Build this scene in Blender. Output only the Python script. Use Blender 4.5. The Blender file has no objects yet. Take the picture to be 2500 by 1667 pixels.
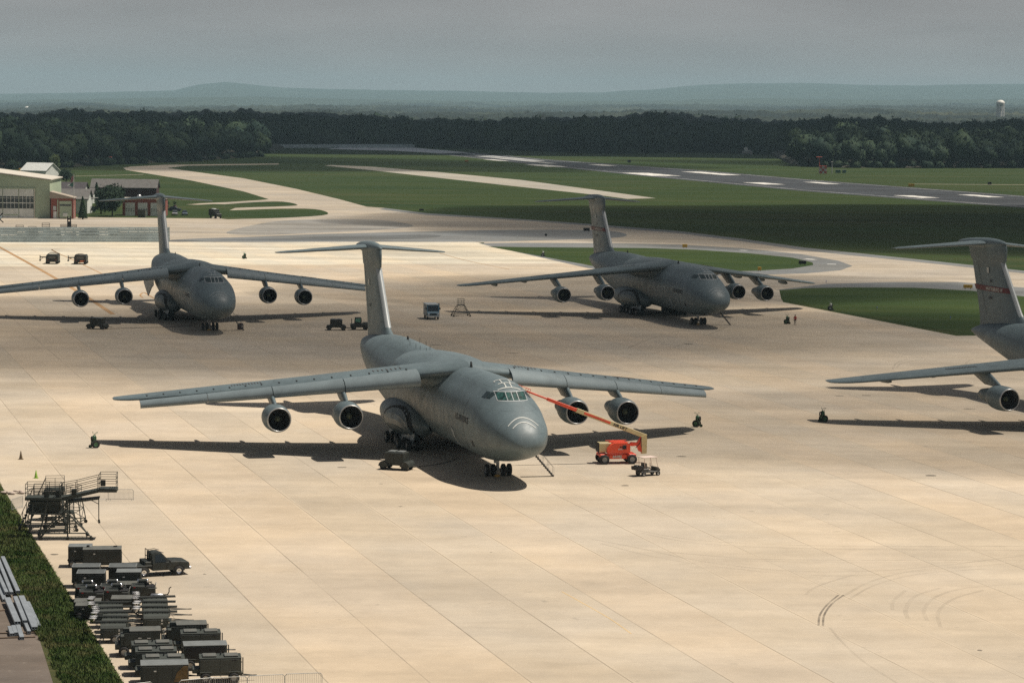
import bpy, bmesh, math, random
import numpy as np
from mathutils import Vector, Matrix
R = math.radians
random.seed(7)
SC = bpy.context.scene
COL = SC.collection

# ------------------------------------------------------------------ camera
PITCH, ROLL, FPX, CAMH = R(5.0687), R(-0.6514), 6368.6, 35.928
cam_d = bpy.data.cameras.new('camera')
cam = bpy.data.objects.new('camera', cam_d); COL.objects.link(cam); SC.camera = cam
cp, sp, cr, sr = math.cos(PITCH), math.sin(PITCH), math.cos(ROLL), math.sin(ROLL)
R0, U0, F0 = Vector((1, 0, 0)), Vector((0, sp, cp)), Vector((0, cp, -sp))
RX, UX = R0*cr - U0*sr, R0*sr + U0*cr
cam.matrix_world = Matrix(((RX.x, UX.x, -F0.x, 0), (RX.y, UX.y, -F0.y, 0), (RX.z, UX.z, -F0.z, CAMH), (0, 0, 0, 1)))
cam_d.sensor_width = 36; cam_d.lens = FPX/2500*36
cam_d.clip_start = 1; cam_d.clip_end = 60000

def G(u, v, z=0.0):
    """survey: photograph pixel (2500 wide) -> point of the ground plane"""
    du, dv = u-1250, 833.5-v
    a = du*cr + dv*sr; b = -du*sr + dv*cr
    d = (a, FPX*cp + b*sp, -FPX*sp + b*cp)
    t = (z-CAMH)/d[2]
    return Vector((d[0]*t, d[1]*t, z))
def GD(u, v, D):
    """point seen at pixel (u, v) at ground distance D"""
    du, dv = u-1250, 833.5-v
    a = du*cr + dv*sr; b = -du*sr + dv*cr
    d = (a, FPX*cp + b*sp, -FPX*sp + b*cp)
    return Vector((d[0]*D/d[1], D, CAMH + d[2]*D/d[1]))
K = 1.063
HAZE = 5.2e-5
CLOUDS = [(330, 752, 155, 78, .28, .82, 420, 20, 1), (1640, 800, 115, 82, .25, .55, 420, 20, 5), (1480, 665, 80, 50, .3, 1.2, 420, 20, 9), (900, 765, 115, 64, .3, .45, 400, 20, 8), (2300, 985, 60, 45, .2, .6, 420, 20, 4),
          ((218, 862), None, 262, 200, .1, 3.2, 430, 24, 2), ((60, 2700), None, 1250, 680, 0, .9, 480, 30, 3), ((-270, 1680), None, 400, 250, 0, 1.7, 440, 20, 6), ((340, 1890), None, 260, 130, 0, 1.5, 440, 20, 7)]  # last two clouds, out of view, added to darken the outer woods
def GO(x, y, z=0.0): return G(x*K, y*K, z)

# ------------------------------------------------------------------ light
SUN = Vector((.455, .06, 1.0)).normalized()
sun_el = math.asin(SUN.z); sun_az = math.atan2(SUN.x, SUN.y)
sun_d = bpy.data.lights.new('sun', 'SUN'); sun = bpy.data.objects.new('sun', sun_d); COL.objects.link(sun)
sun.rotation_euler = SUN.to_track_quat('Z', 'Y').to_euler(); sun.location = (0, 0, 400)
sun_d.energy = 5.0; sun_d.angle = R(.53); sun_d.color = (1, .91, .79)
world = bpy.data.worlds.new('World'); SC.world = world; world.use_nodes = True
wt = world.node_tree; bg = wt.nodes['Background']
sky = wt.nodes.new('ShaderNodeTexSky'); sky.sky_type = 'NISHITA'; sky.sun_disc = False
sky.sun_elevation = sun_el; sky.sun_rotation = sun_az
sky.altitude = 150; sky.air_density = 1.0; sky.dust_density = 1.5; sky.ozone_density = 1.2
tc = wt.nodes.new('ShaderNodeTexCoord')
hsv = wt.nodes.new('ShaderNodeHueSaturation'); hsv.inputs['Saturation'].default_value = .62; hsv.inputs['Value'].default_value = .62
wt.links.new(sky.outputs[0], hsv.inputs['Color'])
mp = wt.nodes.new('ShaderNodeMapping')
mp.inputs['Scale'].default_value = (3, 3, 16); wt.links.new(tc.outputs['Generated'], mp.inputs[0])
nz = wt.nodes.new('ShaderNodeTexNoise'); nz.inputs['Scale'].default_value = 3.2; nz.inputs['Detail'].default_value = 6
wt.links.new(mp.outputs[0], nz.inputs['Vector'])
cl = wt.nodes.new('ShaderNodeMapRange'); cl.inputs[1].default_value = .35; cl.inputs[2].default_value = .68
cl.inputs[3].default_value = .88; cl.inputs[4].default_value = 1.07
wt.links.new(nz.outputs[0], cl.inputs[0])
mul = wt.nodes.new('ShaderNodeMix'); mul.data_type = 'RGBA'; mul.blend_type = 'MULTIPLY'; mul.inputs[0].default_value = 1
# thin overcast veil, thickest towards the horizon
sx = wt.nodes.new('ShaderNodeSeparateXYZ'); wt.links.new(tc.outputs['Generated'], sx.inputs[0])
vf = wt.nodes.new('ShaderNodeMapRange')
for i_, v_ in enumerate((0.0, .30, .97, .10)): vf.inputs[i_+1].default_value = v_
wt.links.new(sx.outputs[2], vf.inputs[0])
vr = wt.nodes.new('ShaderNodeMapRange')
for i_, v_ in enumerate((0.0, .05, 0, 1)): vr.inputs[i_+1].default_value = v_
wt.links.new(sx.outputs[2], vr.inputs[0])
vc = wt.nodes.new('ShaderNodeMix'); vc.data_type = 'RGBA'; wt.links.new(vr.outputs[0], vc.inputs[0])
vc.inputs[6].default_value = (6.45, 6.35, 6.15, 1); vc.inputs[7].default_value = (7.35, 7.0, 6.95, 1)
veil = wt.nodes.new('ShaderNodeMix'); veil.data_type = 'RGBA'; wt.links.new(vf.outputs[0], veil.inputs[0])
wt.links.new(hsv.outputs[0], veil.inputs[6]); wt.links.new(vc.outputs[2], veil.inputs[7])
wt.links.new(veil.outputs[2], mul.inputs[6])
cmb = wt.nodes.new('ShaderNodeCombineColor')
for k, w_ in enumerate((1.0, .985, .985)):
    m_ = wt.nodes.new('ShaderNodeMath'); m_.operation = 'MULTIPLY'; m_.inputs[1].default_value = w_
    wt.links.new(cl.outputs[0], m_.inputs[0]); wt.links.new(m_.outputs[0], cmb.inputs[k])
wt.links.new(cmb.outputs[0], mul.inputs[7]); wt.links.new(mul.outputs[2], bg.inputs[0])
bg.inputs[1].default_value = .05
SC.view_settings.view_transform = 'Standard'; SC.view_settings.look = 'None'
SC.view_settings.exposure = .05; SC.view_settings.gamma = 1
SC.view_settings.use_curve_mapping = False
SC.render.engine = 'CYCLES'
SC.cycles.use_denoising = False
SC.cycles.max_bounces = 5; SC.cycles.diffuse_bounces = 2; SC.cycles.glossy_bounces = 2
SC.cycles.transmission_bounces = 3; SC.cycles.transparent_max_bounces = 12; SC.cycles.volume_bounces = 0
SC.cycles.sample_clamp_indirect = .8

# ------------------------------------------------------------------ materials
def newmat(name):
    m = bpy.data.materials.new(name); m.use_nodes = True
    return m, m.node_tree, m.node_tree.nodes['Principled BSDF']
class NT:
    def __init__(s, nt): s.nt = nt
    def put(s, n, i, v):
        if v is None: return
        if hasattr(v, 'is_output'): s.nt.links.new(v, n.inputs[i])
        else: n.inputs[i].default_value = v
    def math(s, op, a, b=None, c=None, clamp=False):
        n = s.nt.nodes.new('ShaderNodeMath'); n.operation = op; n.use_clamp = clamp
        s.put(n, 0, a); s.put(n, 1, b); s.put(n, 2, c); return n.outputs[0]
    def noise(s, vec, scale, detail=3, rough=.5):
        n = s.nt.nodes.new('ShaderNodeTexNoise'); s.put(n, 'Vector', vec); n.inputs['Scale'].default_value = scale
        n.inputs['Detail'].default_value = detail; n.inputs['Roughness'].default_value = rough; return n.outputs[0]
    def rng(s, x, a, b, c, d):
        n = s.nt.nodes.new('ShaderNodeMapRange'); s.put(n, 0, x)
        for i, v in enumerate((a, b, c, d)): n.inputs[i+1].default_value = v
        return n.outputs[0]
    def mix(s, f, a, b, mode='MIX'):
        n = s.nt.nodes.new('ShaderNodeMix'); n.data_type = 'RGBA'; n.blend_type = mode
        s.put(n, 0, f)
        for i, v in ((6, a), (7, b)):
            if isinstance(v, (tuple, list)) and len(v) == 3: v = (*v, 1)
            s.put(n, i, v)
        return n.outputs[2]
    def grey(s, v):
        n = s.nt.nodes.new('ShaderNodeCombineColor')
        for i in range(3): s.nt.links.new(v, n.inputs[i])
        return n.outputs[0]
    def pos(s): return s.nt.nodes.new('ShaderNodeNewGeometry').outputs['Position']
    def obj(s): return s.nt.nodes.new('ShaderNodeTexCoord').outputs['Object']
    def dot(s, v, c):
        n = s.nt.nodes.new('ShaderNodeVectorMath'); n.operation = 'DOT_PRODUCT'; s.put(n, 0, v); n.inputs[1].default_value = c
        return n.outputs['Value']
    def scl(s, v, c):
        n = s.nt.nodes.new('ShaderNodeVectorMath'); n.operation = 'MULTIPLY'; s.put(n, 0, v); n.inputs[1].default_value = c
        return n.outputs[0]
    def bump(s, h, bsdf, strength, dist):
        n = s.nt.nodes.new('ShaderNodeBump'); n.inputs['Strength'].default_value = strength; n.inputs['Distance'].default_value = dist
        s.put(n, 'Height', h); s.nt.links.new(n.outputs[0], bsdf.inputs['Normal'])
def mat(name, col, rough=.6, metal=0.0, var=.25, scale=1.5, detail=5, dirt=None, bump=0, spec=None):
    m, nt, b = newmat(name); q = NT(nt)
    v = q.obj()
    n1 = q.noise(v, scale, detail, .6)
    f = q.rng(n1, .3, .7, 1-var, 1+var*.7)
    c = q.mix(1.0, col, q.grey(f), 'MULTIPLY')
    if dirt:
        n2 = q.noise(v, scale*.45, 6, .65); c = q.mix(q.rng(n2, .52, .68, 0, .8), c, dirt)
    nt.links.new(c, b.inputs['Base Color'])
    b.inputs['Roughness'].default_value = rough; b.inputs['Metallic'].default_value = metal
    if spec is not None: b.inputs['Specular IOR Level'].default_value = spec
    if bump: q.bump(n1, b, bump, .05)
    return m
A16 = R(16)
NV, DV = (math.cos(A16), math.sin(A16), 0), (math.sin(A16), -math.cos(A16), 0)
def P2(p, q): return Vector((NV[0]*p + DV[0]*q, NV[1]*p + DV[1]*q, 0))   # apron grid coordinates

def concrete(name, col, joint=True, var=.10, streak=.12, lane=.045, oil=True, dark=(.10, .10, .09)):
    m, nt, b = newmat(name); q = NT(nt); P = q.pos()
    p = q.dot(P, NV); d = q.dot(P, DV)
    big = q.rng(q.noise(P, .022, 5, .6), .3, .7, 1-var, 1+var)
    mid = q.rng(q.noise(P, .45, 5, .7), .3, .7, 1-var*.5, 1+var*.5)
    fine = q.rng(q.noise(P, 9.0, 4, .7), .25, .75, .93, 1.07)
    st = q.rng(q.noise(q.scl(P, (.012, .10, 1)), 1.0, 5, .65), .35, .65, 1-streak, 1+streak*.6)
    blot = q.rng(q.noise(P, .13, 6, .72), .42, .66, 1.03, .91)
    t = q.math('MULTIPLY', q.math('MULTIPLY', q.math('MULTIPLY', big, mid), q.math('MULTIPLY', fine, st)), blot)
    hue = q.rng(q.noise(P, .035, 4, .6), .4, .62, 0, 1)
    col0 = col; col = q.mix(hue, col, (col0[0]*.95, col0[1]*.985, col0[2]*1.05))
    c = q.mix(1.0, col, q.grey(t), 'MULTIPLY')
    if joint:
        W = 6.235
        ps = q.math('DIVIDE', q.math('SUBTRACT', p, 21.1), W)
        fl = q.math('FLOOR', ps)
        wn = nt.nodes.new('ShaderNodeTexWhiteNoise'); wn.noise_dimensions = '1D'; q.put(wn, 'W', fl)
        tone = q.rng(wn.outputs['Value'], 0, 1, 1-lane, 1+lane*.7)
        c = q.mix(1.0, c, q.grey(tone), 'MULTIPLY')
        pink = q.mix(q.rng(wn.outputs['Value'], .6, .8, 0, .6), (1, 1, 1), (1.02, .975, .93))
        c = q.mix(1.0, c, pink, 'MULTIPLY')
        # single slabs differ a little
        qs = q.math('FLOOR', q.math('DIVIDE', d, 7.6))
        wn2 = nt.nodes.new('ShaderNodeTexWhiteNoise'); wn2.noise_dimensions = '1D'
        q.put(wn2, 'W', q.math('ADD', q.math('MULTIPLY', qs, 17.3), q.math('MULTIPLY', fl, 3.1)))
        c = q.mix(1.0, c, q.grey(q.rng(wn2.outputs['Value'], 0, 1, .972, 1.02)), 'MULTIPLY')
        j1 = q.math('PINGPONG', q.math('SUBTRACT', p, 21.1), W/2)
        jn = q.rng(q.noise(P, .06, 3, .6), .35, .6, .18, .85)
        l1 = q.math('MULTIPLY', q.math('LESS_THAN', j1, .045), jn)
        j2 = q.math('PINGPONG', d, 3.8)
        l2 = q.math('MULTIPLY', q.math('LESS_THAN', j2, .03), .16)
        c = q.mix(q.math('MAXIMUM', l1, l2), c, tuple(x*.36 for x in col0))
        halo = q.math('MULTIPLY', q.math('LESS_THAN', j1, .22), q.rng(q.noise(P, .03, 2), .45, .62, 0, .25))
        c = q.mix(halo, c, tuple(min(1, x*1.22) for x in col0))
    if oil:
        sp_ = q.noise(P, .9, 3, .55); wide = q.noise(P, .05, 4, .6)
        f = q.math('MULTIPLY', q.rng(sp_, .62, .78, 0, 1), q.rng(wide, .45, .65, 0, .55))
        c = q.mix(f, c, dark)
    nt.links.new(c, b.inputs['Base Color']); b.inputs['Roughness'].default_value = .85
    b.inputs['Specular IOR Level'].default_value = .25
    q.bump(fine, b, .15, .02)
    return m
def grassmat(name, c1, c2, c3, s=1.0, dry=.35):
    m, nt, b = newmat(name); q = NT(nt); P = q.pos()
    a = q.noise(q.scl(P, (.5, 1.0, 1)), .02*s, 6, .65)
    c = q.mix(q.rng(a, .35, .65, 0, 1), c1, c2)
    st = q.noise(q.scl(P, (.006, .05, 1)), s, 5, .6)
    c = q.mix(q.rng(st, .5, .72, 0, dry), c, c3)
    f = q.rng(q.noise(P, 1.3*s, 6, .75), .3, .7, .72, 1.28)
    c = q.mix(1.0, c, q.grey(f), 'MULTIPLY')
    nt.links.new(c, b.inputs['Base Color']); b.inputs['Roughness'].default_value = .95
    b.inputs['Specular IOR Level'].default_value = .08
    q.bump(q.noise(P, 3, 5, .8), b, .6, .12)
    return m

# ------------------------------------------------------------------ mesh builder
class MB:
    def __init__(s): s.v, s.f, s.m, s.sm = [], [], [], []
    def add(s, vs, fs, mi=0, smooth=False):
        o = len(s.v); s.v += [tuple(x) for x in vs]
        for f in fs: s.f.append([i+o for i in f]); s.m.append(mi); s.sm.append(smooth)
        return s
    def box(s, c, d, rz=0, bev=0, mi=0, M=None, rx=0, ry=0, taper=(1, 1)):
        hx, hy, hz = d[0]/2, d[1]/2, d[2]/2
        T = Matrix.Translation(c) @ Matrix.Rotation(rz, 4, 'Z') @ Matrix.Rotation(ry, 4, 'Y') @ Matrix.Rotation(rx, 4, 'X')
        if M: T = M @ T
        if bev <= 0:
            vs = [T @ Vector((x*hx*(taper[0] if z > 0 else 1), y*hy*(taper[1] if z > 0 else 1), z*hz)) for z in (-1, 1) for y in (-1, 1) for x in (-1, 1)]
            return s.add(vs, [(0, 2, 3, 1), (4, 5, 7, 6), (0, 1, 5, 4), (2, 6, 7, 3), (0, 4, 6, 2), (1, 3, 7, 5)], mi)
        b = min(bev, hx*.45, hy*.45, hz*.45); vs, idx = [], {}
        for z in (-1, 1):
            for y in (-1, 1):
                for x in (-1, 1):
                    tx, ty = (taper if z > 0 else (1, 1))
                    for ax in range(3):
                        q = [x*(hx-b)*tx, y*(hy-b)*ty, z*(hz-b)]
                        q[ax] = (x*hx*tx, y*hy*ty, z*hz)[ax]
                        idx[(x, y, z, ax)] = len(vs); vs.append(T @ Vector(q))
        fs = []
        for ax in range(3):
            o = [a for a in range(3) if a != ax]
            for sg in (-1, 1):
                loop = []
                for a, bb in ((-1, -1), (1, -1), (1, 1), (-1, 1)):
                    k = [0, 0, 0]; k[ax] = sg; k[o[0]] = a; k[o[1]] = bb; loop.append(idx[(*k, ax)])
                flip = (sg == -1) ^ (ax == 1)
                fs.append(tuple(reversed(loop)) if flip else tuple(loop))
        for ax in range(3):
            o = [a for a in range(3) if a != ax]
            for a in (-1, 1):
                for bb in (-1, 1):
                    k1 = [0]*3; k2 = [0]*3; k1[ax] = -1; k2[ax] = 1
                    for k in (k1, k2): k[o[0]] = a; k[o[1]] = bb
                    fs.append((idx[(*k1, o[0])], idx[(*k2, o[0])], idx[(*k2, o[1])], idx[(*k1, o[1])]))
        for z in (-1, 1):
            for y in (-1, 1):
                for x in (-1, 1): fs.append(tuple(idx[(x, y, z, a)] for a in range(3)))
        return s.add(vs, fs, mi)
    def tube(s, a, b, r, n=8, r2=None, mi=0, cap=True, smooth=True):
        a, b = Vector(a), Vector(b); r2 = r if r2 is None else r2
        q = (b-a).to_track_quat('Z', 'Y'); vs = []
        for p, rr in ((a, r), (b, r2)):
            for k in range(n):
                t = 2*math.pi*k/n; vs.append(p + q @ Vector((rr*math.cos(t), rr*math.sin(t), 0)))
        fs = [(k, (k+1) % n, n+(k+1) % n, n+k) for k in range(n)]
        s.add(vs, fs, mi, smooth)
        if cap: s.add(vs, [tuple(range(n-1, -1, -1)), tuple(range(n, 2*n))], mi)
        return s
    def path(s, pts, r, n=6, mi=0):
        for a, b in zip(pts, pts[1:]): s.tube(a, b, r, n, mi=mi)
        return s
    def lathe(s, prof, o=(0, 0, 0), ax='X', n=24, mi=0, smooth=True):
        vs = []
        for x, r in prof:
            for k in range(n):
                t = 2*math.pi*k/n; c, d = r*math.cos(t), r*math.sin(t)
                vs.append({'X': (o[0]+x, o[1]+c, o[2]+d), 'Y': (o[0]+c, o[1]+x, o[2]+d), 'Z': (o[0]+c, o[1]+d, o[2]+x)}[ax])
        fs = []
        for i in range(len(prof)-1):
            for k in range(n):
                q = (i*n+k, i*n+(k+1) % n, (i+1)*n+(k+1) % n, (i+1)*n+k)
                fs.append(q if ax != 'Z' else q)
        return s.add(vs, fs, mi, smooth)
    def prism(s, poly, axis, a, b, mi=0, M=None):
        """poly of (x, z) [axis Y], (y, z) [axis X] or (x, y) [axis Z] swept from a to b"""
        n = len(poly); vs = []
        for t in (a, b):
            for p, q in poly: vs.append({'Y': (p, t, q), 'X': (t, p, q), 'Z': (p, q, t)}[axis])
        if M: vs = [M @ Vector(v) for v in vs]
        fs = [(k, (k+1) % n, n+(k+1) % n, n+k) for k in range(n)]
        fs += [tuple(range(n-1, -1, -1)), tuple(range(n, 2*n))]
        return s.add(vs, fs, mi)
    def loft(s, rings, mi=0, caps=True, smooth=True, closed=True):
        n = len(rings[0]); vs = [p for r in rings for p in r]; fs = []
        for i in range(len(rings)-1):
            for k in range(n if closed else n-1):
                fs.append((i*n+k, i*n+(k+1) % n, (i+1)*n+(k+1) % n, (i+1)*n+k))
        s.add(vs, fs, mi, smooth)
        if caps:
            s.add(rings[0], [tuple(range(n-1, -1, -1))], mi); s.add(rings[-1], [tuple(range(n))], mi)
        return s
    def sphere(s, c, r, n=12, sc=(1, 1, 1), mi=0):
        rings = []
        vs = [(c[0], c[1], c[2]-r*sc[2])]
        m_ = max(4, n//2)
        for i in range(1, m_):
            t = math.pi*i/m_
            for k in range(n):
                a = 2*math.pi*k/n
                vs.append((c[0]+r*sc[0]*math.sin(t)*math.cos(a), c[1]+r*sc[1]*math.sin(t)*math.sin(a), c[2]-r*sc[2]*math.cos(t)))
        vs.append((c[0], c[1], c[2]+r*sc[2]))
        fs = [(0, 1+(k+1) % n, 1+k) for k in range(n)]
        for i in range(m_-2):
            for k in range(n): fs.append((1+i*n+k, 1+i*n+(k+1) % n, 1+(i+1)*n+(k+1) % n, 1+(i+1)*n+k))
        L = len(vs)-1; o = 1+(m_-2)*n
        fs += [(o+k, o+(k+1) % n, L) for k in range(n)]
        return s.add(vs, fs, mi, True)
    def wheel(s, c, r, w, ax='Y', n=18, mt=0, mh=1):
        k = w/2
        s.lathe([(-k, r*.55), (-k, r*.86), (-k*.7, r), (k*.7, r), (k, r*.86), (k, r*.55)], c, ax, n, mt)
        s.lathe([(-k*.6, .001), (-k*.75, r*.3), (-k*.7, r*.56), (-k, r*.58)], c, ax, n, mh)
        s.lathe([(k, r*.58), (k*.7, r*.56), (k*.75, r*.3), (k*.6, .001)], c, ax, n, mh)
        return s
    def build(s, name, mats, parent=None, loc=None, rz=None):
        me = bpy.data.meshes.new(name); me.from_pydata([tuple(v) for v in s.v], [], s.f)
        if not isinstance(mats, (list, tuple)): mats = [mats]
        for m in mats: me.materials.append(m)
        me.polygons.foreach_set('material_index', s.m); me.polygons.foreach_set('use_smooth', s.sm)
        bm = bmesh.new(); bm.from_mesh(me); bmesh.ops.recalc_face_normals(bm, faces=bm.faces) if len(s.f) < 60000 else None
        bm.to_mesh(me); bm.free(); me.update()
        o = bpy.data.objects.new(name, me); COL.objects.link(o)
        if parent: o.parent = parent
        if loc is not None: o.location = loc
        if rz is not None: o.rotation_euler.z = rz
        return o
def tag(o, label=None, cat=None, group=None, kind=None):
    if label: o['label'] = label
    if cat: o['category'] = cat
    if group: o['group'] = group
    if kind: o['kind'] = kind
    return o
def empty(name, loc, rz=0, label=None, cat=None, group=None):
    o = bpy.data.objects.new(name, None); COL.objects.link(o); o.location = loc; o.rotation_euler.z = rz
    o.empty_display_size = .5
    return tag(o, label, cat, group)
KIDS = {}
def copy_tree(o, parent=None):
    c = o.copy(); COL.objects.link(c); c.parent = parent
    for ch in o.children: copy_tree(ch, c)
    return c
def place(proto, loc, rz, label, group=None, used=set()):
    """first use moves the prototype, later uses copy it with its parts"""
    if proto.name in used: o = copy_tree(proto)
    else: used.add(proto.name); o = proto
    o.location = loc; o.rotation_euler = (0, 0, rz); o['label'] = label
    if group: o['group'] = group
    return o
def catmull(pts, k=6, closed=True):
    n = len(pts); out = []
    for i in range(n if closed else n-1):
        p0, p1, p2, p3 = (pts[(i-1) % n], pts[i], pts[(i+1) % n], pts[(i+2) % n]) if closed else (pts[max(i-1, 0)], pts[i], pts[i+1], pts[min(i+2, n-1)])
        for j in range(k):
            t = j/k
            out.append(tuple(.5*((2*b)+(-a+c)*t+(2*a-5*b+4*c-d)*t*t+(-a+3*b-3*c+d)*t**3) for a, b, c, d in zip(p0, p1, p2, p3)))
    if not closed: out.append(tuple(pts[-1]))
    return out
def sheet(name, pts, m, z, smooth=0, kind='structure', src=False):
    """flat ground sheet from surveyed outline points"""
    if smooth: pts = catmull(pts, smooth)
    f = G if src else GO
    w = [f(x, y) for x, y in pts]
    me = bpy.data.meshes.new(name)
    bm = bmesh.new(); vs = [bm.verts.new((p.x, p.y, z)) for p in w]
    fc = bm.faces.new(vs); bm.normal_update()
    if fc.normal.z < 0: fc.normal_flip()
    bmesh.ops.triangulate(bm, faces=[fc]); bm.to_mesh(me); bm.free()
    me.materials.append(m); o = bpy.data.objects.new(name, me); COL.objects.link(o)
    return tag(o, kind=kind)
def ribbon(name, pts, width, m, z, src=False, world=False, smooth=4, dash=None):
    f = (lambda x, y: Vector((x, y, 0))) if world else (G if src else GO)
    if smooth: pts = catmull(pts, smooth, False)
    w = [f(*p) for p in pts]; vs, fs = [], []
    for i, p in enumerate(w):
        t = (w[min(i+1, len(w)-1)]-w[max(i-1, 0)]); t.z = 0; t.normalize(); nrm = Vector((-t.y, t.x, 0))*width/2
        vs += [(p.x+nrm.x, p.y+nrm.y, z), (p.x-nrm.x, p.y-nrm.y, z)]
    fs = [(2*i, 2*i+1, 2*i+3, 2*i+2) for i in range(len(w)-1)]
    mb = MB(); mb.add(vs, fs); o = mb.build(name, m)
    return tag(o, kind='structure')
# ------------------------------------------------------------------ ground
M_GRASS = grassmat('grass_field', (.024, .044, .014), (.040, .058, .018), (.080, .076, .034), 1.0, .55)
M_GRASS2 = grassmat('grass_infield', (.026, .048, .015), (.042, .064, .018), (.075, .082, .03), 2, .45)
M_CONC = concrete('apron_concrete', (.50, .422, .318))
M_CONC_W = concrete('old_apron_concrete', (.60, .54, .42), lane=.04, var=.10, streak=.28)
M_TAXI = concrete('taxiway_concrete', (.40, .345, .27), joint=False, var=.12, streak=.2)
M_TAXI2 = concrete('taxiway_far_concrete', (.36, .33, .27), joint=False, var=.10, streak=.15)
M_ASPH = concrete('shoulder_asphalt', (.17, .175, .17), joint=False, var=.15, streak=.15)
M_ASPH_D = concrete('shade_dark_asphalt', (.115, .12, .118), joint=False, var=.12, streak=.2)  # dark tone for the painted shade wedge and the fence patch
M_RWY = concrete('runway_asphalt', (.045, .050, .056), joint=False, var=.25, streak=.5)
M_WHITE = concrete('white_marking_paint', (.72, .71, .66), joint=False, var=.08, streak=.1, oil=False)
M_YEL = concrete('faded_yellow_paint', (.40, .245, .12), joint=False, var=.2, streak=.2, oil=False)
M_LOT = concrete('old_lot_asphalt', (.16, .13, .105), joint=False, var=.25, streak=.25, dark=(.30, .27, .23))
mb = MB(); mb.add([(-9900, -390, 0), (9900, -390, 0), (9900, 27000, 0), (-9900, 27000, 0)], [(0, 1, 2, 3)])
tag(mb.build('ground', M_GRASS), kind='structure')
# apron, near part to the bottom of the picture and beyond it
e0 = P2(21.1, -100); farL = GO(-260, 557)
def wsheet(name, pts, m, z):
    me = bpy.data.meshes.new(name); bm = bmesh.new()
    fc = bm.faces.new([bm.verts.new((p[0], p[1], z)) for p in pts]); bm.normal_update()
    if fc.normal.z < 0: fc.normal_flip()
    bmesh.ops.triangulate(bm, faces=[fc]); bm.to_mesh(me); bm.free()
    me.materials.append(m); o = bpy.data.objects.new(name, me); COL.objects.link(o); return tag(o, kind='structure')
Z1 = .010
cor = G(2335, 820)
def pq(v): return (v.x*NV[0]+v.y*NV[1], v.x*DV[0]+v.y*DV[1])
gx = G(1196, 600)      # where the grass meets the far apron edge
pts = [P2(21.1, 60), P2(21.1, -292), P2(-96, -292)]
fl_ = pq(GO(0, 557))[1]; wl = pq(GO(0, 612))[1]
pts = [P2(21.1, 60), P2(21.1, -276), P2(-110, -276), P2(-110, wl), P2(pq(gx)[0]+1, wl)]
edge = [gx, cor]
pwr = pq(gx)[0]+1
pts += [P2(pq(cor)[0], pq(cor)[1]), P2(pq(cor)[0]+90, pq(cor)[1]), P2(pq(cor)[0]+90, 60)]
wsheet('apron', pts, M_CONC, .30*0+.012)
wsheet('apron_old_section', [P2(-230, wl), P2(-230, fl_), P2(pwr, fl_-1), P2(pwr+.5, wl)], M_CONC_W, .012)
# taxiway field between the apron and the grass
T1 = [(-30, 560), (-30, 496), (260, 500), (480, 502), (560, 470), (440, 468), (560, 463), (618, 458), (560, 440), (440, 415), (290, 391), (283, 386), (300, 383), (380, 379), (640, 376),
      (640, 378), (430, 381), (384, 386), (440, 394), (560, 410), (680, 434), (780, 458), (842, 475), (885, 478), (980, 490), (1220, 505), (1360, 515), (1560, 531), (1700, 548), (1850, 569), (2100, 595), (2352, 622), (2420, 630), (3300, 724),
      (3300, 790), (2420, 690), (2300, 676), (2230, 668), (2100, 662), (1900, 662), (1790, 666), (1800, 700), (1500, 660), (1340, 612), (1112, 560), (1112, 557.2), (500, 557.6)]
wsheet('taxiway', [GO(x, y) for x, y in T1], M_TAXI, .006)
sheet('taxiway_shoulder', [(885, 478), (980, 490), (1220, 505), (1360, 515), (1560, 531), (1700, 548), (1850, 569), (2100, 595), (2352, 622), (2420, 630), (3300, 724), (3300, 733), (2420, 637), (2352, 628), (2100, 601), (1850, 576), (1700, 554), (1560, 536), (1360, 519), (1220, 508), (980, 494), (870, 481)], M_ASPH, .016)
sheet('infield_asphalt', [(390, 554), (430, 549), (560, 545), (700, 539), (850, 535), (1000, 531), (1150, 528.5), (1300, 528), (1400, 531), (1438, 538), (1425, 545), (1350, 549), (1220, 553), (1100, 555.5), (800, 555.8), (500, 556)], M_ASPH, .018, 4)
sheet('shade_dark_asphalt', [(495, 551), (640, 548), (760, 543), (880, 541), (990, 539), (1010, 544), (940, 549), (800, 552), (620, 553)], M_ASPH_D, .022, 3)  # dark wedge paints cloud shade onto the asphalt
sheet('dark_patch_by_fence', [(395, 551), (430, 552), (468, 554), (440, 555.5), (392, 555.5)], M_ASPH_D, .022, 3)
sheet('grey_taxiway_area', [(520, 536), (560, 522), (640, 508), (760, 503), (880, 506), (950, 520), (850, 529), (700, 536), (600, 541)], concrete('grey_taxiway_concrete', (.27, .255, .225), joint=False, streak=.35, var=.2), .014, 4)  # darker grey area with strong streak noise
sheet('island_shoulder', [(1100, 559.2), (1200, 558), (1400, 558.5), (1560, 562), (1700, 570), (1840, 584), (1925, 599), (1958, 611), (1930, 621), (1850, 628), (1700, 633), (1500, 636), (1350, 616), (1120, 564)], M_ASPH, .020)
sheet('grass_island', [(1122, 566.5), (1200, 568), (1330, 569), (1480, 570), (1600, 574), (1720, 582), (1820, 592), (1866, 603), (1868, 609), (1820, 617), (1740, 622), (1600, 625), (1480, 628), (1400, 619), (1345, 608), (1200, 581)], M_GRASS2, .030, 0)
sheet('grass_shoulder_strip', [(1780, 666), (1900, 652), (2050, 648), (2200, 648), (2352, 661), (2420, 668), (3300, 760), (3300, 800), (2420, 700), (2230, 680)], M_ASPH, .019)
sheet('grass_corner', [(1790, 667), (1850, 662), (1950, 660.5), (2100, 661), (2230, 668), (2352, 681), (2420, 688), (3300, 786), (3300, 800), (2700, 771), (2352, 771), (2236, 770), (2120, 751), (1910, 712), (1795, 689)], M_GRASS2, .030, 0)
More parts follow.
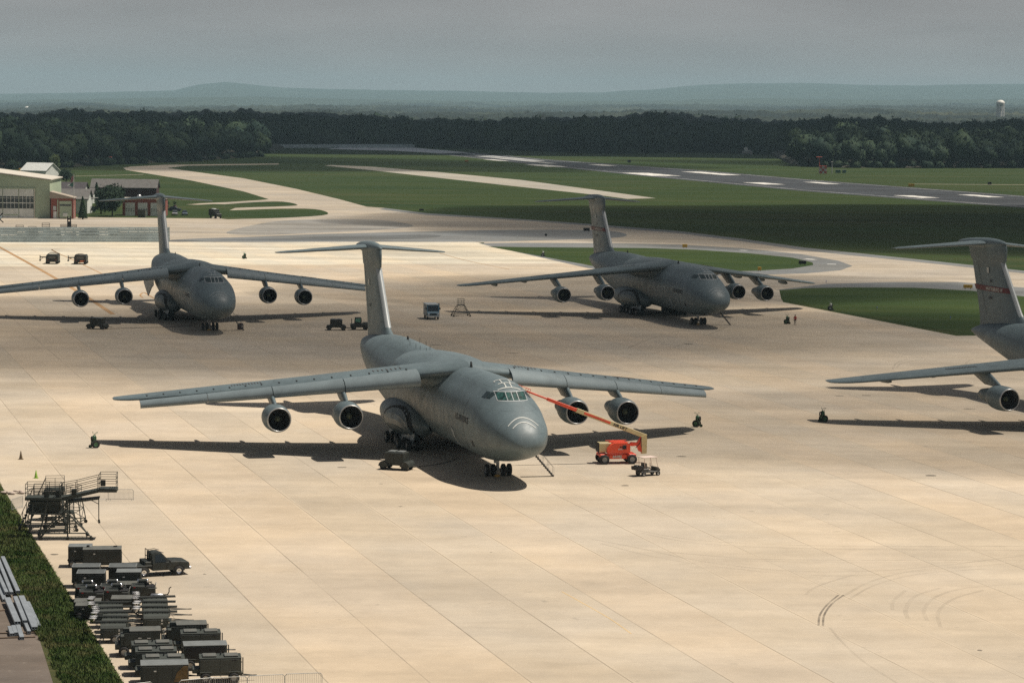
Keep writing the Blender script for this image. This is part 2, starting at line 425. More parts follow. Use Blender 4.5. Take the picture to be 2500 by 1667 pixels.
sheet('grass_verge', [(492, 486), (560, 482.5), (650, 479.5), (720, 480.5), (752, 488), (740, 495), (650, 500.5), (560, 503), (510, 502.5)], M_GRASS, .030, 3)
sheet('grass_strip', [(408, 482), (430, 475), (500, 470.5), (590, 464.5), (650, 463.5), (684, 471), (650, 474), (560, 477), (470, 481)], M_GRASS, .030, 3)
sheet('far_taxiway', [(745, 380.5), (760, 379.5), (850, 383), (1010, 396), (1200, 414), (1400, 441), (1506, 455.5), (1440, 457), (1380, 449), (1200, 430), (1000, 408), (860, 392)], M_TAXI2, .012)
# runway
M_EDGE = concrete('worn_edge_and_glare_paint', (.42, .42, .40), joint=False, var=.3, streak=.35)  # worn edge lines, also the painted glare strips
M_PAD = concrete('runway_end_concrete', (.60, .62, .60), joint=False, var=.1, streak=.2)
sheet('runway_threshold', [(748, 342.5), (790, 339.5), (950, 339.5), (1080, 351), (1010, 352.5), (900, 346.5)], M_PAD, .012)
ribbon('runway_glare_strip', [(1075, 353.5), (1150, 361), (1240, 370)], 9, M_EDGE, .04)  # this pale strip and the next paint glare streaks on the runway
ribbon('runway_glare_strip', [(1100, 359), (1190, 368), (1270, 376)], 7, M_EDGE, .042)
sheet('runway', [(1000, 352.8), (1080, 350), (1250, 366), (1620, 392), (1880, 414.5), (2352, 450), (2460, 458), (3100, 506), (3100, 554), (2460, 491), (2352, 478), (1840, 439), (1480, 405), (1240, 380)], M_RWY, .010)
for nm, a in (('near', [(1000, 353.6), (1240, 378.6), (1480, 402.8), (1840, 436.5), (2352, 475.5), (2460, 484), (3100, 546)]), ('far', [(1090, 351.6), (1250, 367.2), (1620, 393.8), (1880, 416.2), (2352, 452), (2460, 460.4), (3100, 508.5)])):
    ribbon('runway_edge_line', a, 1.1, M_EDGE, .05, smooth=0)
rd = (GO(1840, 438)-GO(1480, 404)).normalized(); rn = Vector((-rd.y, rd.x, 0))
def film(name, col, amt):
    m, nt, b = newmat(name); q = NT(nt); P = q.pos()
    tr = nt.nodes.new('ShaderNodeBsdfTransparent'); mx = nt.nodes.new('ShaderNodeMixShader')
    b.inputs['Base Color'].default_value = (*col, 1); b.inputs['Roughness'].default_value = .8
    f = q.rng(q.noise(P, .25, 4, .6), .3, .65, amt*.15, amt)
    nt.links.new(f, mx.inputs[0]); nt.links.new(tr.outputs[0], mx.inputs[1]); nt.links.new(b.outputs[0], mx.inputs[2])
    nt.links.new(mx.outputs[0], nt.nodes['Material Output'].inputs['Surface'])
    return m
M_MARK = film('worn_white_paint', (.78, .77, .72), 1.25)
def mark(u1, v1, u2, v2, w):
    a, b = G(u1, v1), G(u2, v2); mb = MB(); L = (b-a).dot(rd)
    b = a+rd*L
    q = [a-rn*w/2, b-rn*w/2, b+rn*w/2, a+rn*w/2]
    mb.add([(p.x, p.y, .045) for p in q], [(0, 1, 2, 3)]); tag(mb.build('runway_marking', M_MARK), kind='structure')
mark(1548, 422.5, 1652, 430, 17); mark(1686, 419.5, 1790, 428, 12)
mark(1838, 446, 1905, 451, 11); mark(1977, 444.7, 2043, 449.8, 8)
mark(2204, 477.5, 2288, 483.6, 9); mark(2356, 475.5, 2445, 482, 8)
mark(1306, 402.5, 1384, 407.8, 14); mark(1452, 402, 1503, 405.3, 10)
mark(1190, 389.5, 1330, 394, 7)
for pts_, w_ in (([(1850, 595), (1872, 597)], 1.6), ([(1700, 575), (1716, 576)], 1.4), ([(1900, 607), (1920, 607.5)], 1.6)):
    ribbon('shoulder_marking', pts_, w_, M_WHITE, .05, smooth=0)
# paths
ribbon('footpath', [(440, 470.5), (520, 466), (590, 461.5), (640, 459)], 5, M_TAXI, .028)
ribbon('grass_track', [(165, 405), (260, 403), (330, 401)], 2.5, M_TAXI, .02)
ribbon('perimeter_track', [(1480, 351), (1650, 354), (1820, 358.5)], 6, mat('track_gravel', (.12, .12, .12)), .02)
ribbon('service_road', [(2100, 423), (2230, 424), (2352, 425), (2480, 426)], 3.5, M_TAXI, .02)
# apron centre lines (faded)
for a, w_ in (([(-40, 548), (10, 574), (120, 635), (200, 683), (260, 722)], .9), ([(118, 573), (140, 585), (170, 598), (240, 632)], .35),
              ([(150, 570), (128, 572), (119, 574), (135, 583)], .3), ([(328, 684), (322, 678), (330, 672), (338, 676), (365, 692)], .35),
              ([(1010, 582), (1060, 596), (1110, 607), (1170, 619)], .35)):
    ribbon('taxi_guide_line', a, w_, M_YEL, .024)
for a in ([(1290, 1358), (1330, 1380), (1400, 1420), (1450, 1455)],):
    ribbon('taxi_guide_line', a, .10, concrete('worn_yellow_paint', (.60, .43, .22), joint=False, oil=False, var=.05, streak=.1), .018)
# tyre marks: thin rubber film laid on the concrete
M_RUB = film('rubber_film', (.10, .085, .07), .11); M_RUB2 = film('rubber_film_strong', (.06, .05, .045), .6)
M_SEAL = film('joint_sealer_light', (.75, .66, .5), .5)
marks = [([(1440, 1213), (1560, 1235), (1700, 1247), (1950, 1254), (2352, 1254)], .30), ([(1455, 1220), (1570, 1243), (1700, 1254), (1950, 1261), (2352, 1263)], .22),
         ([(1360, 1238), (1450, 1255), (1620, 1290), (1800, 1310), (1980, 1312), (2150, 1300), (2352, 1275)], .3), ([(1380, 1248), (1500, 1278), (1640, 1300), (1820, 1318), (2000, 1320), (2352, 1290)], .22),
         ([(1480, 1262), (1620, 1275), (1800, 1285), (2352, 1286)], .3), ([(1560, 1295), (1700, 1288), (2000, 1292), (2352, 1288)], .22),
         ([(1905, 1440), (1935, 1475), (1985, 1520), (2060, 1568)], .2), ([(1935, 1370), (2000, 1335), (2100, 1310), (2230, 1300)], .3), ([(1950, 1376), (2010, 1343), (2110, 1318), (2260, 1306)], .25),
         ([(2085, 1420), (2080, 1400), (2100, 1370), (2160, 1350)], .35), ([(2130, 1425), (2122, 1400), (2150, 1370), (2220, 1350), (2352, 1340)], .3), ([(2160, 1440), (2155, 1405), (2190, 1375), (2260, 1355)], .3),
         ([(1850, 1365), (1880, 1345), (1960, 1320)], .25), ([(2050, 1400), (2052, 1380), (2080, 1355)], .3),
         ([(2050, 848), (2062, 832), (2110, 820), (2180, 818)], .35), ([(2060, 845), (2070, 835), (2120, 824)], .3), ([(2215, 840), (2235, 824), (2300, 820)], .35),
         ([(1440, 800), (1520, 770), (1640, 745), (1680, 730)], .4), ([(1500, 812), (1600, 780), (1690, 742)], .3), ([(1350, 770), (1480, 790), (1560, 800)], .3),
         ([(900, 502), (1100, 512), (1170, 515), (1150, 519), (1000, 520)], .5), ([(640, 508), (600, 514), (640, 530), (760, 536)], .5)]
for a, w_ in marks: ribbon('tyre_mark', a, w_, M_RUB, .017)
for a in ([(1938, 1366), (1910, 1387), (1893, 1412), (1890, 1438)], [(1926, 1366), (1900, 1388), (1883, 1412), (1880, 1436)]):
    ribbon('tyre_mark', a, .16, M_RUB2, .020)
for k_, (a, w_) in enumerate((([(1110, 1090), (1500, 1235), (1840, 1400), (2000, 1470)], .07),)):
    pass
M_OIL = film('oil_stain', (.06, .055, .045), .75)
def stain(x, y, rx, ry):
    c = GO(x, y); n = 14; vs = [(c.x+rx*math.cos(t)*random.uniform(.8, 1.15), c.y+ry*math.sin(t)*random.uniform(.8, 1.15), .019) for t in [2*math.pi*k/n for k in range(n)]]
    m_ = MB(); m_.add(vs, [tuple(range(n))]); tag(m_.build('oil_stain', M_OIL), kind='structure')
for s_ in ((2138, 1092, .6, .5), (1927, 909, .7, .5), (1990, 908, .7, .5), (2227, 939, .8, .6), (1040, 900, .8, .6), (785, 1073, .5, .4), (1435, 1115, .4, .4), (1565, 1048, .5, .35), (2250, 1493, .2, .2), (1000, 792, 1, .5), (870, 776, 1, .5), (1175, 811, 1.2, .5),
           (1128, 1268, .12, .12), (920, 1163, .2, .2), (875, 1111, .2, .15), (470, 1318, .15, .15), (125, 1273, .35, .3), (1580, 790, .8, .8)):
    stain(*s_)
# lot and rough strip beside the apron
wsheet('parking_lot', [P2(17.6, -60), P2(17.6, -207.5), P2(-25, -207.5), P2(-25, -60)], M_LOT, .012)
M_VERGE = grassmat('rough_grass_ground', (.05, .06, .024), (.075, .07, .03), (.13, .11, .05), 12, .6)
# ------------------------------------------------------------------ clouds high over the field (they throw the shade patches)
def cloudmat(name, dens):
    m = bpy.data.materials.new(name); m.use_nodes = True; nt = m.node_tree
    for n in list(nt.nodes):
        if n.type != 'OUTPUT_MATERIAL': nt.nodes.remove(n)
    pv = nt.nodes.new('ShaderNodeVolumePrincipled'); pv.inputs['Density'].default_value = dens
    pv.inputs['Color'].default_value = (.95, .95, .96, 1); pv.inputs['Anisotropy'].default_value = .5
    nt.links.new(pv.outputs[0], nt.nodes['Material Output'].inputs['Volume'])
    return m
from mathutils import noise as mnoise
def cloud(x, y, a, b, rot, depth, h=345, th=20, seed=0):
    """x, y: overview pixel of the shade's centre; a, b half axes in metres; depth: optical depth through the middle"""
    c = (GO(x, y) if y is not None else Vector((*x, 0))) + SUN*(h/SUN.z); mb = MB(); mb.sphere((0, 0, 0), 1, 56)
    vs = []
    for v in mb.v:
        v = Vector(v); k = 1+.16*mnoise.fractal(Vector((v.x*1.6+seed, v.y*1.6, v.z*.6)), .8, 2.2, 5)
        f = 1+.45*mnoise.fractal(Vector((v.x*2.4, v.y*2.4+seed, 3)), .8, 2.1, 5)
        vs.append((v.x*a*k, v.y*b*k, v.z*th*f))
    mb.v = vs
    o = mb.build('cloud', cloudmat('cloud_vapour', depth/(2*th/SUN.z))); o.location = c; o.rotation_euler.z = rot
    return tag(o, kind='stuff')
for c_ in CLOUDS: cloud(*c_)

# ------------------------------------------------------------------ vegetation
def foliage(name, c1, c2, s=1.0, tr=.0):
    m, nt, b = newmat(name); q = NT(nt); P = q.pos()
    a = q.noise(P, .045*s, 3, .6); f = q.noise(P, .9*s, 4, .7)
    c = q.mix(q.rng(a, .38, .62, 0, 1), c1, c2)
    c = q.mix(1.0, c, q.grey(q.rng(f, .3, .7, .6, 1.4)), 'MULTIPLY')
    nt.links.new(c, b.inputs['Base Color']); b.inputs['Roughness'].default_value = .8; b.inputs['Specular IOR Level'].default_value = .15
    return m
M_LEAF = foliage('wood_foliage', (.008, .022, .016), (.030, .050, .024))
M_LEAF_L = foliage('bright_foliage', (.045, .07, .022), (.08, .10, .035))
M_CONIF = foliage('conifer_foliage', (.012, .030, .014), (.022, .045, .018))
M_BARK = mat('bark', (.06, .045, .035), .9)
def crown_variant(seed, lumps=9, quads=110, sub=2):
    rnd = random.Random(seed); bm = bmesh.new(); bmesh.ops.create_icosphere(bm, subdivisions=sub, radius=1)
    off = Vector((seed*7.1, seed*3.3, 0))
    V = []
    for v in bm.verts:
        p = v.co; k = 1+.34*mnoise.fractal(p*1.7+off, .7, 2.1, 4)+.10*mnoise.noise(p*6+off)
        V.append((p.x*k, p.y*k, p.z*k*(1 if p.z > 0 else .8)))
    F = [tuple(v.index for v in f.verts) for f in bm.faces]; bm.free()
    V = [list(v) for v in V]; F = [list(f) for f in F]
    for i in range(quads):
        d = Vector((rnd.gauss(0, 1), rnd.gauss(0, 1), rnd.gauss(.25, .9))).normalized(); k = 1+.34*mnoise.fractal(d*1.7+off, .7, 2.1, 4)
        c = d*k*rnd.uniform(.95, 1.16); s = rnd.uniform(.07, .17)
        t = Vector((rnd.gauss(0, 1), rnd.gauss(0, 1), rnd.gauss(0, 1))).normalized(); u_ = d.cross(t).normalized(); w_ = (d*.6+t).cross(u_).normalized()
        n = len(V)
        for a, b_ in ((-1, -1), (1, -.7), (0, 1.2)): V.append(list(c+u_*s*a+w_*s*b_))
        F.append([n, n+1, n+2])
    return np.array(V, dtype=np.float32), np.array(F, dtype=np.int32)
def merge_mesh(name, items, variants, m, kind='stuff'):
    """items: (variant, x, y, z, sx, sy, sz, rot)"""
    VV, FF, o = [], [], 0
    for k, x, y, z, sx, sy, sz, rot in items:
        V, F = variants[k]; c, s = math.cos(rot), math.sin(rot)
        W = np.empty_like(V); X = V[:, 0]*sx; Y = V[:, 1]*sy
        W[:, 0] = X*c-Y*s+x; W[:, 1] = X*s+Y*c+y; W[:, 2] = V[:, 2]*sz+z
        VV.append(W); FF.append(F+o); o += len(V)
    V = np.concatenate(VV); F = np.concatenate(FF)
    me = bpy.data.meshes.new(name); me.vertices.add(len(V)); me.vertices.foreach_set('co', V.ravel())
    me.loops.add(F.size); me.loops.foreach_set('vertex_index', F.ravel())
    me.polygons.add(len(F)); me.polygons.foreach_set('loop_start', np.arange(0, F.size, 3, dtype=np.int32)); me.polygons.foreach_set('loop_total', np.full(len(F), 3, dtype=np.int32))
    me.update(calc_edges=True); me.materials.append(m)
    ob = bpy.data.objects.new(name, me); COL.objects.link(ob); return tag(ob, kind=kind)
VAR = [crown_variant(s) for s in range(7)]
def interp(tab, x):
    if x <= tab[0][0]: return tab[0][1]
    for (a, b), (c, d) in zip(tab, tab[1:]):
        if x <= c: return b+(d-b)*(x-a)/(c-a)
    return tab[-1][1]
BASEV = [(-150, 417), (0, 414), (172, 408), (306, 401), (459, 395), (612, 384), (648, 384), (652, 361), (1014, 360), (1144, 363), (1489, 376), (1700, 372), (1925, 379), (1930, 406), (2074, 410), (2700, 411)]
TOPV = [(-150, 287), (0, 290), (90, 291), (130, 285), (350, 288), (560, 286), (610, 284), (660, 290), (730, 284), (800, 285), (900, 291), (1010, 302), (1080, 297), (1180, 302), (1290, 297), (1420, 299), (1500, 297), (1560, 287), (1640, 286), (1720, 295), (1800, 299), (1900, 306), (2010, 300), (2060, 296), (2150, 300), (2240, 306), (2330, 308), (2440, 302), (2700, 298)]
rnd = random.Random(3)
def woods(name, u0, u1, rows, seed):
    rnd = random.Random(seed); items = []; floor = []
    for r in range(rows):
        s = r/(rows-1); col = []
        nfl = 26
        for k in range(nfl+1):
            u = u0+(u1-u0)*k/nfl; b = G(u, interp(BASEV, u)); D = b.y+4+s**1.35*1500
            vt0 = None
            z0 = 15.0 if s == 0 else 0
            fr = GD(u, 0, D)
            vflat = top_v(u, 15, b.y); vt = vflat+(interp(TOPV, u)-vflat)*s**.55
            zt = GD(u, vt, D).z
            col.append((GD(u, vt, D).x, D, max(0, zt-15) if s > 0 else 0))
        floor.append(col)
        width = (u1-u0)*floor[r][nfl//2][1]/FPX; n = int(width/(6.5+3.5*s))
        for i in range(n):
            u = u0+(u1-u0)*(i+rnd.uniform(-.6, .6))/n
            b = G(u, interp(BASEV, u)); D = b.y+4+s**1.35*1500+rnd.uniform(-8, 8)
            vflat = top_v(u, 15, b.y); vt = vflat+(interp(TOPV, u)-vflat)*s**.55
            p = GD(u, vt, D)
            cl_ = mnoise.noise(Vector((u*.02, s*7, 5)))+.6*mnoise.noise(Vector((u*.06, s*15, 8)))
            g = rnd.gauss(0, .10)+.30*cl_
            h = rnd.uniform(12, 19)*(1+g); rw = h*rnd.uniform(.34, .50)
            zt = p.z-15 if s > 0 else 0
            cz = max(0, zt)+h*.60
            items.append((rnd.randrange(7), p.x, D, cz, rw, rw*.9, h*.42, rnd.uniform(0, 6.28)))
            if s < .05 and rnd.random() < .8:   # skirt of bushes along the edge
                items.append((rnd.randrange(7), p.x+rnd.uniform(-4, 4), D-rnd.uniform(3, 8), 1.6, 3.2, 3, rnd.uniform(1.8, 3.6), rnd.uniform(0, 6.28)))
    merge_mesh(name, items, VAR, M_LEAF)
    n = len(floor[0]); mb = MB(); mb.add([p for c in floor for p in c], [(i*n+k, i*n+k+1, (i+1)*n+k+1, (i+1)*n+k) for i in range(len(floor)-1) for k in range(n-1)], 0, True)
    o = mb.build('woodland_floor', mat('leaf_litter', (.03, .028, .018), .95)); tag(o, kind='structure')
def top_v(u, z, D):
    """image row at which a point of height z at distance D shows, on column u"""
    lo, hi = 150, 900
    for _ in range(30):
        v = (lo+hi)/2
        if GD(u, v, D).z > z: lo = v
        else: hi = v
    return (lo+hi)/2
woods('woods', -150, 650, 34, 11)
woods('woods', 650, 1929, 34, 12)
woods('woods', 1929, 2660, 34, 13)
# far wooded country rolling away to the foot of the hills
PLAINV = [(-200, 259), (60, 258), (250, 256), (330, 262), (700, 263), (1300, 263), (1500, 262), (1850, 258), (2000, 258), (2100, 261), (2700, 261)]
def country(seed=5):
    cols, rows = 620, 150; V = []
    for r in range(rows+1):
        s = r/rows; D = 3100*(14000/3100)**s
        for k in range(cols+1):
            u = -220+2900*k/cols; vt = interp(TOPV, u)+5
            va = vt+(interp(PLAINV, u)-vt)*(s**.62)
            p = GD(u, va, D)
            big = mnoise.fractal(Vector((p.x*.0011, D*.0016, seed)), .7, 2.0, 4)*D*.0020
            tree = (mnoise.noise(Vector((p.x*.055, D*.02, 1)))+.7*mnoise.noise(Vector((p.x*.14, D*.05, 4))))*6.0
            if s < .02: p.z -= 12
            V.append((p.x, D, max(.5, p.z+big+tree)))
    n = cols+1
    mb = MB(); mb.add(V, [(i*n+k, i*n+k+1, (i+1)*n+k+1, (i+1)*n+k) for i in range(rows) for k in range(cols)], 0, False)
    m, nt, b = newmat('distant_woodland'); q = NT(nt); P = q.pos()
    a = q.noise(q.scl(P, (.004, .0012, .02)), 1, 6, .7)
    c = q.mix(q.rng(a, .45, .62, 0, 1), (.004, .016, .016), (.030, .046, .034))
    c = q.mix(q.rng(q.noise(q.scl(P, (.0016, .0006, 0)), 1, 4, .6), .60, .66, 0, .6), c, (.07, .08, .045))
    nt.links.new(c, b.inputs['Base Color']); b.inputs['Roughness'].default_value = .95
    tag(mb.build('distant_woods', m), kind='stuff')
country()
M_HILL = foliage('hill_forest', (.035, .05, .035), (.05, .065, .04), .08)
def ridge(top, D0, D1, v0, seed):
    cols, rows = 300, 14; V = []
    for r in range(rows+1):
        s = r/rows; D = D0+(D1-D0)*s
        for k in range(cols+1):
            u = -400+3300*k/cols; vt = interp(top, u)+1.2*mnoise.noise(Vector((u*.012, seed, 2)))+.5*mnoise.noise(Vector((u*.05, seed, 9)))
            p = GD(u, v0+(vt-v0)*(math.sin(s*math.pi/2))**.9, D)
            V.append((p.x, D, max(0, p.z+20*mnoise.noise(Vector((p.x*.0012, D*.002, seed)))*s*(1-s)*3)))
    n = cols+1; mb = MB(); mb.add(V, [(i*n+k, i*n+k+1, (i+1)*n+k+1, (i+1)*n+k) for i in range(rows) for k in range(cols)], 0, True)
    tag(mb.build('hills', M_HILL), kind='structure')
ridge([(x*K, y*K) for x, y in ((-300, 219), (0, 216), (200, 213), (400, 208), (460, 194), (520, 188), (570, 194), (650, 202), (850, 207), (1050, 209), (1250, 214), (1380, 212), (1500, 206), (1600, 196), (1700, 192), (1860, 191), (1960, 195), (2100, 197), (2220, 194), (2352, 193), (2700, 190))], 19000, 25500, 263, 2)
ridge([(x*K, y*K) for x, y in ((-300, 236), (0, 231), (300, 226), (600, 222), (800, 228), (1100, 233), (1500, 232), (1750, 226), (2000, 230), (2352, 227), (2700, 230))], 14500, 17500, 265, 6)
# near individual trees
def leafy(name, h, w, m, n, seed, conif=False, trunk=.25):
    rnd = random.Random(seed); t = empty(name, (0, 0, 0)); mb = MB()
    mb.tube((0, 0, 0), (0, 0, h*.35), trunk, 8, trunk*.7)
    for k in range(6 if not conif else 0):
        a = rnd.uniform(0, 6.28); mb.tube((0, 0, h*rnd.uniform(.2, .35)), (math.cos(a)*w*.3, math.sin(a)*w*.3, h*rnd.uniform(.5, .75)), trunk*.45, 5, trunk*.15)
    mb.tube((0, 0, h*.35), (0, 0, h*.85), trunk*.7, 6, trunk*.15); mb.build('trunk', M_BARK, t)
    mb = MB(); lumps = [(Vector((rnd.gauss(0, w*.17), rnd.gauss(0, w*.17), h*rnd.uniform(.35, .85))), w*rnd.uniform(.16, .3)) for _ in range(16)]
    for i in range(n):
        if conif:
            zf = rnd.random()**1.3; rr = w/2*(1-zf)**.8*rnd.uniform(.55, 1.05); a = rnd.uniform(0, 6.28)
            c = Vector((rr*math.cos(a), rr*math.sin(a), h*(.06+.94*zf)))
        else:
            lc, lr = rnd.choice(lumps); d = Vector((rnd.gauss(0, 1), rnd.gauss(0, 1), rnd.gauss(0, .8))).normalized()
            c = lc+d*lr*rnd.uniform(.5, 1.1)
        s = rnd.uniform(.12, .34)*(w/6)**.5
        u_ = Vector((rnd.gauss(0, 1), rnd.gauss(0, 1), rnd.gauss(0, 1))).normalized(); w_ = u_.orthogonal().normalized()
        mb.add([c-u_*s, c+w_*s*.8, c+u_*s, c-w_*s*.8], [(0, 1, 2, 3)])
    mb.build('crown', m, t); return t
trees = [
 ('conifer', 7.2, 3.0, M_CONIF, 1700, True, (190, 504), 'dark narrow conifer beside the flagpole', None),
 ('conifer', 5.0, 2.6, M_CONIF, 1200, True, (178, 486), 'smaller dark conifer behind the flagpole conifer', None),
 ('broadleaf_tree', 9.5, 11.0, M_LEAF, 4200, False, (258, 497), 'big round dark green tree left of the brick garage', None),
 ('broadleaf_tree', 6.0, 6.0, M_LEAF, 1700, False, (232, 492), 'round bush-like tree at the left foot of the big dark tree', None),
 ('conifer', 7.0, 3.4, M_CONIF, 1500, True, (222, 462), 'pointed conifer at the left gable of the dark-roofed building', None),
 ('broadleaf_tree', 9.0, 7.0, M_LEAF_L, 1500, False, (126, 393), 'pale green tree standing out at the foot of the woods', None),
 ('broadleaf_tree', 6.0, 7.0, M_LEAF, 1500, False, (30, 392), 'olive green tree behind the white building on the left', None),
 ('broadleaf_tree', 6.0, 8.0, M_LEAF, 1500, False, (152, 420), 'low dark tree right of the white building', None),
 ('shrub', 2.2, 2.6, M_CONIF, 500, False, (145, 499), 'round dark shrub at the corner of the brick annexe', None),
 ('shrub', 1.6, 2.0, M_LEAF, 400, False, (124, 500), 'small shrub at the foot of the green hangar corner', None),
 ('shrub', 2.0, 2.5, M_LEAF, 500, False, (216, 489), 'low shrub between the conifer and the big round tree', None),
]
for i, (nm, h, w_, m_, n_, cf, (x, y), lab, gr) in enumerate(trees):
    t = leafy(nm, h, w_, m_, n_, 40+i, cf, .12 if h < 4 else .25); t.location = GO(x, y); tag(t, lab, nm.replace('_', ' ') if nm != 'broadleaf_tree' else 'tree')
# rough grass beside the apron
def rough_grass():
    rnd = random.Random(9); V, F = [], []
    edge = [(p*K, q*K) for p, q in ((-70, 1010), (0, 1114), (270, 1568), (330, 1670))]
    n = 0
    for i in range(90000):
        q = -rnd.uniform(150, 264)
        lo = 17.5 if q > -207 else 12.5
        p = rnd.uniform(lo-.5, 21.12); c = P2(p, q); D = c.y
        if p < lo+.45*mnoise.noise(Vector((c.x*.7, c.y*.7, 8))): continue
        d = mnoise.noise(Vector((c.x*.16, c.y*.10, 0)))
        hgt = rnd.uniform(.10, .38)*(1+.8*d)*(.4 if 21.1-p < .3 else 1)
        w_ = rnd.uniform(.03, .08)
        a = rnd.uniform(0, 6.28); lx, ly = rnd.gauss(0, .12), rnd.gauss(0, .12)
        V += [(c.x-w_*math.cos(a), c.y-w_*math.sin(a), 0), (c.x+w_*math.cos(a), c.y+w_*math.sin(a), 0), (c.x+lx, c.y+ly, hgt)]
        F.append((n, n+1, n+2)); n += 3
    mb = MB(); mb.add(V, F)
    m, nt, b = newmat('tall_grass_blades'); q = NT(nt); P = q.pos()
    a = q.noise(P, .35, 5, .7)
    c = q.mix(q.rng(a, .38, .6, 0, 1), (.045, .088, .020), (.095, .125, .042)); c = q.mix(q.rng(q.noise(P, .30, 6, .75), .50, .66, 0, .65), c, (.20, .16, .08))
    nt.links.new(c, b.inputs['Base Color']); b.inputs['Roughness'].default_value = .9; b.inputs['Specular IOR Level'].default_value = .1
    tag(mb.build('tall_grass', m), kind='stuff')
rough_grass()
wsheet('grass_bank', [P2(21.12, -60), P2(21.12, -300), P2(0, -300), P2(0, -207.5), P2(17.4, -207.5), P2(17.5, -200), P2(17.7, -190), P2(17.5, -178), P2(17.2, -170), P2(16.8, -160), P2(16.5, -60)], M_VERGE, .018)
# ------------------------------------------------------------------ transport aircraft
def lerp_tab(tab, x): return interp(tab, x)
ZT = [(0, 6.75), (1.5, 7.5), (3.0, 8.05), (3.6, 8.45), (4.4, 9.05), (5.2, 9.40), (6.5, 9.70), (9, 9.82), (14, 9.78), (20, 9.70), (26, 9.66), (32, 9.70), (38, 9.85), (45, 10.0), (52, 10.0), (57, 9.85), (62, 9.5), (66, 9.1), (69, 8.7), (71, 8.25), (71.8, 7.85)]
ZB = [(2, 2.45), (4, 2.05), (7, 1.75), (12, 1.7), (42, 1.75), (46, 2.1), (51, 3.1), (56, 4.3), (62, 5.6), (67, 6.6), (70, 7.15), (71.8, 7.6)]
HW = [(8, 3.55), (44, 3.55), (50, 3.5), (54, 3.35), (58, 3.0), (62, 2.45), (66, 1.75), (69, 1.05), (71, .5), (71.8, .12)]
def sm(a, b, x):
    t = max(0, min(1, (x-a)/(b-a))); return t*t*(3-2*t)
def smt(tab, x):   # lightly smoothed table
    return (interp(tab, x-.7)+2*interp(tab, x)+interp(tab, x+.7))/4
def zt(x):
    if x < 0: return 4.2+2.55*math.sqrt(max(0, x+2)/2)
    return smt(ZT, x) if x > .8 else interp(ZT, x)
def zb(x): return 4.2-1.75*math.sqrt(max(0, x+2)/4) if x < 2 else smt(ZB, max(x, 2.7)) + (interp(ZB, x)-smt(ZB, 2.7) if x < 2.7 else 0)
def hw(x): return 3.55*(1-(min(1, (8-x)/10))**2.5)**.4 if x < 8 else smt(HW, max(x, 8.7))
def halfw(x, t):
    t = max(0, min(1, t)); e = math.sqrt(max(0, 1-(2*t-1)**2)) if t > .5 else max(0, 1-(1-2*t)**2.5)**.4
    k = sm(.5, 7, x)*(1-sm(44, 58, x))
    if k > 0:
        lo = (math.sqrt(max(0, 1-((t-.44)/.44)**2)) if t > .44 else (1-((.44-t)/.44)**2.4)**(1/2.4)) if t < .88 else 0
        up = .74*math.sqrt(max(0, 1-((t-.66)/.34)**2)) if t > .32 else 0
        l = (lo**5+up**5)**.2 if lo+up > 0 else 0
        e = e*(1-k)+l*k
    return hw(x)*e
def W(x, z):
    a, b = zb(x), zt(x); return halfw(x, (z-a)/(b-a)) if a < z < b else 0.0
def nose_x(y, z):
    lo, hi = -2.0, 9.0
    for _ in range(40):
        x = (lo+hi)/2
        if W(x, z) > abs(y) or (zb(x) < z < zt(x) and abs(y) < 1e-6): hi = x
        else: lo = x
    return (lo+hi)/2
def top_z(x, y):
    lo, hi = (zb(x)+zt(x))/2+.8, zt(x)
    for _ in range(30):
        z = (lo+hi)/2
        if W(x, z) > abs(y): lo = z
        else: hi = z
    return (lo+hi)/2
def paintmat(name, col, rough):
    m, nt, b = newmat(name); q = NT(nt); v = q.obj()
    c = q.mix(q.rng(q.noise(v, .16, 5, .65), .38, .64, 0, 1), col, tuple(x*.80 for x in col))
    c = q.mix(1.0, c, q.grey(q.rng(q.noise(v, 1.1, 6, .7), .3, .7, .90, 1.08)), 'MULTIPLY')
    st = q.noise(q.scl(v, (.35, 2.2, .5)), 1.3, 5, .7)
    c = q.mix(q.rng(st, .55, .75, 0, .5), c, tuple(x*.6 for x in col))
    sx = nt.nodes.new('ShaderNodeSeparateXYZ'); nt.links.new(v, sx.inputs[0])
    j1 = q.math('LESS_THAN', q.math('PINGPONG', sx.outputs[0], 1.55), .022)
    j2 = q.math('LESS_THAN', q.math('PINGPONG', q.math('ADD', sx.outputs[2], .35), .95), .018)
    c = q.mix(q.math('MULTIPLY', q.math('MAXIMUM', j1, j2), .45), c, tuple(x*.45 for x in col))
    nt.links.new(c, b.inputs['Base Color']); nt.links.new(q.rng(q.noise(v, .8, 5, .7), .3, .7, rough-.08, rough+.12), b.inputs['Roughness'])
    b.inputs['Specular IOR Level'].default_value = .5
    return m
M_PAINT = paintmat('aircraft_grey', (.122, .164, .180), .47)
M_PAINT_L = mat('aircraft_light_grey', (.36, .39, .40), .4, var=.1, scale=.8)
M_LIP = mat('bare_metal_lip', (.42, .43, .43), .35, .6, var=.1)
M_DARK = mat('dark_void', (.010, .011, .012), .8)
M_DUCT = mat('engine_duct', (.045, .048, .05), .5)
M_TYRE = mat('tyre_rubber', (.018, .018, .018), .8)
M_HUB = mat('wheel_hub', (.28, .28, .27), .5, .3)
M_STRUT = mat('gear_strut', (.33, .34, .34), .45, .3)
M_GLASS = mat('cockpit_glass', (.02, .035, .035), .08, var=0, spec=.9)
M_GLASS_G = mat('cockpit_glass_green_glint', (.022, .07, .062), .15, var=.95, scale=3.2, detail=2, spec=.8)  # green tone and strong mottling paint the glints on the panes
M_WM = mat('white_stencil', (.50, .52, .50), .6)
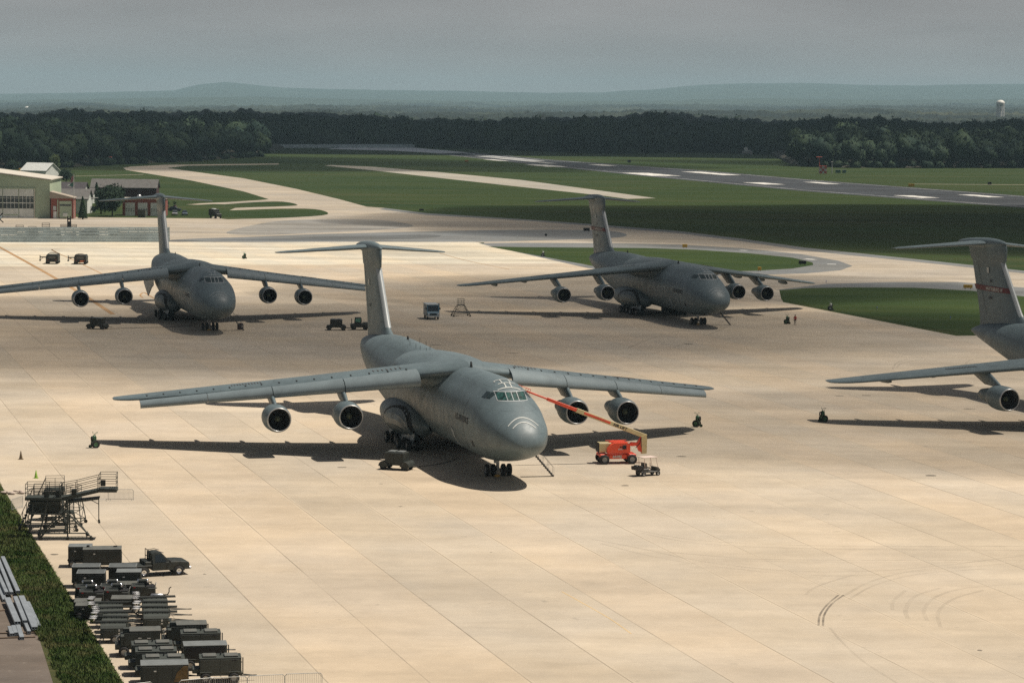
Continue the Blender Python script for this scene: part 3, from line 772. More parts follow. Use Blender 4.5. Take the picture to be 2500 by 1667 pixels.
M_WM_D = mat('pale_grey_stencil', (.27, .31, .33), .6)
M_BM = mat('dark_stencil', (.012, .014, .02), .6)
M_RED = mat('red_paint', (.12, .018, .018), .6)
M_ORANGE = mat('red_streamer', (.62, .05, .03), .7)
def textmesh(body, size, bold=.0, font_scale_x=1.0):
    cu = bpy.data.curves.new('t', 'FONT'); cu.body = body; cu.size = size; cu.align_x = 'CENTER'; cu.offset = bold
    cu.resolution_u = 2; o = bpy.data.objects.new('t', cu); COL.objects.link(o)
    me = bpy.data.meshes.new_from_object(o, depsgraph=bpy.context.evaluated_depsgraph_get())
    bpy.data.objects.remove(o)
    V = [(v.co.x*font_scale_x, v.co.y) for v in me.vertices]; F = [tuple(p.vertices) for p in me.polygons]
    bpy.data.meshes.remove(me)
    # cut long edges so lettering can follow a curved skin
    return V, F
def airfoil(n=15):
    pts = []
    xs = [(1-math.cos(math.pi*k/(n-1)))/2 for k in range(n)]
    T = lambda x: 5*(.2969*math.sqrt(x)-.126*x-.3516*x*x+.2843*x**3-.1015*x**4)
    up = [(x, T(x)) for x in xs]; lo = [(x, -T(x)*.75) for x in xs]
    return list(reversed(up)) + lo[1:-1]
AF = airfoil()
def lift_ring(le, chord, thick, y, z, inc=0, axis='wing'):
    out = []
    for x, t in AF:
        X = x*chord; Z = t*thick*chord
        if axis == 'wing': out.append((le+X*math.cos(inc)+Z*math.sin(inc), y, z+Z*math.cos(inc)-X*math.sin(inc)))
        else: out.append((le+X, Z, z))
    return out
def wz(y): return 8.55-.137*(y-3.6)
def wle(y): return 21.5+.572*(y-3.6)
def wch(y): return interp([(0, 15.5), (3.6, 13.6), (14, 9.9), (31.5, 5.2), (33.0, 4.3), (33.7, 3.0), (33.95, 1.6)], y)
M_STB = mat('stencil_brown', (.08, .06, .055), .6)
def wtop(x, y):
    c = wch(y); s_ = max(.001, (x-wle(y))/c); th = interp([(0, .14), (12, .12), (34, .10)], y)
    return wz(y)+.25+5*(.2969*math.sqrt(s_)-.126*s_-.3516*s_*s_+.2843*s_**3-.1015*s_**4)*th*c-(x-wle(y))*math.sin(.045-.0013*y)
def make_wing(sd, parent, slats):
    mb = MB(); rings = []
    for y in (0, 2, 3.6, 6, 9, 12, 15, 18, 21, 24, 27, 29.5, 31.5, 32.6, 33.3, 33.7, 33.95):
        le = wle(y)+(0 if y < 32 else (y-31.5)**2*.28)
        rings.append(lift_ring(le, wch(y), interp([(0, .14), (12, .12), (34, .10)], y), y*sd, wz(y)+.25, .045-.0013*y))
    mb.loft(rings)
    w = mb.build('wing', M_PAINT, parent)
    if slats:
        segs = ((4.9, 11.9), (11.98, 18.72), (18.8, 25), (25.05, 31.6))
        for a, b in segs:
            mb = MB(); rr = []
            for k in range(5):
                y = a+(b-a)*k/4; c = wch(y)*.16+.35; le = wle(y)-.75-c*.18; z = wz(y)-.42
                pr = [(0, 0), (.05, .17), (.25, .36), (.6, .50), (1, .55), (.98, .50), (.6, .36), (.28, .14), (.2, -.08), (.12, -.17), (.04, -.13)]
                rr.append([(le+px*c*1.05, y*sd, z+pz*c*.95) for px, pz in pr])
            mb.loft(rr, smooth=True)
            # tracks between slat and wing show as short dark ticks
            for k in range(4):
                y = a+(b-a)*(k+.5)/4; c = wch(y)*.16+.35
                xx = wle(y)+.42*c+.25; mb.box((xx, y*sd, wtop(xx, y)+.02), (.45, .13, .05), mi=1, ry=-math.atan2(wtop(xx+.2, y)-wtop(xx-.2, y), .4))
            mb.build('slat', [M_PAINT_L2, M_DARK], w)
    # flap track fairings under the trailing edge
    for y in (7.5, 12.5, 17.5, 22.5, 27.5):
        m2 = MB(); te = wle(y)+wch(y); m2.sphere((te-1.0, y*sd, wz(y)-.35), 1, 10, (2.6, .28, .38)); m2.build('flap_track_fairing', M_PAINT, w)
    # access panels and stencils on the upper surface
    rnd = random.Random(4)
    for a, b in ((19.5, 22.5), (6.2, 8.8)):
        mb = MB(); y = a
        while y < b:
            x = wle(y)+2.1; z = wtop(x, y)
            mb.box((x, y*sd, z+.02), (.75, .09, .03), ry=-math.atan2(wtop(x+.2, y)-wtop(x-.2, y), .4)); y += .28 if a > 10 else .42
        mb.build('access_stencil', M_STB, w)
    return w
M_PAINT_L2 = mat('slat_grey', (.18, .222, .238), .4, var=.12, scale=.6)
def make_engine(x0, y0, z0, parent, wingy):
    e = MB()
    e.lathe([(.02, 1.13), (-.06, 1.17), (-.02, 1.22), (.10, 1.27)], (x0, y0, z0), 'X', 40, 1)
    e.lathe([(.10, 1.27), (.5, 1.35), (1.2, 1.41), (2.2, 1.42), (3.0, 1.34), (3.6, 1.22), (3.62, 1.12), (3.3, 1.08)], (x0, y0, z0), 'X', 40, 0)
    e.lathe([(3.3, .98), (4.2, .93), (5.4, .80), (6.6, .60), (6.62, .52), (6.0, .5)], (x0, y0, z0), 'X', 28, 0)
    e.lathe([(5.9, .45), (6.9, .34), (7.8, .04), (7.82, .0)], (x0, y0, z0), 'X', 16, 2)
    e.lathe([(3.3, 1.1), (3.3, .97)], (x0, y0, z0), 'X', 28, 2)
    n = e.build('engine', [M_PAINT, M_LIP, M_DUCT], parent)
    d = MB(); d.lathe([(.03, 1.125), (.3, 1.10), (1.35, 1.14), (1.4, .3)], (x0, y0, z0), 'X', 36, 0); d.build('intake_duct', M_DUCT, n)
    f = MB()
    for k in range(28):
        t = 2*math.pi*k/28; c, s = math.cos(t), math.sin(t); c2, s2 = math.cos(t+.12), math.sin(t+.12); c3, s3 = math.cos(t+.28), math.sin(t+.28)
        X = x0+1.0
        f.add([(X, y0+.3*c, z0+.3*s), (X+.02, y0+1.08*c2, z0+1.08*s2), (X+.18, y0+1.08*c3, z0+1.08*s3), (X+.2, y0+.3*c3, z0+.3*s3)], [(0, 1, 2, 3)])
    f.build('fan', mat_fan, n)
    s_ = MB(); s_.lathe([(.62, .0), (.66, .08), (.85, .24), (1.1, .34)], (x0, y0, z0), 'X', 20); s_.build('spinner', mat_spin, n)
    # pylon
    p = MB(); rings = []
    wl_, wzz = wle(abs(wingy)), wz(abs(wingy))
    for s, th in ((0, .16), (.25, .24), (.5, .26), (.75, .26), (1, .22)):
        zz = z0+1.15+(wzz+.05-z0-1.15)*s
        xa = x0+1.5+(wl_+.1-x0-1.5)*s; xb = x0+6.2+(wl_+6.0-x0-6.2)*s
        ring = []
        for u, w_ in ((0, 0), (.06, .7), (.25, 1), (.6, .9), (1, 0), (.6, -.9), (.25, -1), (.06, -.7)):
            ring.append((xa+(xb-xa)*u, y0+w_*th, zz))
        rings.append(ring)
    p.loft(rings); p.build('pylon', M_PAINT, n)
    return n
mat_fan = mat('fan_blades', (.06, .06, .062), .4, .5)
mat_spin = mat('spinner_paint', (.10, .12, .08), .5)
def strip(mb, fn, us, w, n=2):
    """ribbon on the skin: fn(u, off) -> point; us parameter values; w half width"""
    vs = []
    for u in us: vs += [fn(u, w), fn(u, -w)]
    mb.add(vs, [(2*i, 2*i+1, 2*i+3, 2*i+2) for i in range(len(us)-1)])
def lin(a, b, n): return [a+(b-a)*k/(n-1) for k in range(n)]
def make_aircraft(label, lit_cockpit=False, slats=True, stripes=True, fin_mark=None, ladder=True, doors=True, mark=None, door_hang=False, antennas=False, stair=True):
    t = empty('transport_aircraft', (0, 0, 0), 0, label, 'aircraft', 'grey transport aircraft parked on the apron')
    # fuselage
    st = [-2, -1.985, -1.94, -1.85, -1.7, -1.5, -1.2, -.8, -.4, 0, .5, 1, 1.6, 2.2, 2.8, 3.3, 3.8, 4.3, 4.8, 5.4, 6, 7, 8, 9.5, 11, 13, 15, 18, 21, 24, 27, 30, 33, 36, 39, 42, 44, 46, 48, 50, 52, 54, 56, 58, 60, 62, 64, 66, 68, 69.5, 70.6, 71.3, 71.7, 71.8]
    n = 56; rings = []
    for x in st:
        a, b = zb(x), zt(x); ring = []
        for k in range(n):
            an = 2*math.pi*k/n; tt = (1-math.cos(an))/2; w_ = halfw(x, tt)
            ring.append((x, math.copysign(w_, math.sin(an)) if w_ > 0 else 0, a+(b-a)*tt))
        rings.append(ring)
    mb = MB(); mb.loft(rings, caps=False); mb.add([(71.8, 0, 7.72)], [])
    mb.add(rings[-1], [tuple(range(n))])
    fu = mb.build('fuselage', M_PAINT, t)
    fa = MB(); rr = []
    for k in range(19):      # wing to body fairing
        s = k/18; x = 19.5+24.5*s; f = max(0, math.sin(math.pi*s))**.7
        rr.append([(x, math.cos(q)*(1.2+3.7*f), 8.1+max(-.9, math.sin(q))*(1.25+.72*f) if math.sin(q) < 0 else 8.1+math.sin(q)*(.9+1.05*f)) for q in [2*math.pi*j/28 for j in range(28)]])
    fa.loft(rr); fa.build('wing_fairing', M_PAINT, t)
    for sd in (1, -1): make_wing(sd, t, slats)
    for sd in (1, -1):
        make_engine(21.6, 12.05*sd, 4.55, t, 12.05); make_engine(25.4, 18.8*sd, 3.95, t, 18.8)
    # gear fairings
    for sd in (1, -1):
        g = MB(); rr = []
        for k in range(17):
            s = k/16; x = 25.4+20.6*s; f = math.sin(math.pi*s)**.45 if 0 < s < 1 else .02
            rr.append([(x, sd*(3.0+math.cos(q)*2.0*f), 2.75+math.sin(q)*1.9*f) for q in [2*math.pi*j/28 for j in range(28)]])
        g.loft(rr); pod = g.build('gear_fairing', M_PAINT, t)
        # wheel well with hanging doors
        def pod_y(x, z, off=.07):
            s = (x-25.4)/20.6; f = math.sin(math.pi*s)**.45; sn = (z-2.75)/(1.9*f); sn = max(-1, min(1, sn))
            return sd*(3.0+math.sqrt(1-sn*sn)*2.0*f+off)
        for (xa, xb, dark) in ((27.4, 38.6, False),):
            w_ = MB(); N = 14; vs = []
            for i in range(N+1):
                u = math.pi*i/N; xx = (xa+xb)/2-(xb-xa)/2*math.cos(u); zz = 1.2+3.1*math.sin(u)**.62
                vs.append((xx, zz))
            P_ = []; F_ = []
            for i, (xx, zz) in enumerate(vs):
                for j in range(6):
                    z_ = 1.15+(zz-1.15)*j/5; P_.append((xx, pod_y(xx, z_), z_))
            for i in range(N):
                for j in range(5): F_.append((i*6+j, i*6+j+1, (i+1)*6+j+1, (i+1)*6+j))
            w_.add(P_, F_); w_.build('wheel_well', M_DARK, pod)
            if not dark:
                w2 = MB(); P_ = []
                for i, (xx, zz) in enumerate(vs):
                    xx2 = (xa+xb)/2+.1+(xx-(xa+xb)/2)*.86; zz = 1.15+(zz-1.15)*.92
                    for j in range(6): z_ = 1.15+(zz-1.15)*j/5; P_.append((xx2, pod_y(xx2, z_, .13), z_))
                w2.add(P_, F_); w2.build('gear_door', M_PAINT, pod)
        for z_ in ((.0),):
            h = MB(); h.box((30.4, sd*4.1, 1.25), (5.6, .08, 1.3), rx=sd*.25, bev=.02); h.box((36.9, sd*4.1, 1.25), (4.0, .08, 1.2), rx=sd*.25, bev=.02); h.build('gear_door', M_PAINT, pod)
    # main gear bogies: four, six wheels each
    for sd in (1, -1):
        for bx in (29.6, 35.2):
            b = MB(); b.tube((bx, sd*4.0, 2.6), (bx, sd*4.0, .62), .24, 12); b.box((bx, sd*4.0, .66), (2.6, .26, .26), bev=.04); b.tube((bx-.9, sd*4.0, .62), (bx, sd*4.0, 1.8), .09, 8)
            for dx, yy in ((-1.15, .55), (.95, 1.05)): b.tube((bx+dx, sd*4.0-yy, .62), (bx+dx, sd*4.0+yy, .62), .09, 8)
            bo = b.build('main_gear', M_STRUT, t)
            for dx, dy in ((-1.15, .5), (-1.15, -.5), (.95, .42), (.95, -.42), (.95, 1.05), (.95, -1.05)):
                w_ = MB(); w_.wheel((bx+dx, sd*4.0+dy, .62), .62, .40, 'Y', 20); w_.build('wheel', [M_TYRE, M_HUB], bo)
    b = MB(); b.tube((8.7, 0, 2.6), (8.7, 0, .62), .17, 12); b.tube((8.7, -1.25, .60), (8.7, 1.25, .60), .10, 8); b.tube((8.7, 0, 1.1), (10.6, 0, 2.3), .09, 8); b.box((7.7, .5, 1.75), (1.2, .05, .7), ry=.1)
    ng = b.build('nose_gear', M_STRUT, t)
    for y in (-1.18, -.58, .34+.1, 1.1):
        w_ = MB(); w_.wheel((8.7, y, .60), .60, .36, 'Y', 22); w_.build('wheel', [M_TYRE, M_HUB], ng)
    c = MB(); c.box((7.9, .25, .12), (.25, .5, .22), bev=.03); c.build('wheel_chock', mat_chock, ng)
    # fin
    mb = MB(); rr = []
    for z, le, te in ((8.3, 54.6, 69.6), (9.4, 55.2, 69.7), (9.9, 56.6, 69.8), (10.3, 57.7, 69.9), (11, 58.6, 70.1), (13, 60.2, 70.8), (16, 62.6, 71.9), (17.1, 63.45, 72.3), (17.2, 62.9, 72.7), (18.6, 62.8, 73.4), (19.3, 63.0, 73.9)):
        rr.append(lift_ring(le, te-le, .105, 0, z, axis='fin'))
    mb.loft(rr); fin = mb.build('tail_fin', M_PAINT, t)
    r_ = MB()
    for sd in (1, -1):
        for z0, z1 in ((10.2, 13.4), (13.6, 16.9)):
            f = lambda z, k: (interp([(8.3, 69.6), (19.3, 73.9)], z)-k)
            r_.add([(f(z0, 3.1), sd*.33, z0), (f(z0, 3.05), sd*.34, z0), (f(z1, 2.65), sd*.30, z1), (f(z1, 2.7), sd*.29, z1)], [(0, 1, 2, 3)])
    r_.build('rudder_gap', M_DARK, fin)
    le = MB()   # bare leading edge
    vs = []
    for z, x in ((10.5, 58.02), (11, 58.56), (13, 60.15), (16, 62.55), (17.1, 63.4)):
        vs += [(x+.42, .36, z), (x+.02, .14, z), (x-.04, 0, z), (x+.02, -.14, z), (x+.42, -.36, z)]
    le.add(vs, [(i*5+j, i*5+j+1, (i+1)*5+j+1, (i+1)*5+j) for i in range(4) for j in range(4)], 0, True); le.build('leading_edge', M_PAINT_L, fin)
    # tailplane and bullet
    bl = MB(); rr = []
    for k in range(15):
        s = k/14; x = 62.9+13.8*s; f = (math.sin(math.pi*s**.8))**.6 if 0 < s < 1 else .02
        rr.append([(x, math.cos(q)*.78*f, 19.45+math.sin(q)*.72*f-.25*s) for q in [2*math.pi*j/18 for j in range(18)]])
    bl.loft(rr); bl.build('tail_fairing', M_PAINT, t)
    for sd in (1, -1):
        mb = MB(); rr = []
        for y in (0, .8, 3, 6, 9, 10, 10.3, 10.45):
            l_ = 66.6+.60*y+(0 if y < 9 else (y-9)**2*.3); c_ = 7.4-.43*y-(0 if y < 9 else (y-9)**2*.5)
            rr.append(lift_ring(l_, c_, .10, y*sd, 19.42-.095*y, .02))
        mb.loft(rr); mb.build('tailplane', M_PAINT, t)
    # cockpit glazing
    gm = M_GLASS_G if lit_cockpit else M_GLASS
    def pane_front(ya, yb, z0=8.12, z1=8.78):
        m_ = MB(); N = 4; vs = []
        for i in range(N+1):
            y = ya+(yb-ya)*i/N
            for j in range(N+1):
                z = z0+(z1-z0)*j/N; vs.append((nose_x(y, z)-.03, y, z+.01))
        m_.add(vs, [(i*(N+1)+j, i*(N+1)+j+1, (i+1)*(N+1)+j+1, (i+1)*(N+1)+j) for i in range(N) for j in range(N)], 0, True); m_.build('windscreen_pane', gm, fu)
    for a, b_ in ((1.42, .62), (.52, .04), (-.04, -.52), (-.62, -1.42)): pane_front(a, b_)
    for sd in (1, -1):
        for xa, xb in ((4.35, 5.0), (5.1, 5.9)):
            m_ = MB(); vs = []
            for i in range(4):
                x = xa+(xb-xa)*i/3
                for j in range(4): z = 8.18+.55*j/3; vs.append((x, sd*(W(x, z)+.03), z+.005))
            m_.add(vs, [(i*4+j, i*4+j+1, (i+1)*4+j+1, (i+1)*4+j) for i in range(3) for j in range(3)], 0, True); m_.build('side_window', M_GLASS, fu)
    fr = MB()
    for y in (1.5, .57, 0, -.57, -1.5): strip(fr, lambda u, o, y=y: (nose_x(y+o, u)-.045, y+o, u), lin(8.05, 8.85, 5), .035)
    for z in (8.06, 8.84): strip(fr, lambda u, o, z=z: (nose_x(u, z+o)-.045, u, z+o), lin(-1.5, 1.5, 15), .03)
    fr.build('window_frame', M_PAINT_L, fu)
    # refuelling marks on the roof and the double arc on the nose
    mk = M_WM if lit_cockpit else M_WM_D
    rm = MB()
    for x, yw in ((4.75, 1.15), (5.75, .85), (7.0, .95)): strip(rm, lambda u, o, x=x: (x+o, u, top_z(x+o, u)+.03), lin(-yw, yw, 11), .075)
    for y, xa, xb in ((.28, 4.75, 5.75), (-.28, 4.75, 5.75), (.42, 5.75, 7.0), (-.42, 5.75, 7.0), (.95, 6.6, 7.0)): strip(rm, lambda u, o, y=y: (u, y+o, top_z(u, y+o)+.03), lin(xa, xb, 6), .06)
    rm.build('refuelling_marks', mk, fu)
    na = MB()
    for z0, yw, dr in ((6.80, 1.5, .75), (6.42, 1.15, .55)):
        strip(na, lambda u, o, z0=z0, yw=yw, dr=dr: (nose_x(u, z0+o-dr*(u/yw)**2)-.04, u, z0+o-dr*(u/yw)**2), lin(-yw, yw, 21), .04)
    na.build('nose_arc_marks', mk, fu)
    # lettering
    def skin_text(body, x0, z0, size, mtl, name='lettering', side=1, bold=.02, sx=1.0):
        V, F = textmesh(body, size, bold, sx); m_ = MB(); vs = []
        for a, b_ in V:
            x = x0-a*side; z = z0+b_; vs.append((x, side*(W(x, z)+.045), z))
        m_.add(vs, F); m_.build(name, mtl, fu)
    def fin_text(body, xc, zc, size, mtl, name='lettering', side=1, bold=.01, sx=1.0):
        V, F = textmesh(body, size, bold, sx); m_ = MB()
        vs = []
        for a, b_ in V: vs.append((xc-a*side, side*fin_y(xc-a*side, zc+b_, .05), zc+b_))
        m_.add(vs, F); m_.build(name, mtl, fin)
    def fin_y(x, z, off):
        le_ = interp([(10.3, 57.7), (13, 60.2), (16, 62.6), (17.1, 63.45)], z); te_ = interp([(8.3, 69.6), (19.3, 73.9)], z); c_ = te_-le_; s = max(.001, min(1, (x-le_)/c_))
        return 5*(.2969*math.sqrt(s)-.126*s-.3516*s*s+.2843*s**3-.1015*s**4)*.105*c_+off
    for side in (1, -1):
        skin_text('U.S. AIR FORCE', 9.2, 5.45, .82, M_BM, side=side, bold=.025, sx=.92)
        if fin_mark:
            f = MB(); xa, xb = 60.4, 71.5
            for zz, xl, xr in ((13.55, 60.62, 70.85),):
                P_ = []; N = 12
                for i in range(N+1):
                    for z_ in (13.25, 13.9):
                        x = (60.5+.8*(z_-13.2))+(10.35)*i/N; P_.append((x, side*fin_y(x, z_, .03), z_))
                f.add(P_, [(2*i, 2*i+1, 2*i+3, 2*i+2) for i in range(N)]); f.build('fin_stripe', M_RED, fin)
            fin_text(fin_mark, 65.0, 13.35, .62, M_WM, side=side, sx=.95)
            fin_text('MC', 65.8, 14.4, .55, M_BM, side=side); fin_text('0447' if fin_mark else '', 66.0, 12.2, .6, M_BM, side=side)
        else:
            fin_text('AMC', 66.2, 12.4, .6, M_BM, side=side)
        fl = MB(); zc, xc = (15.6 if fin_mark else 14.9), 66.9
        for i, (z_, h_) in enumerate(((0, .9),)):
            P_ = [(xc+dx, side*fin_y(xc+dx, zc+dz, .04), zc+dz) for dx in (-.32, 0, .32) for dz in (0, .35, .7)]
            fl.add(P_, [(0, 1, 4, 3), (1, 2, 5, 4), (3, 4, 7, 6), (4, 5, 8, 7)])
        fl.build('flag_emblem', M_WM, fin)
        # small round emblem and crew door outline low on the nose
        cd = MB(); dx_, dz_ = 5.6, 3.2
        for (xa, za, xb, zb_) in ((13.6, 1.9+.6, 13.6, 4.3), (13.6, 4.3, 14.8, 4.4)):
            strip(cd, lambda u, o, xa=xa, za=za, xb=xb, zb_=zb_: (xa+(xb-xa)*u, side*(W(xa+(xb-xa)*u, za+(zb_-za)*u)+.04), za+(zb_-za)*u+o*(1 if xa != xb else 0)), lin(0, 1, 5), .04)
        ds = MB(); P_ = []
        for i in range(4):
            for j in range(4): x = 5.7+.55*i/3; z = 3.35+.55*j/3; P_.append((x, side*(W(x, z)+.035), z))
        ds.add(P_, [(i*4+j, i*4+j+1, (i+1)*4+j+1, (i+1)*4+j) for i in range(3) for j in range(3)]); ds.build('door_window', M_BM, fu)
    sg = MB()      # pale grey shield on the flank
    P_ = [(x, W(x, z)+.04, z) for x, z in ((13.7, 4.5), (13.1, 4.1), (12.9, 3.4), (13.0, 2.9), (12.5, 2.5), (13.3, 2.8), (13.6, 3.4), (13.9, 4.0))]
    sg.add(P_, [tuple(range(8))]); sg.build('flank_emblem', M_WM_D, fu)
    # aerials
    an = MB(); an.prism([(19.0, 9.6), (19.9, 9.6), (19.75, 10.25), (19.45, 10.25)], 'Y', -.05, .05); an.build('aerial', M_DARK, fu); an = MB(); an.prism([(48, 9.9), (48.7, 9.9), (48.6, 10.4), (48.3, 10.4)], 'Y', -.04, .04); an.build('aerial', M_DARK, fu)
    if antennas:
        st_ = MB()
        for x, y in ((40.5, .9), (42, -.6), (43.4, .9), (45, -.6), (38.5, .9), (37.2, .1), (46.6, .3), (36, .8)):
            st_.tube((x, y, top_z(x, y)-.05), (x, y, top_z(x, y)+.5), .025, 5)
        st_.build('roof_posts', M_DARK, fu)
    if doors:   # visor seam lines
        se = MB()
        strip(se, lambda u, o: (8.6+o, math.copysign(W(8.6+o, u), 1)+.03, u), lin(2.3, 7.8, 14), .03)
        strip(se, lambda u, o: (8.6+o, -W(8.6+o, u)-.03, u), lin(2.3, 7.8, 14), .03)
        se.build('visor_seam', M_BM, fu)
    if stair:
        cs = MB(); a, b_ = Vector((7.3, -3.15, 2.5)), Vector((7.3, -5.3, .02)); d = b_-a
        for dx in (-.25, .25):
            cs.tube(a+Vector((dx, 0, 0)), b_+Vector((dx, 0, 0)), .05, 6)
            cs.tube(a+Vector((dx, 0, .9)), b_+Vector((dx, 0, .9)), .014, 5)
            for k in range(5): p = a+d*(k/4)+Vector((dx, 0, 0)); cs.tube(p, p+Vector((0, 0, .9)), .012, 5)
        for k in range(11): p = a+d*((k+.5)/11); cs.box(p, (.5, .26, .05))
        cs.box((a+b_)/2+Vector((0, 0, -.08)), (.7, (d.length)*.96, .03), rx=-math.atan2(d.z, -d.y)*-1 if False else 0) if False else None
        cs.prism([(a.y, a.z-.12), (b_.y, b_.z-.0), (b_.y, b_.z+.05), (a.y, a.z+.05)], 'X', 7.3-.24, 7.3+.24)
        cs.build('crew_ladder', mat_ladder, t)
    if door_hang:
        h = MB(); h.prism([(44.2, 6.0), (57.0, 5.6), (56.6, 4.5), (50.9, 2.55), (46.5, 4.3), (44.0, 4.9)], 'Y', 4.35, 4.5); h.build('troop_door', M_PAINT, t)
    return t
mat_chock = mat('chock_yellow', (.45, .25, .03), .6)
mat_ladder = mat('ladder_grey', (.05, .055, .055), .5)
def put_aircraft(t, x, y, h): t.location = (x, y, 0); t.rotation_euler.z = R(h)
A1 = make_aircraft('large grey transport aircraft in the foreground with slats down and green-glinting cockpit glass', True, True, antennas=True)
put_aircraft(A1, 1.03, 246.73, 105.34)
A2 = make_aircraft('grey transport aircraft in cloud shade on the left with slats down and dark cockpit', False, True, door_hang=True)
put_aircraft(A2, -46.50, 411.04, 105.34)
A3 = make_aircraft('grey transport aircraft right of centre with clean wings and a red fin stripe', False, False, fin_mark='MARTINSBURG W')
put_aircraft(A3, 33.84, 433.06, 105.28)
A4 = make_aircraft('grey transport aircraft cut by the right picture edge, only tail and one wing showing', False, False, fin_mark='MARTINSBURG W')
put_aircraft(A4, 81.74, 274.29, 107.03)
# ------------------------------------------------------------------ ground equipment
M_OD = mat('olive_drab_paint', (.020, .025, .022), .55, var=.22, scale=1.6, dirt=(.045, .043, .035))
M_OD2 = mat('faded_olive_paint', (.042, .050, .044), .6, var=.2, scale=1.4, dirt=(.062, .06, .05))
M_TOPG = mat('pale_roof_panel', (.17, .185, .185), .5, var=.2, scale=1.3)  # roof tone paler than the cart bodies
M_TOPD = mat('dusty_roof_panel', (.11, .115, .105), .6, var=.25, scale=1.3, dirt=(.15, .135, .11))
M_BLK = mat('black_grille', (.012, .012, .013), .6)
M_CHR = mat('polished_metal', (.75, .76, .78), .18, 1.0, var=.1)
M_ALU = mat('dull_aluminium', (.55, .56, .57), .35, .8, var=.15)
M_GAL = mat('galvanised_tube', (.42, .43, .42), .45, .5)
M_LENS = mat('lamp_lens', (.8, .8, .8), .25, .3, var=.1)
M_REDL = mat('red_lens', (.35, .02, .02), .4)
M_WLBL = mat('white_label', (.65, .65, .62), .6)
M_WIN = mat('vehicle_glass', (.012, .018, .02), .06, var=0, spec=1.0)
M_ROPE = mat('black_cable', (.02, .02, .02), .7)
def cw(mb, c, r, w, n=16): return mb.wheel(c, r, w, 'Y', n)
def wheels(t, L, Wd, r=.28, w=.2, front=True, fx=.36):
    for x in ((-L*fx, L*fx) if front else (0,)):
        for y in (-Wd/2+.02, Wd/2-.02):
            m = MB(); cw(m, (x, y, r), r, w); m.build('wheel', [M_TYRE, M_HUB], t)
def towbar(t, x, L=.9, z=.4):
    m = MB(); m.tube((x, .25, z), (x+L, 0, z-.05), .035, 6); m.tube((x, -.25, z), (x+L, 0, z-.05), .035, 6); m.tube((x+L, 0, z-.05), (x+L+.25, 0, z-.05), .04, 6)
    m.build('tow_bar', M_OD, t)
def panels(mb, L, Wd, z0, z1, n, mi=0):
    """raised door panels with latches on both long sides"""
    for s in (-1, 1):
        for k in range(n):
            w = L/n; x = -L/2+w*(k+.5)
            mb.box((x, s*(Wd/2+.008), (z0+z1)/2), (w-.07, .03, z1-z0-.10), bev=.012, mi=mi)
def box_cart(L=2.0, Wd=1.5, H=1.6, ribs=True, top=None, label='', hatch=False):
    t = empty('generator_cart', (0, 0, 0), 0, label or 'olive generator cart', 'generator cart')
    b = MB(); b.box((0, 0, .62+(H-.62)/2), (L, Wd, H-.62), bev=.04); panels(b, L-.1, Wd, .66, H-.03, 3); b.box((0, 0, .5), (L*1.02, Wd*.9, .22), bev=.03)
    b.build('body', M_OD, t)
    r = MB(); r.box((0, 0, H+.02), (L+.03, Wd+.03, .05), bev=.02)
    if ribs:
        for k in range(4): r.box((0, -Wd*.33+Wd*.22*k, H+.055), (L*.94, .05, .03))
    if hatch:
        for s in (-1, 1): r.box((s*L*.24, 0, H+.09), (L*.30, Wd*.62, .10), bev=.03)
        r.tube((0, Wd*.2, H), (0, Wd*.2, H+.22), .05, 8)
    r.build('roof_panel', top or M_TOPG, t)
    g = MB(); g.box((L/2+.005, 0, H*.62), (.03, Wd*.7, H*.42)); 
    for k in range(7): g.box((L/2+.025, 0, H*.44+k*H*.055), (.02, Wd*.66, .02))
    g.build('grille', M_BLK, t)
    for s in (-1, 1):
        m = MB(); m.box((s*L*.36, 0, .60), (.62, Wd*1.04, .08), bev=.02); m.build('mudguard', M_OD, t)
    wheels(t, L, Wd, .27, .18, fx=.34); towbar(t, L/2)
    l = MB(); l.box((-L*.2, -Wd/2-.03, H*.80), (.16, .01, .07)); l.build('label_plate', M_WLBL, t)
    return t
def drum_cart(label=''):
    t = empty('compressor_cart', (0, 0, 0), 0, label, 'compressor cart'); L, Wd = 1.8, 1.35
    b = MB(); b.box((-.35, 0, .78), (1.0, Wd, .72), bev=.05); b.box((.55, 0, .70), (.75, Wd*.94, .56), bev=.05); b.box((0, 0, .42), (L, Wd*.8, .18)); panels(b, .9, Wd, .5, 1.1, 1); b.build('body', M_OD, t)
    b = MB(); b.box((.52, 0, 1.02), (.6, Wd*.7, .10), bev=.02); b.box((.3, .2, 1.14), (.3, .3, .2), bev=.02); b.build('engine_cover', M_BLK, t)
    d = MB(); d.lathe([(-.30, .17), (.30, .17)], (0, 0, 1.38), 'X', 20); dr = d.build('air_tank', M_OD, t)
    for s in (-1, 1):
        e = MB(); e.lathe([(s*.30, .17), (s*.36, .165), (s*.41, .10), (s*.42, .0)], (0, 0, 1.38), 'X', 20); e.build('end_cap', M_CHR, dr)
    h = MB(); h.path([(.85, -.5, .9), (.95, -.5, 1.2), (.95, .5, 1.2), (.85, .5, .9)], .02, 6); h.build('handle', M_GAL, t); h = MB(); h.tube((-.8, -.55, 1.1), (-.8, -.55, 1.3), .03, 6); h.build('filler_cap', M_GAL, t); h = MB(); h.path([(.1, .1, 1.1), (.1, .1, 1.3), (.3, .25, 1.38), (.75, .3, 1.05)], .03, 6); h.build('hose', M_BLK, t)
    r = MB(); r.box((-.6, -Wd/2-.03, 1.02), (.14, .03, .07)); r.build('marker_lamp', M_REDL, t)
    wheels(t, L, Wd, .24, .16); towbar(t, L/2, .7); return t
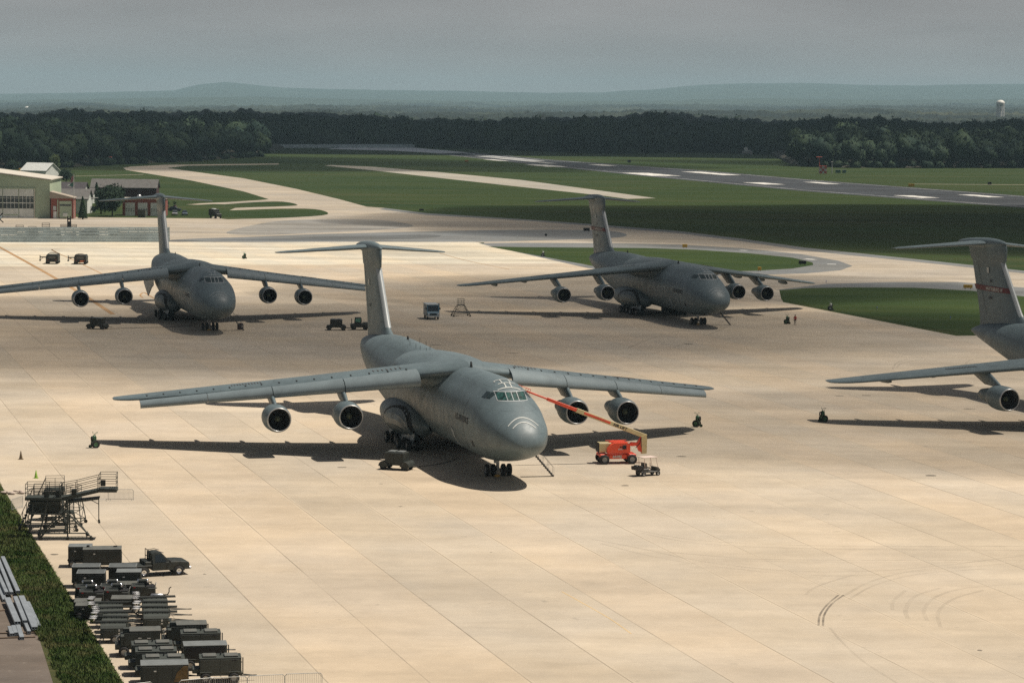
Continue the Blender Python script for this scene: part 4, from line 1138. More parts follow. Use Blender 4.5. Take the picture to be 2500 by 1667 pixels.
def light_cart(label=''):
    t = empty('floodlight_cart', (0, 0, 0), 0, label, 'floodlight cart'); L, Wd = 1.9, 1.25
    b = MB(); prof = [(-Wd/2, .5), (Wd/2, .5), (Wd/2, 1.05), (Wd/2-.12, 1.22), (Wd/2-.34, 1.30), (-Wd/2+.34, 1.30), (-Wd/2+.12, 1.22), (-Wd/2, 1.05)]
    b.prism(prof, 'X', -.95, .75); b.box((0, 0, .45), (L, Wd*.7, .14)); panels(b, 1.5, Wd, .55, 1.0, 2); b.build('body', M_OD2, t)
    m = MB(); m.box((-.1, .14, 1.40), (2.9, .10, .10), bev=.01); m.box((-.1, -.14, 1.40), (2.9, .10, .10), bev=.01)
    for k in range(8): m.box((-1.3+.34*k, 0, 1.40), (.03, .3, .05))
    m.tube((.55, 0, .5), (.55, 0, 1.4), .05, 8); m.tube((-.8, 0, 1.3), (-.8, 0, 1.4), .05, 8); ms = m.build('mast', M_OD, t)
    for y in (-.42, .42):
        for dx in (0, -.0):
            f = MB(); f.lathe([(-.20, .05), (-.16, .14), (-.06, .22), (.10, .27), (.12, .28)], (-1.42+.05*y, y*.8, 1.62), 'Z', 18); f.build('floodlight', M_CHR, ms)
            g = MB(); g.lathe([(.10, .26), (.13, .15), (.14, .0)], (-1.42+.05*y, y*.8, 1.62), 'Z', 18); g.build('lens', M_LENS, ms)
    c = MB(); c.tube((-1.42, -.5, 1.46), (-1.42, .5, 1.46), .03, 6); c.build('crossbar', M_OD, ms)
    o = MB()
    for x in (-.75, .62):
        o.tube((x, -Wd/2-.18, .05), (x, -Wd/2-.18, .75), .03, 6); o.box((x, 0, .55), (.08, Wd+.36, .07)); o.tube((x, Wd/2+.18, .05), (x, Wd/2+.18, .75), .03, 6)
    o.build('outrigger', M_OD, t)
    l = MB(); l.box((.3, -Wd/2-.035, .92), (.10, .02, .14)); l.build('label_plate', M_WLBL, t); l = MB(); l.box((.3, -Wd/2-.035, .70), (.12, .02, .08)); l.build('label_plate', M_WLBL, t)
    wheels(t, L, Wd, .30, .18, front=False); towbar(t, L/2, 1.3, .5); return t
def chimney_gen(label=''):
    t = empty('generator_cart', (0, 0, 0), 0, label, 'generator cart'); L, Wd = 3.0, 1.5
    b = MB(); b.box((.45, 0, 1.22), (2.0, Wd, 1.0), bev=.04); b.box((-.85, 0, 1.08), (.62, Wd*.96, .74), bev=.04); b.box((-1.25, 0, .72), (.5, Wd*.9, .30), bev=.04); b.box((0, 0, .62), (L, Wd*.86, .20)); panels(b, 1.9, Wd, .78, 1.68, 2)
    b.build('body', M_OD2, t)
    r = MB(); r.box((.45, 0, 1.74), (2.04, Wd+.04, .05), bev=.02); r.build('roof_panel', M_TOPD, t)
    c = MB(); c.box((-.78, .1, 1.62), (.42, .45, .42), bev=.03); c.build('exhaust_housing', M_OD2, t)
    v = MB(); v.box((-1.18, 0, 1.05), (.05, Wd*.7, .45)); v.build('radiator', M_BLK, t)
    h = MB(); h.path([(-1.3, -.6, .8), (-1.42, -.6, 1.3), (-1.2, -.5, 1.45)], .02, 5); h.build('handle', M_GAL, t); h = MB(); h.path([(-1.3, .5, .8), (-1.45, .4, 1.25), (-1.2, .3, 1.3)], .02, 5); h.build('handle', M_GAL, t)
    l = MB(); l.box((.1, -Wd/2-.04, 1.28), (.22, .02, .05)); l.build('label_plate', M_WLBL, t); l = MB(); l.box((.7, -Wd/2-.04, 1.26), (.22, .02, .05)); l.build('label_plate', M_WLBL, t)
    e = MB(); e.tube((1.52, -.55, .6), (1.52, -.55, 1.75), .035, 6); e.build('marker_post', M_OD, t)
    wheels(t, L*.9, Wd, .36, .22, fx=.34); towbar(t, L/2, .8); return t
def hatch_gen(label='', grille=False, L=2.6):
    t = empty('generator_cart', (0, 0, 0), 0, label, 'generator cart'); Wd = 1.45
    b = MB(); b.box((.05, 0, 1.12), (L, Wd, .96), bev=.04); b.box((-L/2-.15, 0, .78), (.5, Wd*.7, .3), bev=.03); b.box((0, 0, .56), (L*1.08, Wd*.86, .16)); panels(b, L-.1, Wd, .66, 1.58, 2)
    b.build('body', M_OD2, t)
    if grille:
        g = MB(); g.box((.05, -Wd/2-.03, 1.12), (L*.90, .03, .78)); g.build('side_grille', M_BLK, t)
        r = MB(); r.box((.05, 0, 1.62), (L+.05, Wd+.05, .06), bev=.02); r.build('roof_panel', M_TOPG, t)
    else:
        r = MB(); r.box((.05, 0, 1.61), (L+.02, Wd+.02, .03), bev=.01)
        r.build('roof_panel', M_OD2, t)
        for s in (-1, 1):
            h = MB(); h.box((.05+s*L*.26, -.05, 1.69), (L*.33, Wd*.6, .10), bev=.03); h.build('roof_hatch', M_TOPD, t)
        p = MB(); p.tube((.05, .2, 1.6), (.12, .15, 1.82), .04, 8); p.build('exhaust_pipe', M_BLK, t)
    e = MB(); e.tube((L/2+.15, -.5, .55), (L/2+.15, -.5, 1.6), .035, 6); e.build('marker_post', M_OD, t)
    l = MB(); l.box((.9, -Wd/2-.04, 1.45), (.3, .02, .06)); l.build('label_plate', M_BLK, t)
    for s in (-1, 1):
        m = MB(); m.box((s*L*.34, 0, .74), (.72, Wd*1.08, .06), bev=.02); m.build('mudguard', M_OD2, t)
    wheels(t, L, Wd, .34, .22, fx=.34); towbar(t, L/2, .8); return t
def at_front(uc, vf, depth, ang):
    """centre of a thing whose front (camera side) edge meets the ground at pixel (uc, vf)"""
    g = G(uc, vf); return Vector((g.x-math.sin(ang)*depth/2, g.y+math.cos(ang)*depth/2, 0))
GG = 'ground equipment parked in two columns beside the rough grass'
rg = random.Random(21)
bc = box_cart(2.05, 1.6, 1.6); bc2 = box_cart(1.8, 1.5, 1.65, ribs=False)
big = box_cart(2.95, 1.7, 1.62, ribs=False, top=M_TOPD); low = box_cart(1.85, 1.5, 1.02, ribs=False, top=M_TOPD)
ex = MB(); ex.tube((-1.1, .3, 1.62), (-1.1, .3, 1.8), .12, 10); ex.tube((1.0, .3, 1.62), (1.0, .3, 1.74), .16, 12); ex.build('exhaust_stub', M_BLK, big)
for pr, u, v, dp, a, lab in (
    (bc2, 195, 1386, 1.5, 6, 'tall dark box cart at the back left corner of the parked equipment'),
    (big, 249, 1392, 1.7, 7, 'long ribless dark box cart with a flat dusty roof behind the pickup truck'),
    (bc, 209, 1436, 1.6, 5, 'box cart with pale ribbed roof, the rear one of the left pair'),
    (bc, 221, 1452, 1.6, 5, 'box cart with pale ribbed roof, the front one of the left pair'),
    (bc, 299, 1436, 1.6, 6, 'box cart with pale ribbed roof just behind the pickup truck bed'),
    (bc2, 314, 1451, 1.5, 6, 'box cart with smooth pale roof beside the pickup rear wheel'),
    (low, 309, 1461, 1.5, 6, 'low flat-topped dark cart in front of the smooth pale-roofed box cart'),
    (low, 213, 1505, 1.5, 6, 'low flat-topped dark cart at the left rim, rear one of two'),
    (low, 216, 1514, 1.5, 6, 'low flat-topped dark cart at the left rim, front one of two'),
    (low, 303, 1497, 1.5, 6, 'low flat-topped dark cart between the compressor carts and the floodlight carts')):
    place(pr, at_front(u, v, dp, R(a)), R(a+rg.uniform(-1, 1)), lab, GG)
dc = drum_cart()
for u, v, lab in ((213, 1470, 'left rear compressor cart with chrome tank ends'), (222, 1481, 'left front compressor cart with chrome tank ends'), (274, 1468, 'middle rear compressor cart with chrome tank ends'), (284, 1478, 'middle front compressor cart with chrome tank ends'), (348, 1467, 'lone right compressor cart with chrome tank ends near the pickup rear wheel')):
    place(dc, at_front(u, v, 1.35, R(6)), R(6+rg.uniform(-2, 2)), lab, GG)
fc = light_cart()
FL = [(276, 1522), (279, 1534), (282, 1546), (283, 1558), (282, 1571)]; FR = [(388, 1508), (384, 1520), (380, 1533), (378, 1546)]
onames = ['rearmost', 'second from the back', 'middle', 'second from the front', 'front']
for k, (u, v) in enumerate(FL): place(fc, at_front(u+rg.uniform(-6, 6), v, 1.25, R(8)), R(8+rg.uniform(-5, 5)), onames[k]+' floodlight cart of the left column', GG)
onames = ['rearmost', 'second', 'third', 'front']
for k, (u, v) in enumerate(FR): place(fc, at_front(u+rg.uniform(-8, 8), v, 1.25, R(9)), R(9+rg.uniform(-6, 6)), onames[k]+' floodlight cart of the right column', GG)
cg = chimney_gen()
place(cg, at_front(338, 1604, 1.5, R(10)), R(9), 'olive generator with square exhaust housing in the left column', GG)
place(cg, at_front(452, 1588, 1.5, R(10)), R(10), 'olive generator with square exhaust housing in the right column', GG)
hg = hatch_gen()
for u, v, lab in ((370, 1634, 'twin-hatch generator right below the left exhaust-housing generator'), (380, 1651, 'twin-hatch generator in the middle of the three stacked at lower left'), (398, 1670, 'twin-hatch generator lowest of the three, behind the rusty box'),
                  (489, 1605, 'twin-hatch generator in the right column under the exhaust-housing generator'), (537, 1668, 'twin-hatch generator nearest the crowd barriers, lower right of the group')):
    place(hg, at_front(u, v, 1.45, R(10)), R(10+rg.uniform(-1, 1)), lab, GG)
gg = hatch_gen(grille=True, L=2.75)
place(gg, at_front(500, 1636, 1.45, R(10)), R(10), 'generator with black side grille and pale flat roof in the right column', GG)
rb = box_cart(2.9, 1.6, 1.75, ribs=False); 
rust = MB(); rust.prism([(.55, .72), (1.42, .72), (1.42, 1.70), (1.15, 1.70), (.75, 1.3)], 'Y', -.87, -.845); rust.build('rust_patch', mat('rust', (.13, .085, .035), .9, var=.5, scale=4), rb)
place(rb, at_front(402, 1692, 1.6, R(9)), R(9), 'flat-roofed box cart with a rusty right flank at the bottom edge', GG)
# muffler with bent pipe standing on the right floodlight column
mf = empty('heater_duct', at_front(383, 1498, 1, R(6)), R(6), 'bright cylinder muffler with thin bent pipe over the right carts', 'muffler')
m = MB(); m.lathe([(-.45, .05), (-.4, .13), (.4, .13), (.45, .05)], (0, 0, 1.25), 'X', 18); m.build('muffler', M_ALU, mf)
m = MB(); m.path([(.45, 0, 1.25), (.75, 0, 1.32), (.85, 0, 1.5), (.85, 0, 1.75), (1.0, 0, 1.85)], .035, 8); m.build('exhaust_pipe', M_OD, mf)
m = MB(); m.box((-.2, 0, .95), (1.3, .9, .14)); m.box((-.2, 0, .6), (1.5, .9, .6), bev=.04); m.tube((-.3, 0, 1.0), (-.3, 0, 1.2), .04, 6); m.tube((.3, 0, 1.0), (.3, 0, 1.2), .04, 6); m.build('cart_body', M_OD, mf)
for y in (-.45, .45):
    m = MB(); cw(m, (-.2, y, .26), .26, .16); m.build('wheel', [M_TYRE, M_HUB], mf)

for k, (pts, r_, lab) in enumerate(((((236, 1478), (247, 1470), (262, 1474), (268, 1462)), .04, 'black hose looped between the compressor carts'), (((330, 1500), (345, 1508), (352, 1522), (340, 1534)), .05, 'thick black duct hose lying between the two floodlight columns'),
        (((300, 1560), (312, 1552), (330, 1566), (345, 1560)), .05, 'black hose lying in front of the left floodlight column'), (((418, 1600), (430, 1610), (424, 1626), (440, 1634)), .04, 'black hose on the ground between the two generator columns'))):
    m = MB(); m.path([Vector((*p[:2], .06+r_)) for p in catmull([tuple(G(*q)) for q in pts], 6, False)], r_, 6); tag(m.build('hose', M_ROPE), lab, 'hose')
# pickup truck
def pickup():
    t = empty('pickup_truck', (0, 0, 0), 0, 'dark green single cab pickup truck with flat bed beside the parked equipment', 'pickup truck')
    W_ = .93
    b = MB()
    def ring(x, zs, hw_, zt_, zb_=.48): return [(x, -hw_, zb_), (x, -hw_, zs), (x, -hw_*.96, zs+.06), (x, -hw_*.6, zt_), (x, hw_*.6, zt_), (x, hw_*.96, zs+.06), (x, hw_, zs), (x, hw_, zb_)]
    b.loft([ring(.35, 1.06, W_, 1.14), ring(.75, 1.08, W_, 1.17), ring(1.6, 1.06, W_*.99, 1.15), ring(2.12, 1.0, W_*.97, 1.08), ring(2.28, .92, W_*.92, .98), ring(2.32, .66, W_*.9, .8)], smooth=False)
    b.loft([ring(-.62, 1.02, W_, 1.06), ring(.36, 1.02, W_, 1.08)], smooth=False)
    b.build('body', M_OD, t)
    c = MB()
    def cr(x, hz, hw_): return [(x, -W_, 1.02), (x, -hw_, hz), (x, -hw_*.8, hz+.05), (x, hw_*.8, hz+.05), (x, hw_, hz), (x, W_, 1.02)]
    c.loft([cr(-.62, 1.74, .76), cr(-.3, 1.80, .76), cr(.05, 1.79, .76), cr(.16, 1.74, .76), cr(.74, 1.12, .90)], smooth=False); c.build('cab', M_OD, t)
    w = MB()
    for s in (-1, 1):
        w.add([(-.42, s*.925, 1.12), (.50, s*.93, 1.12), (.10, s*.80, 1.68), (-.38, s*.80, 1.70)], [(0, 1, 2, 3)])
    sw = w.build('side_window', M_WIN, t)
    w = MB(); w.add([(.735, -.78, 1.17), (.735, .78, 1.17), (.22, .66, 1.72), (.22, -.66, 1.72)], [(0, 1, 2, 3)]); w.build('windscreen', M_WIN, t)
    w = MB(); w.add([(-.635, -.6, 1.15), (-.635, .6, 1.15), (-.635, .56, 1.65), (-.635, -.56, 1.65)], [(0, 1, 2, 3)]); w.build('rear_window', M_WIN, t)
    d = MB(); d.box((-1.5, 0, .86), (1.7, 1.86, .10), bev=.02); d.box((-1.5, 0, .70), (1.6, 1.0, .2)); d.box((-.95, 0, 1.04), (.5, 1.8, .3), bev=.03); d.build('flat_bed', M_OD, t)
    r = MB()
    for y in (-.85, -.3, .3, .85): r.tube((-.74, y, .9), (-.74, y, 1.95), .03, 6)
    r.tube((-.74, -.85, 1.95), (-.74, .85, 1.95), .03, 6); r.tube((-.74, -.85, 1.45), (-.74, .85, 1.45), .03, 6); r.path([(-.55, -.7, 1.88), (-.1, -.7, 1.93), (.3, -.7, 1.80)], .025, 6); r.path([(-.55, .7, 1.88), (-.1, .7, 1.93), (.3, .7, 1.80)], .025, 6); r.build('headache_rack', M_OD, t)
    p = MB(); p.box((2.36, 0, .56), (.16, 1.84, .22), bev=.05); p.build('bumper', M_ALU, t)
    g = MB(); g.box((2.325, 0, .80), (.04, 1.1, .2)); g.build('grille', M_BLK, t)
    for y in (-.68, .68):
        h = MB(); h.box((2.30, y, .80), (.06, .26, .2), bev=.03); h.build('headlight', mat_amber, t)
    for y in (-.98, .98):
        h = MB(); h.box((.72, y*1.06, 1.16), (.10, .16, .2), bev=.03); h.build('wing_mirror', M_BLK, t)
    for x in (-1.30, 1.45):
        f = MB()
        for s in (-1, 1):
            f.prism([(x+.46*math.cos(q), .40+.46*math.sin(q)) for q in [math.pi*k/10 for k in range(11)]], 'Y', s*.86, s*.945)
        f.build('wheel_arch', M_BLK if x > 0 else M_OD, t)
        for s in (-1, 1):
            m = MB(); cw(m, (x, s*.86, .37), .37, .24, 22); m.build('wheel', [M_TYRE, M_CHR], t)
    return t
mat_amber = mat('amber_lamp', (.45, .12, .02), .3)
pk = pickup(); a_, b_ = G(350, 1409), G(433, 1404); d_ = (b_-a_); an_ = math.atan2(d_.y, d_.x)
pk.location = (a_+b_)/2+Vector((-math.sin(an_), math.cos(an_), 0))*.86; pk.rotation_euler.z = an_

# maintenance stands (scaffold stairs on castors)
M_SC = mat('scaffold_paint', (.030, .038, .032), .6, var=.3)
M_SCL = mat('scaffold_sunlit_paint', (.045, .05, .045), .6, var=.3)
def rail(mb, pts, h=1.05, r=.022, posts=True):
    for z in (h, h*.66, h*.34): mb.path([Vector(p)+Vector((0, 0, z)) for p in pts], r, 5)
    for p in pts: mb.tube(p, Vector(p)+Vector((0, 0, h)), r, 5)
def castor(t, x, y):
    m = MB(); m.wheel((x, y, .16), .16, .09, 'Y', 14); m.tube((x, y, .16), (x, y, .42), .035, 6); m.build('castor', [M_TYRE, M_SC], t)
def stand(name, label, pw, pd, ph, bw, bd, stair=True):
    t = empty(name, (0, 0, 0), 0, label, 'maintenance stand')
    f = MB(); B = [(-bw/2, -bd/2, .4), (bw/2, -bd/2, .4), (bw/2, bd/2, .4), (-bw/2, bd/2, .4)]; T_ = [(-pw/2, -pd/2, ph), (pw/2, -pd/2, ph), (pw/2, pd/2, ph), (-pw/2, pd/2, ph)]
    for a, b in zip(B, T_): f.tube(a, b, .045, 6)
    for i in range(4):
        f.tube(B[i], B[(i+1) % 4], .04, 6); f.tube(T_[i], T_[(i+1) % 4], .05, 6)
        M_ = [tuple((p+q)/2 for p, q in zip(B[k], T_[k])) for k in (i, (i+1) % 4)]; f.tube(M_[0], M_[1], .03, 6)
        f.tube(B[i], M_[1], .028, 6); f.tube(M_[0], T_[(i+1) % 4], .028, 6)
    f.build('frame', M_SC, t)
    p = MB(); p.box((0, 0, ph), (pw, pd, .12), bev=.01); p.build('platform', M_SC, t)
    r = MB(); rail(r, [(-pw/2, -pd/2, ph), (-pw/2, pd/2, ph), (pw/2, pd/2, ph), (pw/2, -pd/2, ph), (0, -pd/2, ph), (-pw/2, -pd/2, ph)]); r.build('guard_rail', M_SC, t)
    if stair:
        s = MB(); n = int(ph/.28)
        x0, x1 = -bw/2-.9, -pw/2
        for k in range(n): q = (k+.5)/n; s.box((x0+(x1-x0)*q, 0, .3+(ph-.3)*q), (.24, pd*.6, .03))
        for y in (-pd*.3, pd*.3):
            s.tube((x0, y, .2), (x1, y, ph), .035, 6); s.tube((x0, y, 1.1), (x1, y, ph+.95), .022, 5)
            for k in range(5): q = k/4; s.tube((x0+(x1-x0)*q, y, .2+(ph-.2)*q), (x0+(x1-x0)*q, y, 1.1+(ph-.15)*q), .018, 5)
        s.build('stairway', M_SC, t)
    for b in B: castor(t, b[0], b[1])
    return t
ms = empty('maintenance_stand', G(150, 1318)+Vector((0, .8, 0)), R(4), 'large dark scaffold stand with a long ramp rising to a railed basket', 'maintenance stand')
f = MB()
fr = [(-1.75, -1.0, .25), (2.45, -1.0, .25), (1.9, 1.2, .25), (-2.1, 1.2, .25)]
for i in range(4): f.tube(fr[i], fr[(i+1) % 4], .055, 6)
f.tube((-1.75, -1.0, .25), (.35, -.7, 2.4), .06, 6); f.tube((2.45, -1.0, .25), (.5, -.7, 2.2), .06, 6); f.tube((1.9, 1.2, .25), (.5, .8, 2.2), .05, 6); f.tube((-2.1, 1.2, .25), (.3, .8, 2.4), .05, 6)
f.tube((-1.9, -1.0, .25), (-1.2, -.7, 3.3), .06, 6); f.tube((-2.1, 1.2, .25), (-1.2, .8, 3.3), .06, 6)
f.tube((.45, -.75, .3), (.45, -.75, 3.4), .06, 6); f.tube((.45, .85, .3), (.45, .85, 3.4), .06, 6); f.tube((-1.75, -1.0, .3), (.4, -.75, 3.2), .05, 6); f.tube((-1.2, -.7, 3.2), (.4, -.75, 1.2), .045, 6)
for z in (1.2, 1.9, 2.6, 3.3):
    for y in (-.72, .82): f.tube((-1.5, y, z), (.45, y, z), .03, 5)
    f.tube((-1.3, -.72, z), (-1.3, .82, z), .03, 5); f.tube((.45, -.72, z), (.45, .82, z), .03, 5)
for k in range(14): f.box((-1.6+k*.3, -1.0, .25), (.03, .03, .18))
f.build('frame', M_SC, ms)
p = MB(); p.box((-1.55, .05, 3.42), (3.0, 1.7, .22), bev=.02); p.box((-1.4, .05, 3.1), (2.5, 1.5, .25), bev=.02); p.build('platform', M_SC, ms)
p = MB(); p.prism([(-.2, 3.2), (3.0, 3.95), (3.0, 4.2), (-.2, 3.5)], 'Y', -.6, .7); p.prism([(.3, 3.0), (3.0, 3.35), (3.0, 3.5), (.3, 3.2)], 'Y', -.5, .6); p.build('ramp', M_SC, ms)
p = MB(); p.box((3.75, .05, 4.12), (1.5, 1.5, .30), bev=.03); bk = p.build('basket', M_SC, ms)
r = MB(); rail(r, [(3.05, -.65, 4.3), (3.05, .75, 4.3), (4.45, .75, 4.3), (4.45, -.65, 4.3), (3.05, -.65, 4.3)], 1.2, .026); r.build('basket_rail', M_SC, bk)
r = MB(); r.box((3.35, -.55, 4.75), (.42, .22, .5), bev=.02); r.build('control_box', M_OD, bk)
r = MB(); rail(r, [(-3.0, -.75, 3.5), (-3.0, .85, 3.5), (-1.2, .85, 3.5), (-.2, .85, 3.5), (-.2, -.75, 3.5), (-1.2, -.75, 3.5), (-3.0, -.75, 3.5)], 1.15, .026); r.build('guard_rail', M_SC, ms)
r = MB(); rail(r, [(-.1, -.58, 3.5), (1.1, -.58, 3.72), (2.9, -.58, 4.18)], 1.1, .026); rail(r, [(-.1, .68, 3.5), (1.1, .68, 3.72), (2.9, .68, 4.18)], 1.1, .026); r.build('ramp_rail', M_SC, ms)
for x, y in ((-1.75, -1.0), (2.45, -1.0), (1.9, 1.2), (-2.1, 1.2), (.45, -.75)): castor(ms, x, y)
for x, z, hh in ((-1.3, 3.55, .5), (-.35, 3.55, .55), (.95, 3.75, .45)):
    r = MB(); r.box((x, -.4, z+hh/2), (.42, .25, hh), bev=.02); r.build('equipment_box', M_OD, ms)
r = MB(); r.tube((2.95, 0, 3.3), (2.95, 0, 1.6), .04, 6); r.tube((2.95, 0, 1.6), (3.0, 0, 1.3), .09, 8); r.tube((2.95, 0, 2.9), (2.2, 0, 3.3), .03, 6); r.build('prop_leg', M_SC, ms)
s1 = stand('maintenance_stand', 'tangled dark scaffold stand standing behind the big ramp stand on the left', 2.3, 1.5, 3.0, 3.0, 2.0); s1.location = G(112, 1304)+Vector((0, 1, 0)); s1.rotation_euler.z = R(8)
s2 = stand('maintenance_stand', 'narrow dark scaffold stand right behind the legs of the ramp stand', 1.3, 1.3, 2.3, 1.9, 1.8, False); s2.location = G(172, 1284)+Vector((0, 1, 0)); s2.rotation_euler.z = R(-4)
s3 = stand('maintenance_stand', 'low dark scaffold stand furthest back in the left cluster', 1.6, 1.4, 2.7, 2.2, 2.0); s3.location = G(130, 1272)+Vector((0, 1, 0)); s3.rotation_euler.z = R(10)
s4 = stand('maintenance_stand', 'lone splay-legged access stand between the blue van and the far right aircraft', 1.1, 1.1, 2.0, 2.9, 2.2, False); s4.location = G(1125, 772); s4.rotation_euler.z = R(12)

s5 = stand('maintenance_stand', 'dark stair stand squeezed at the left end of the scaffold cluster', 1.8, 1.6, 2.1, 2.4, 2.0, False); s5.location = G(92, 1290)+Vector((0, 1.4, 0)); s5.rotation_euler.z = R(3)
s6 = stand('maintenance_stand', 'dark scaffold stand with lowest deck, between the legs of the ramp stand', 2.2, 1.4, 1.6, 2.6, 1.8, False); s6.location = G(142, 1300)+Vector((0, 1.2, 0)); s6.rotation_euler.z = R(12)
for st_, z0_, z1_, w_ in ((s1, 1.9, 2.9, 2.2), (s5, 1.1, 2.0, 1.8), (s3, 1.5, 2.6, 1.5)):
    m = MB(); m.box((0, -.75, (z0_+z1_)/2), (w_, .06, z1_-z0_), bev=.01); m.box((0, .2, z0_), (w_*.9, 1.3, .1)); m.build('side_panel', M_SC, st_)
# crowd barriers
def barrier():
    t = empty('crowd_barrier', (0, 0, 0), 0, 'grey barrier', 'crowd barrier'); L, H = 2.3, 1.05
    f = MB(); f.path([(-L/2, 0, .05), (-L/2, 0, H-.12), (-L/2+.12, 0, H), (L/2-.12, 0, H), (L/2, 0, H-.12), (L/2, 0, .05)], .022, 6); f.tube((-L/2, 0, .16), (L/2, 0, .16), .02, 6); f.build('frame', M_GAL, t)
    b = MB()
    for k in range(19): x = -L/2+L*(k+1)/20; b.tube((x, 0, .16), (x, 0, H), .008, 4)
    b.build('bars', M_GAL, t)
    for s in (-1, 1):
        b = MB(); b.tube((s*L*.42, -.3, .02), (s*L*.42, .3, .02), .02, 5); b.tube((s*L*.42, 0, .02), (s*L*.42, 0, .16), .02, 5); b.build('foot', M_GAL, t)
    return t
br = barrier(); BG = 'grey crowd barriers'
for k, (u0_, v0_, u1_, v1_, lab) in enumerate(((453, 1700, 510, 1695, 'leftmost of the four linked crowd barriers along the bottom edge'), (514, 1695, 601, 1691, 'second of the four linked crowd barriers along the bottom edge'),
     (606, 1690, 693, 1686, 'third of the four linked crowd barriers along the bottom edge'), (697, 1685, 785, 1682, 'rightmost of the four linked crowd barriers along the bottom edge'), (308, 1712, 350, 1707, 'crowd barrier left of the rusty box cart at the bottom edge'),
     (264, 1222, 326, 1222, 'lone upright crowd barrier right of the scaffold basket'), (205, 1224, 262, 1222, 'crowd barrier half hidden behind the scaffold ramp'))):
    p0, p1 = G(u0_, v0_), G(u1_, v1_); q = p1-p0
    o = place(br, (p0+p1)/2, math.atan2(q.y, q.x), lab, BG)
o = place(br, G(42, 1243), R(75), 'crowd barrier leaning askew at the grass edge left of the scaffold', BG)
# pale sacks
sk = MB(); 
for k in range(13): sk.sphere((random.uniform(-.9, .9), random.uniform(-.5, .6), random.uniform(.08, .25)), 1, 8, (random.uniform(.2, .35), random.uniform(.15, .25), random.uniform(.10, .16)))
o = sk.build('sandbag_pile', mat('pale_sacking', (.50, .42, .36), .9, var=.3, scale=5)); o.location = G(30, 1206); tag(o, 'low heap of pale sandbags at the apron edge on the far left', 'sandbags', kind='stuff')
# cones
def cone(label, m):
    t = empty('traffic_cone', (0, 0, 0), 0, label, 'traffic cone', 'cones near the left edge'); c = MB(); c.lathe([(.04, .17), (.78, .035), (.79, .0)], (0, 0, 0), 'Z', 20); c.build('cone_body', m, t)
    b = MB(); b.box((0, 0, .025), (.44, .44, .05), bev=.01); b.build('base', m, t); return t
c1 = cone('dark dull traffic cone, the farther of the two on the left', mat('dull_cone', (.10, .065, .03), .7)); c1.location = G(51, 1121); c1.scale = (1.1,)*3
c2 = cone('bright lime green traffic cone, the nearer of the two on the left', mat('lime_cone', (.20, .36, .03), .6)); c2.location = G(88, 1167)
# wheeled fire extinguishers
M_GRN = mat('green_bottle_paint', (.05, .13, .06), .45); M_PALE = mat('pale_bottle_paint', (.33, .36, .33), .5)
def bottle(m):
    t = empty('wheeled_extinguisher', (0, 0, 0), 0, 'x', 'fire extinguisher')
    b = MB(); b.lathe([(.30, .0), (.32, .18), (.40, .25), (1.15, .25), (1.28, .17), (1.34, .06), (1.42, .05)], (0, 0, 0), 'Z', 20); b.build('bottle', m, t)
    for y in (-.36, .36):
        w = MB(); w.wheel((-.12, y, .42), .42, .09, 'Y', 22); w.build('wheel', [M_TYRE, m], t)
    w = MB(); w.wheel((.42, 0, .18), .18, .08, 'Y', 14); w.build('small_wheel', [M_TYRE, m], t)
    f = MB(); f.path([(-.2, -.24, .3), (-.1, -.24, 1.5), (-.35, -.2, 1.65), (-.35, .2, 1.65), (-.1, .24, 1.5), (-.2, .24, .3)], .02, 6); f.tube((-.12, -.36, .42), (-.12, .36, .42), .025, 6); f.tube((.1, 0, .35), (.42, 0, .2), .03, 6)
    f.path([(.0, 0, 1.4), (.15, 0, 1.75), (.2, .05, 1.5)], .015, 5); f.build('frame', m, t)
    h = MB(); h.lathe([(-.05, .2), (-.05, .30), (.05, .30), (.05, .2)], (.27, 0, .95), 'X', 16); h.build('hose_reel', M_BLK, t)
    return t
bt = bottle(M_GRN); BT = 'green wheeled fire extinguishers on the apron'
place(bt, G(230, 1093), R(200), 'green wheeled extinguisher at the left wingtip shadow of the foreground aircraft', BT)
place(bt, G(1703, 1042), R(-20), 'green wheeled extinguisher past the right wingtip of the foreground aircraft', BT)
place(bt, G(2008, 1030), R(200), 'green wheeled extinguisher under the wing tip of the cut-off aircraft', BT)
place(bt, G(1922, 791), R(-25), 'green wheeled extinguisher beside the person in red', BT)
place(bt, G(597, 632), R(-10), 'small distant wheeled extinguisher on the pale old apron', BT)
bp = bottle(M_PALE)
place(bp, G(1326, 627), R(0), 'pale wheeled extinguisher at the left end of the grass island', 'pale extinguishers at the grass edge')
place(bp, G(2028, 758), R(0), 'pale wheeled extinguisher at the edge of the right grass', 'pale extinguishers at the grass edge')

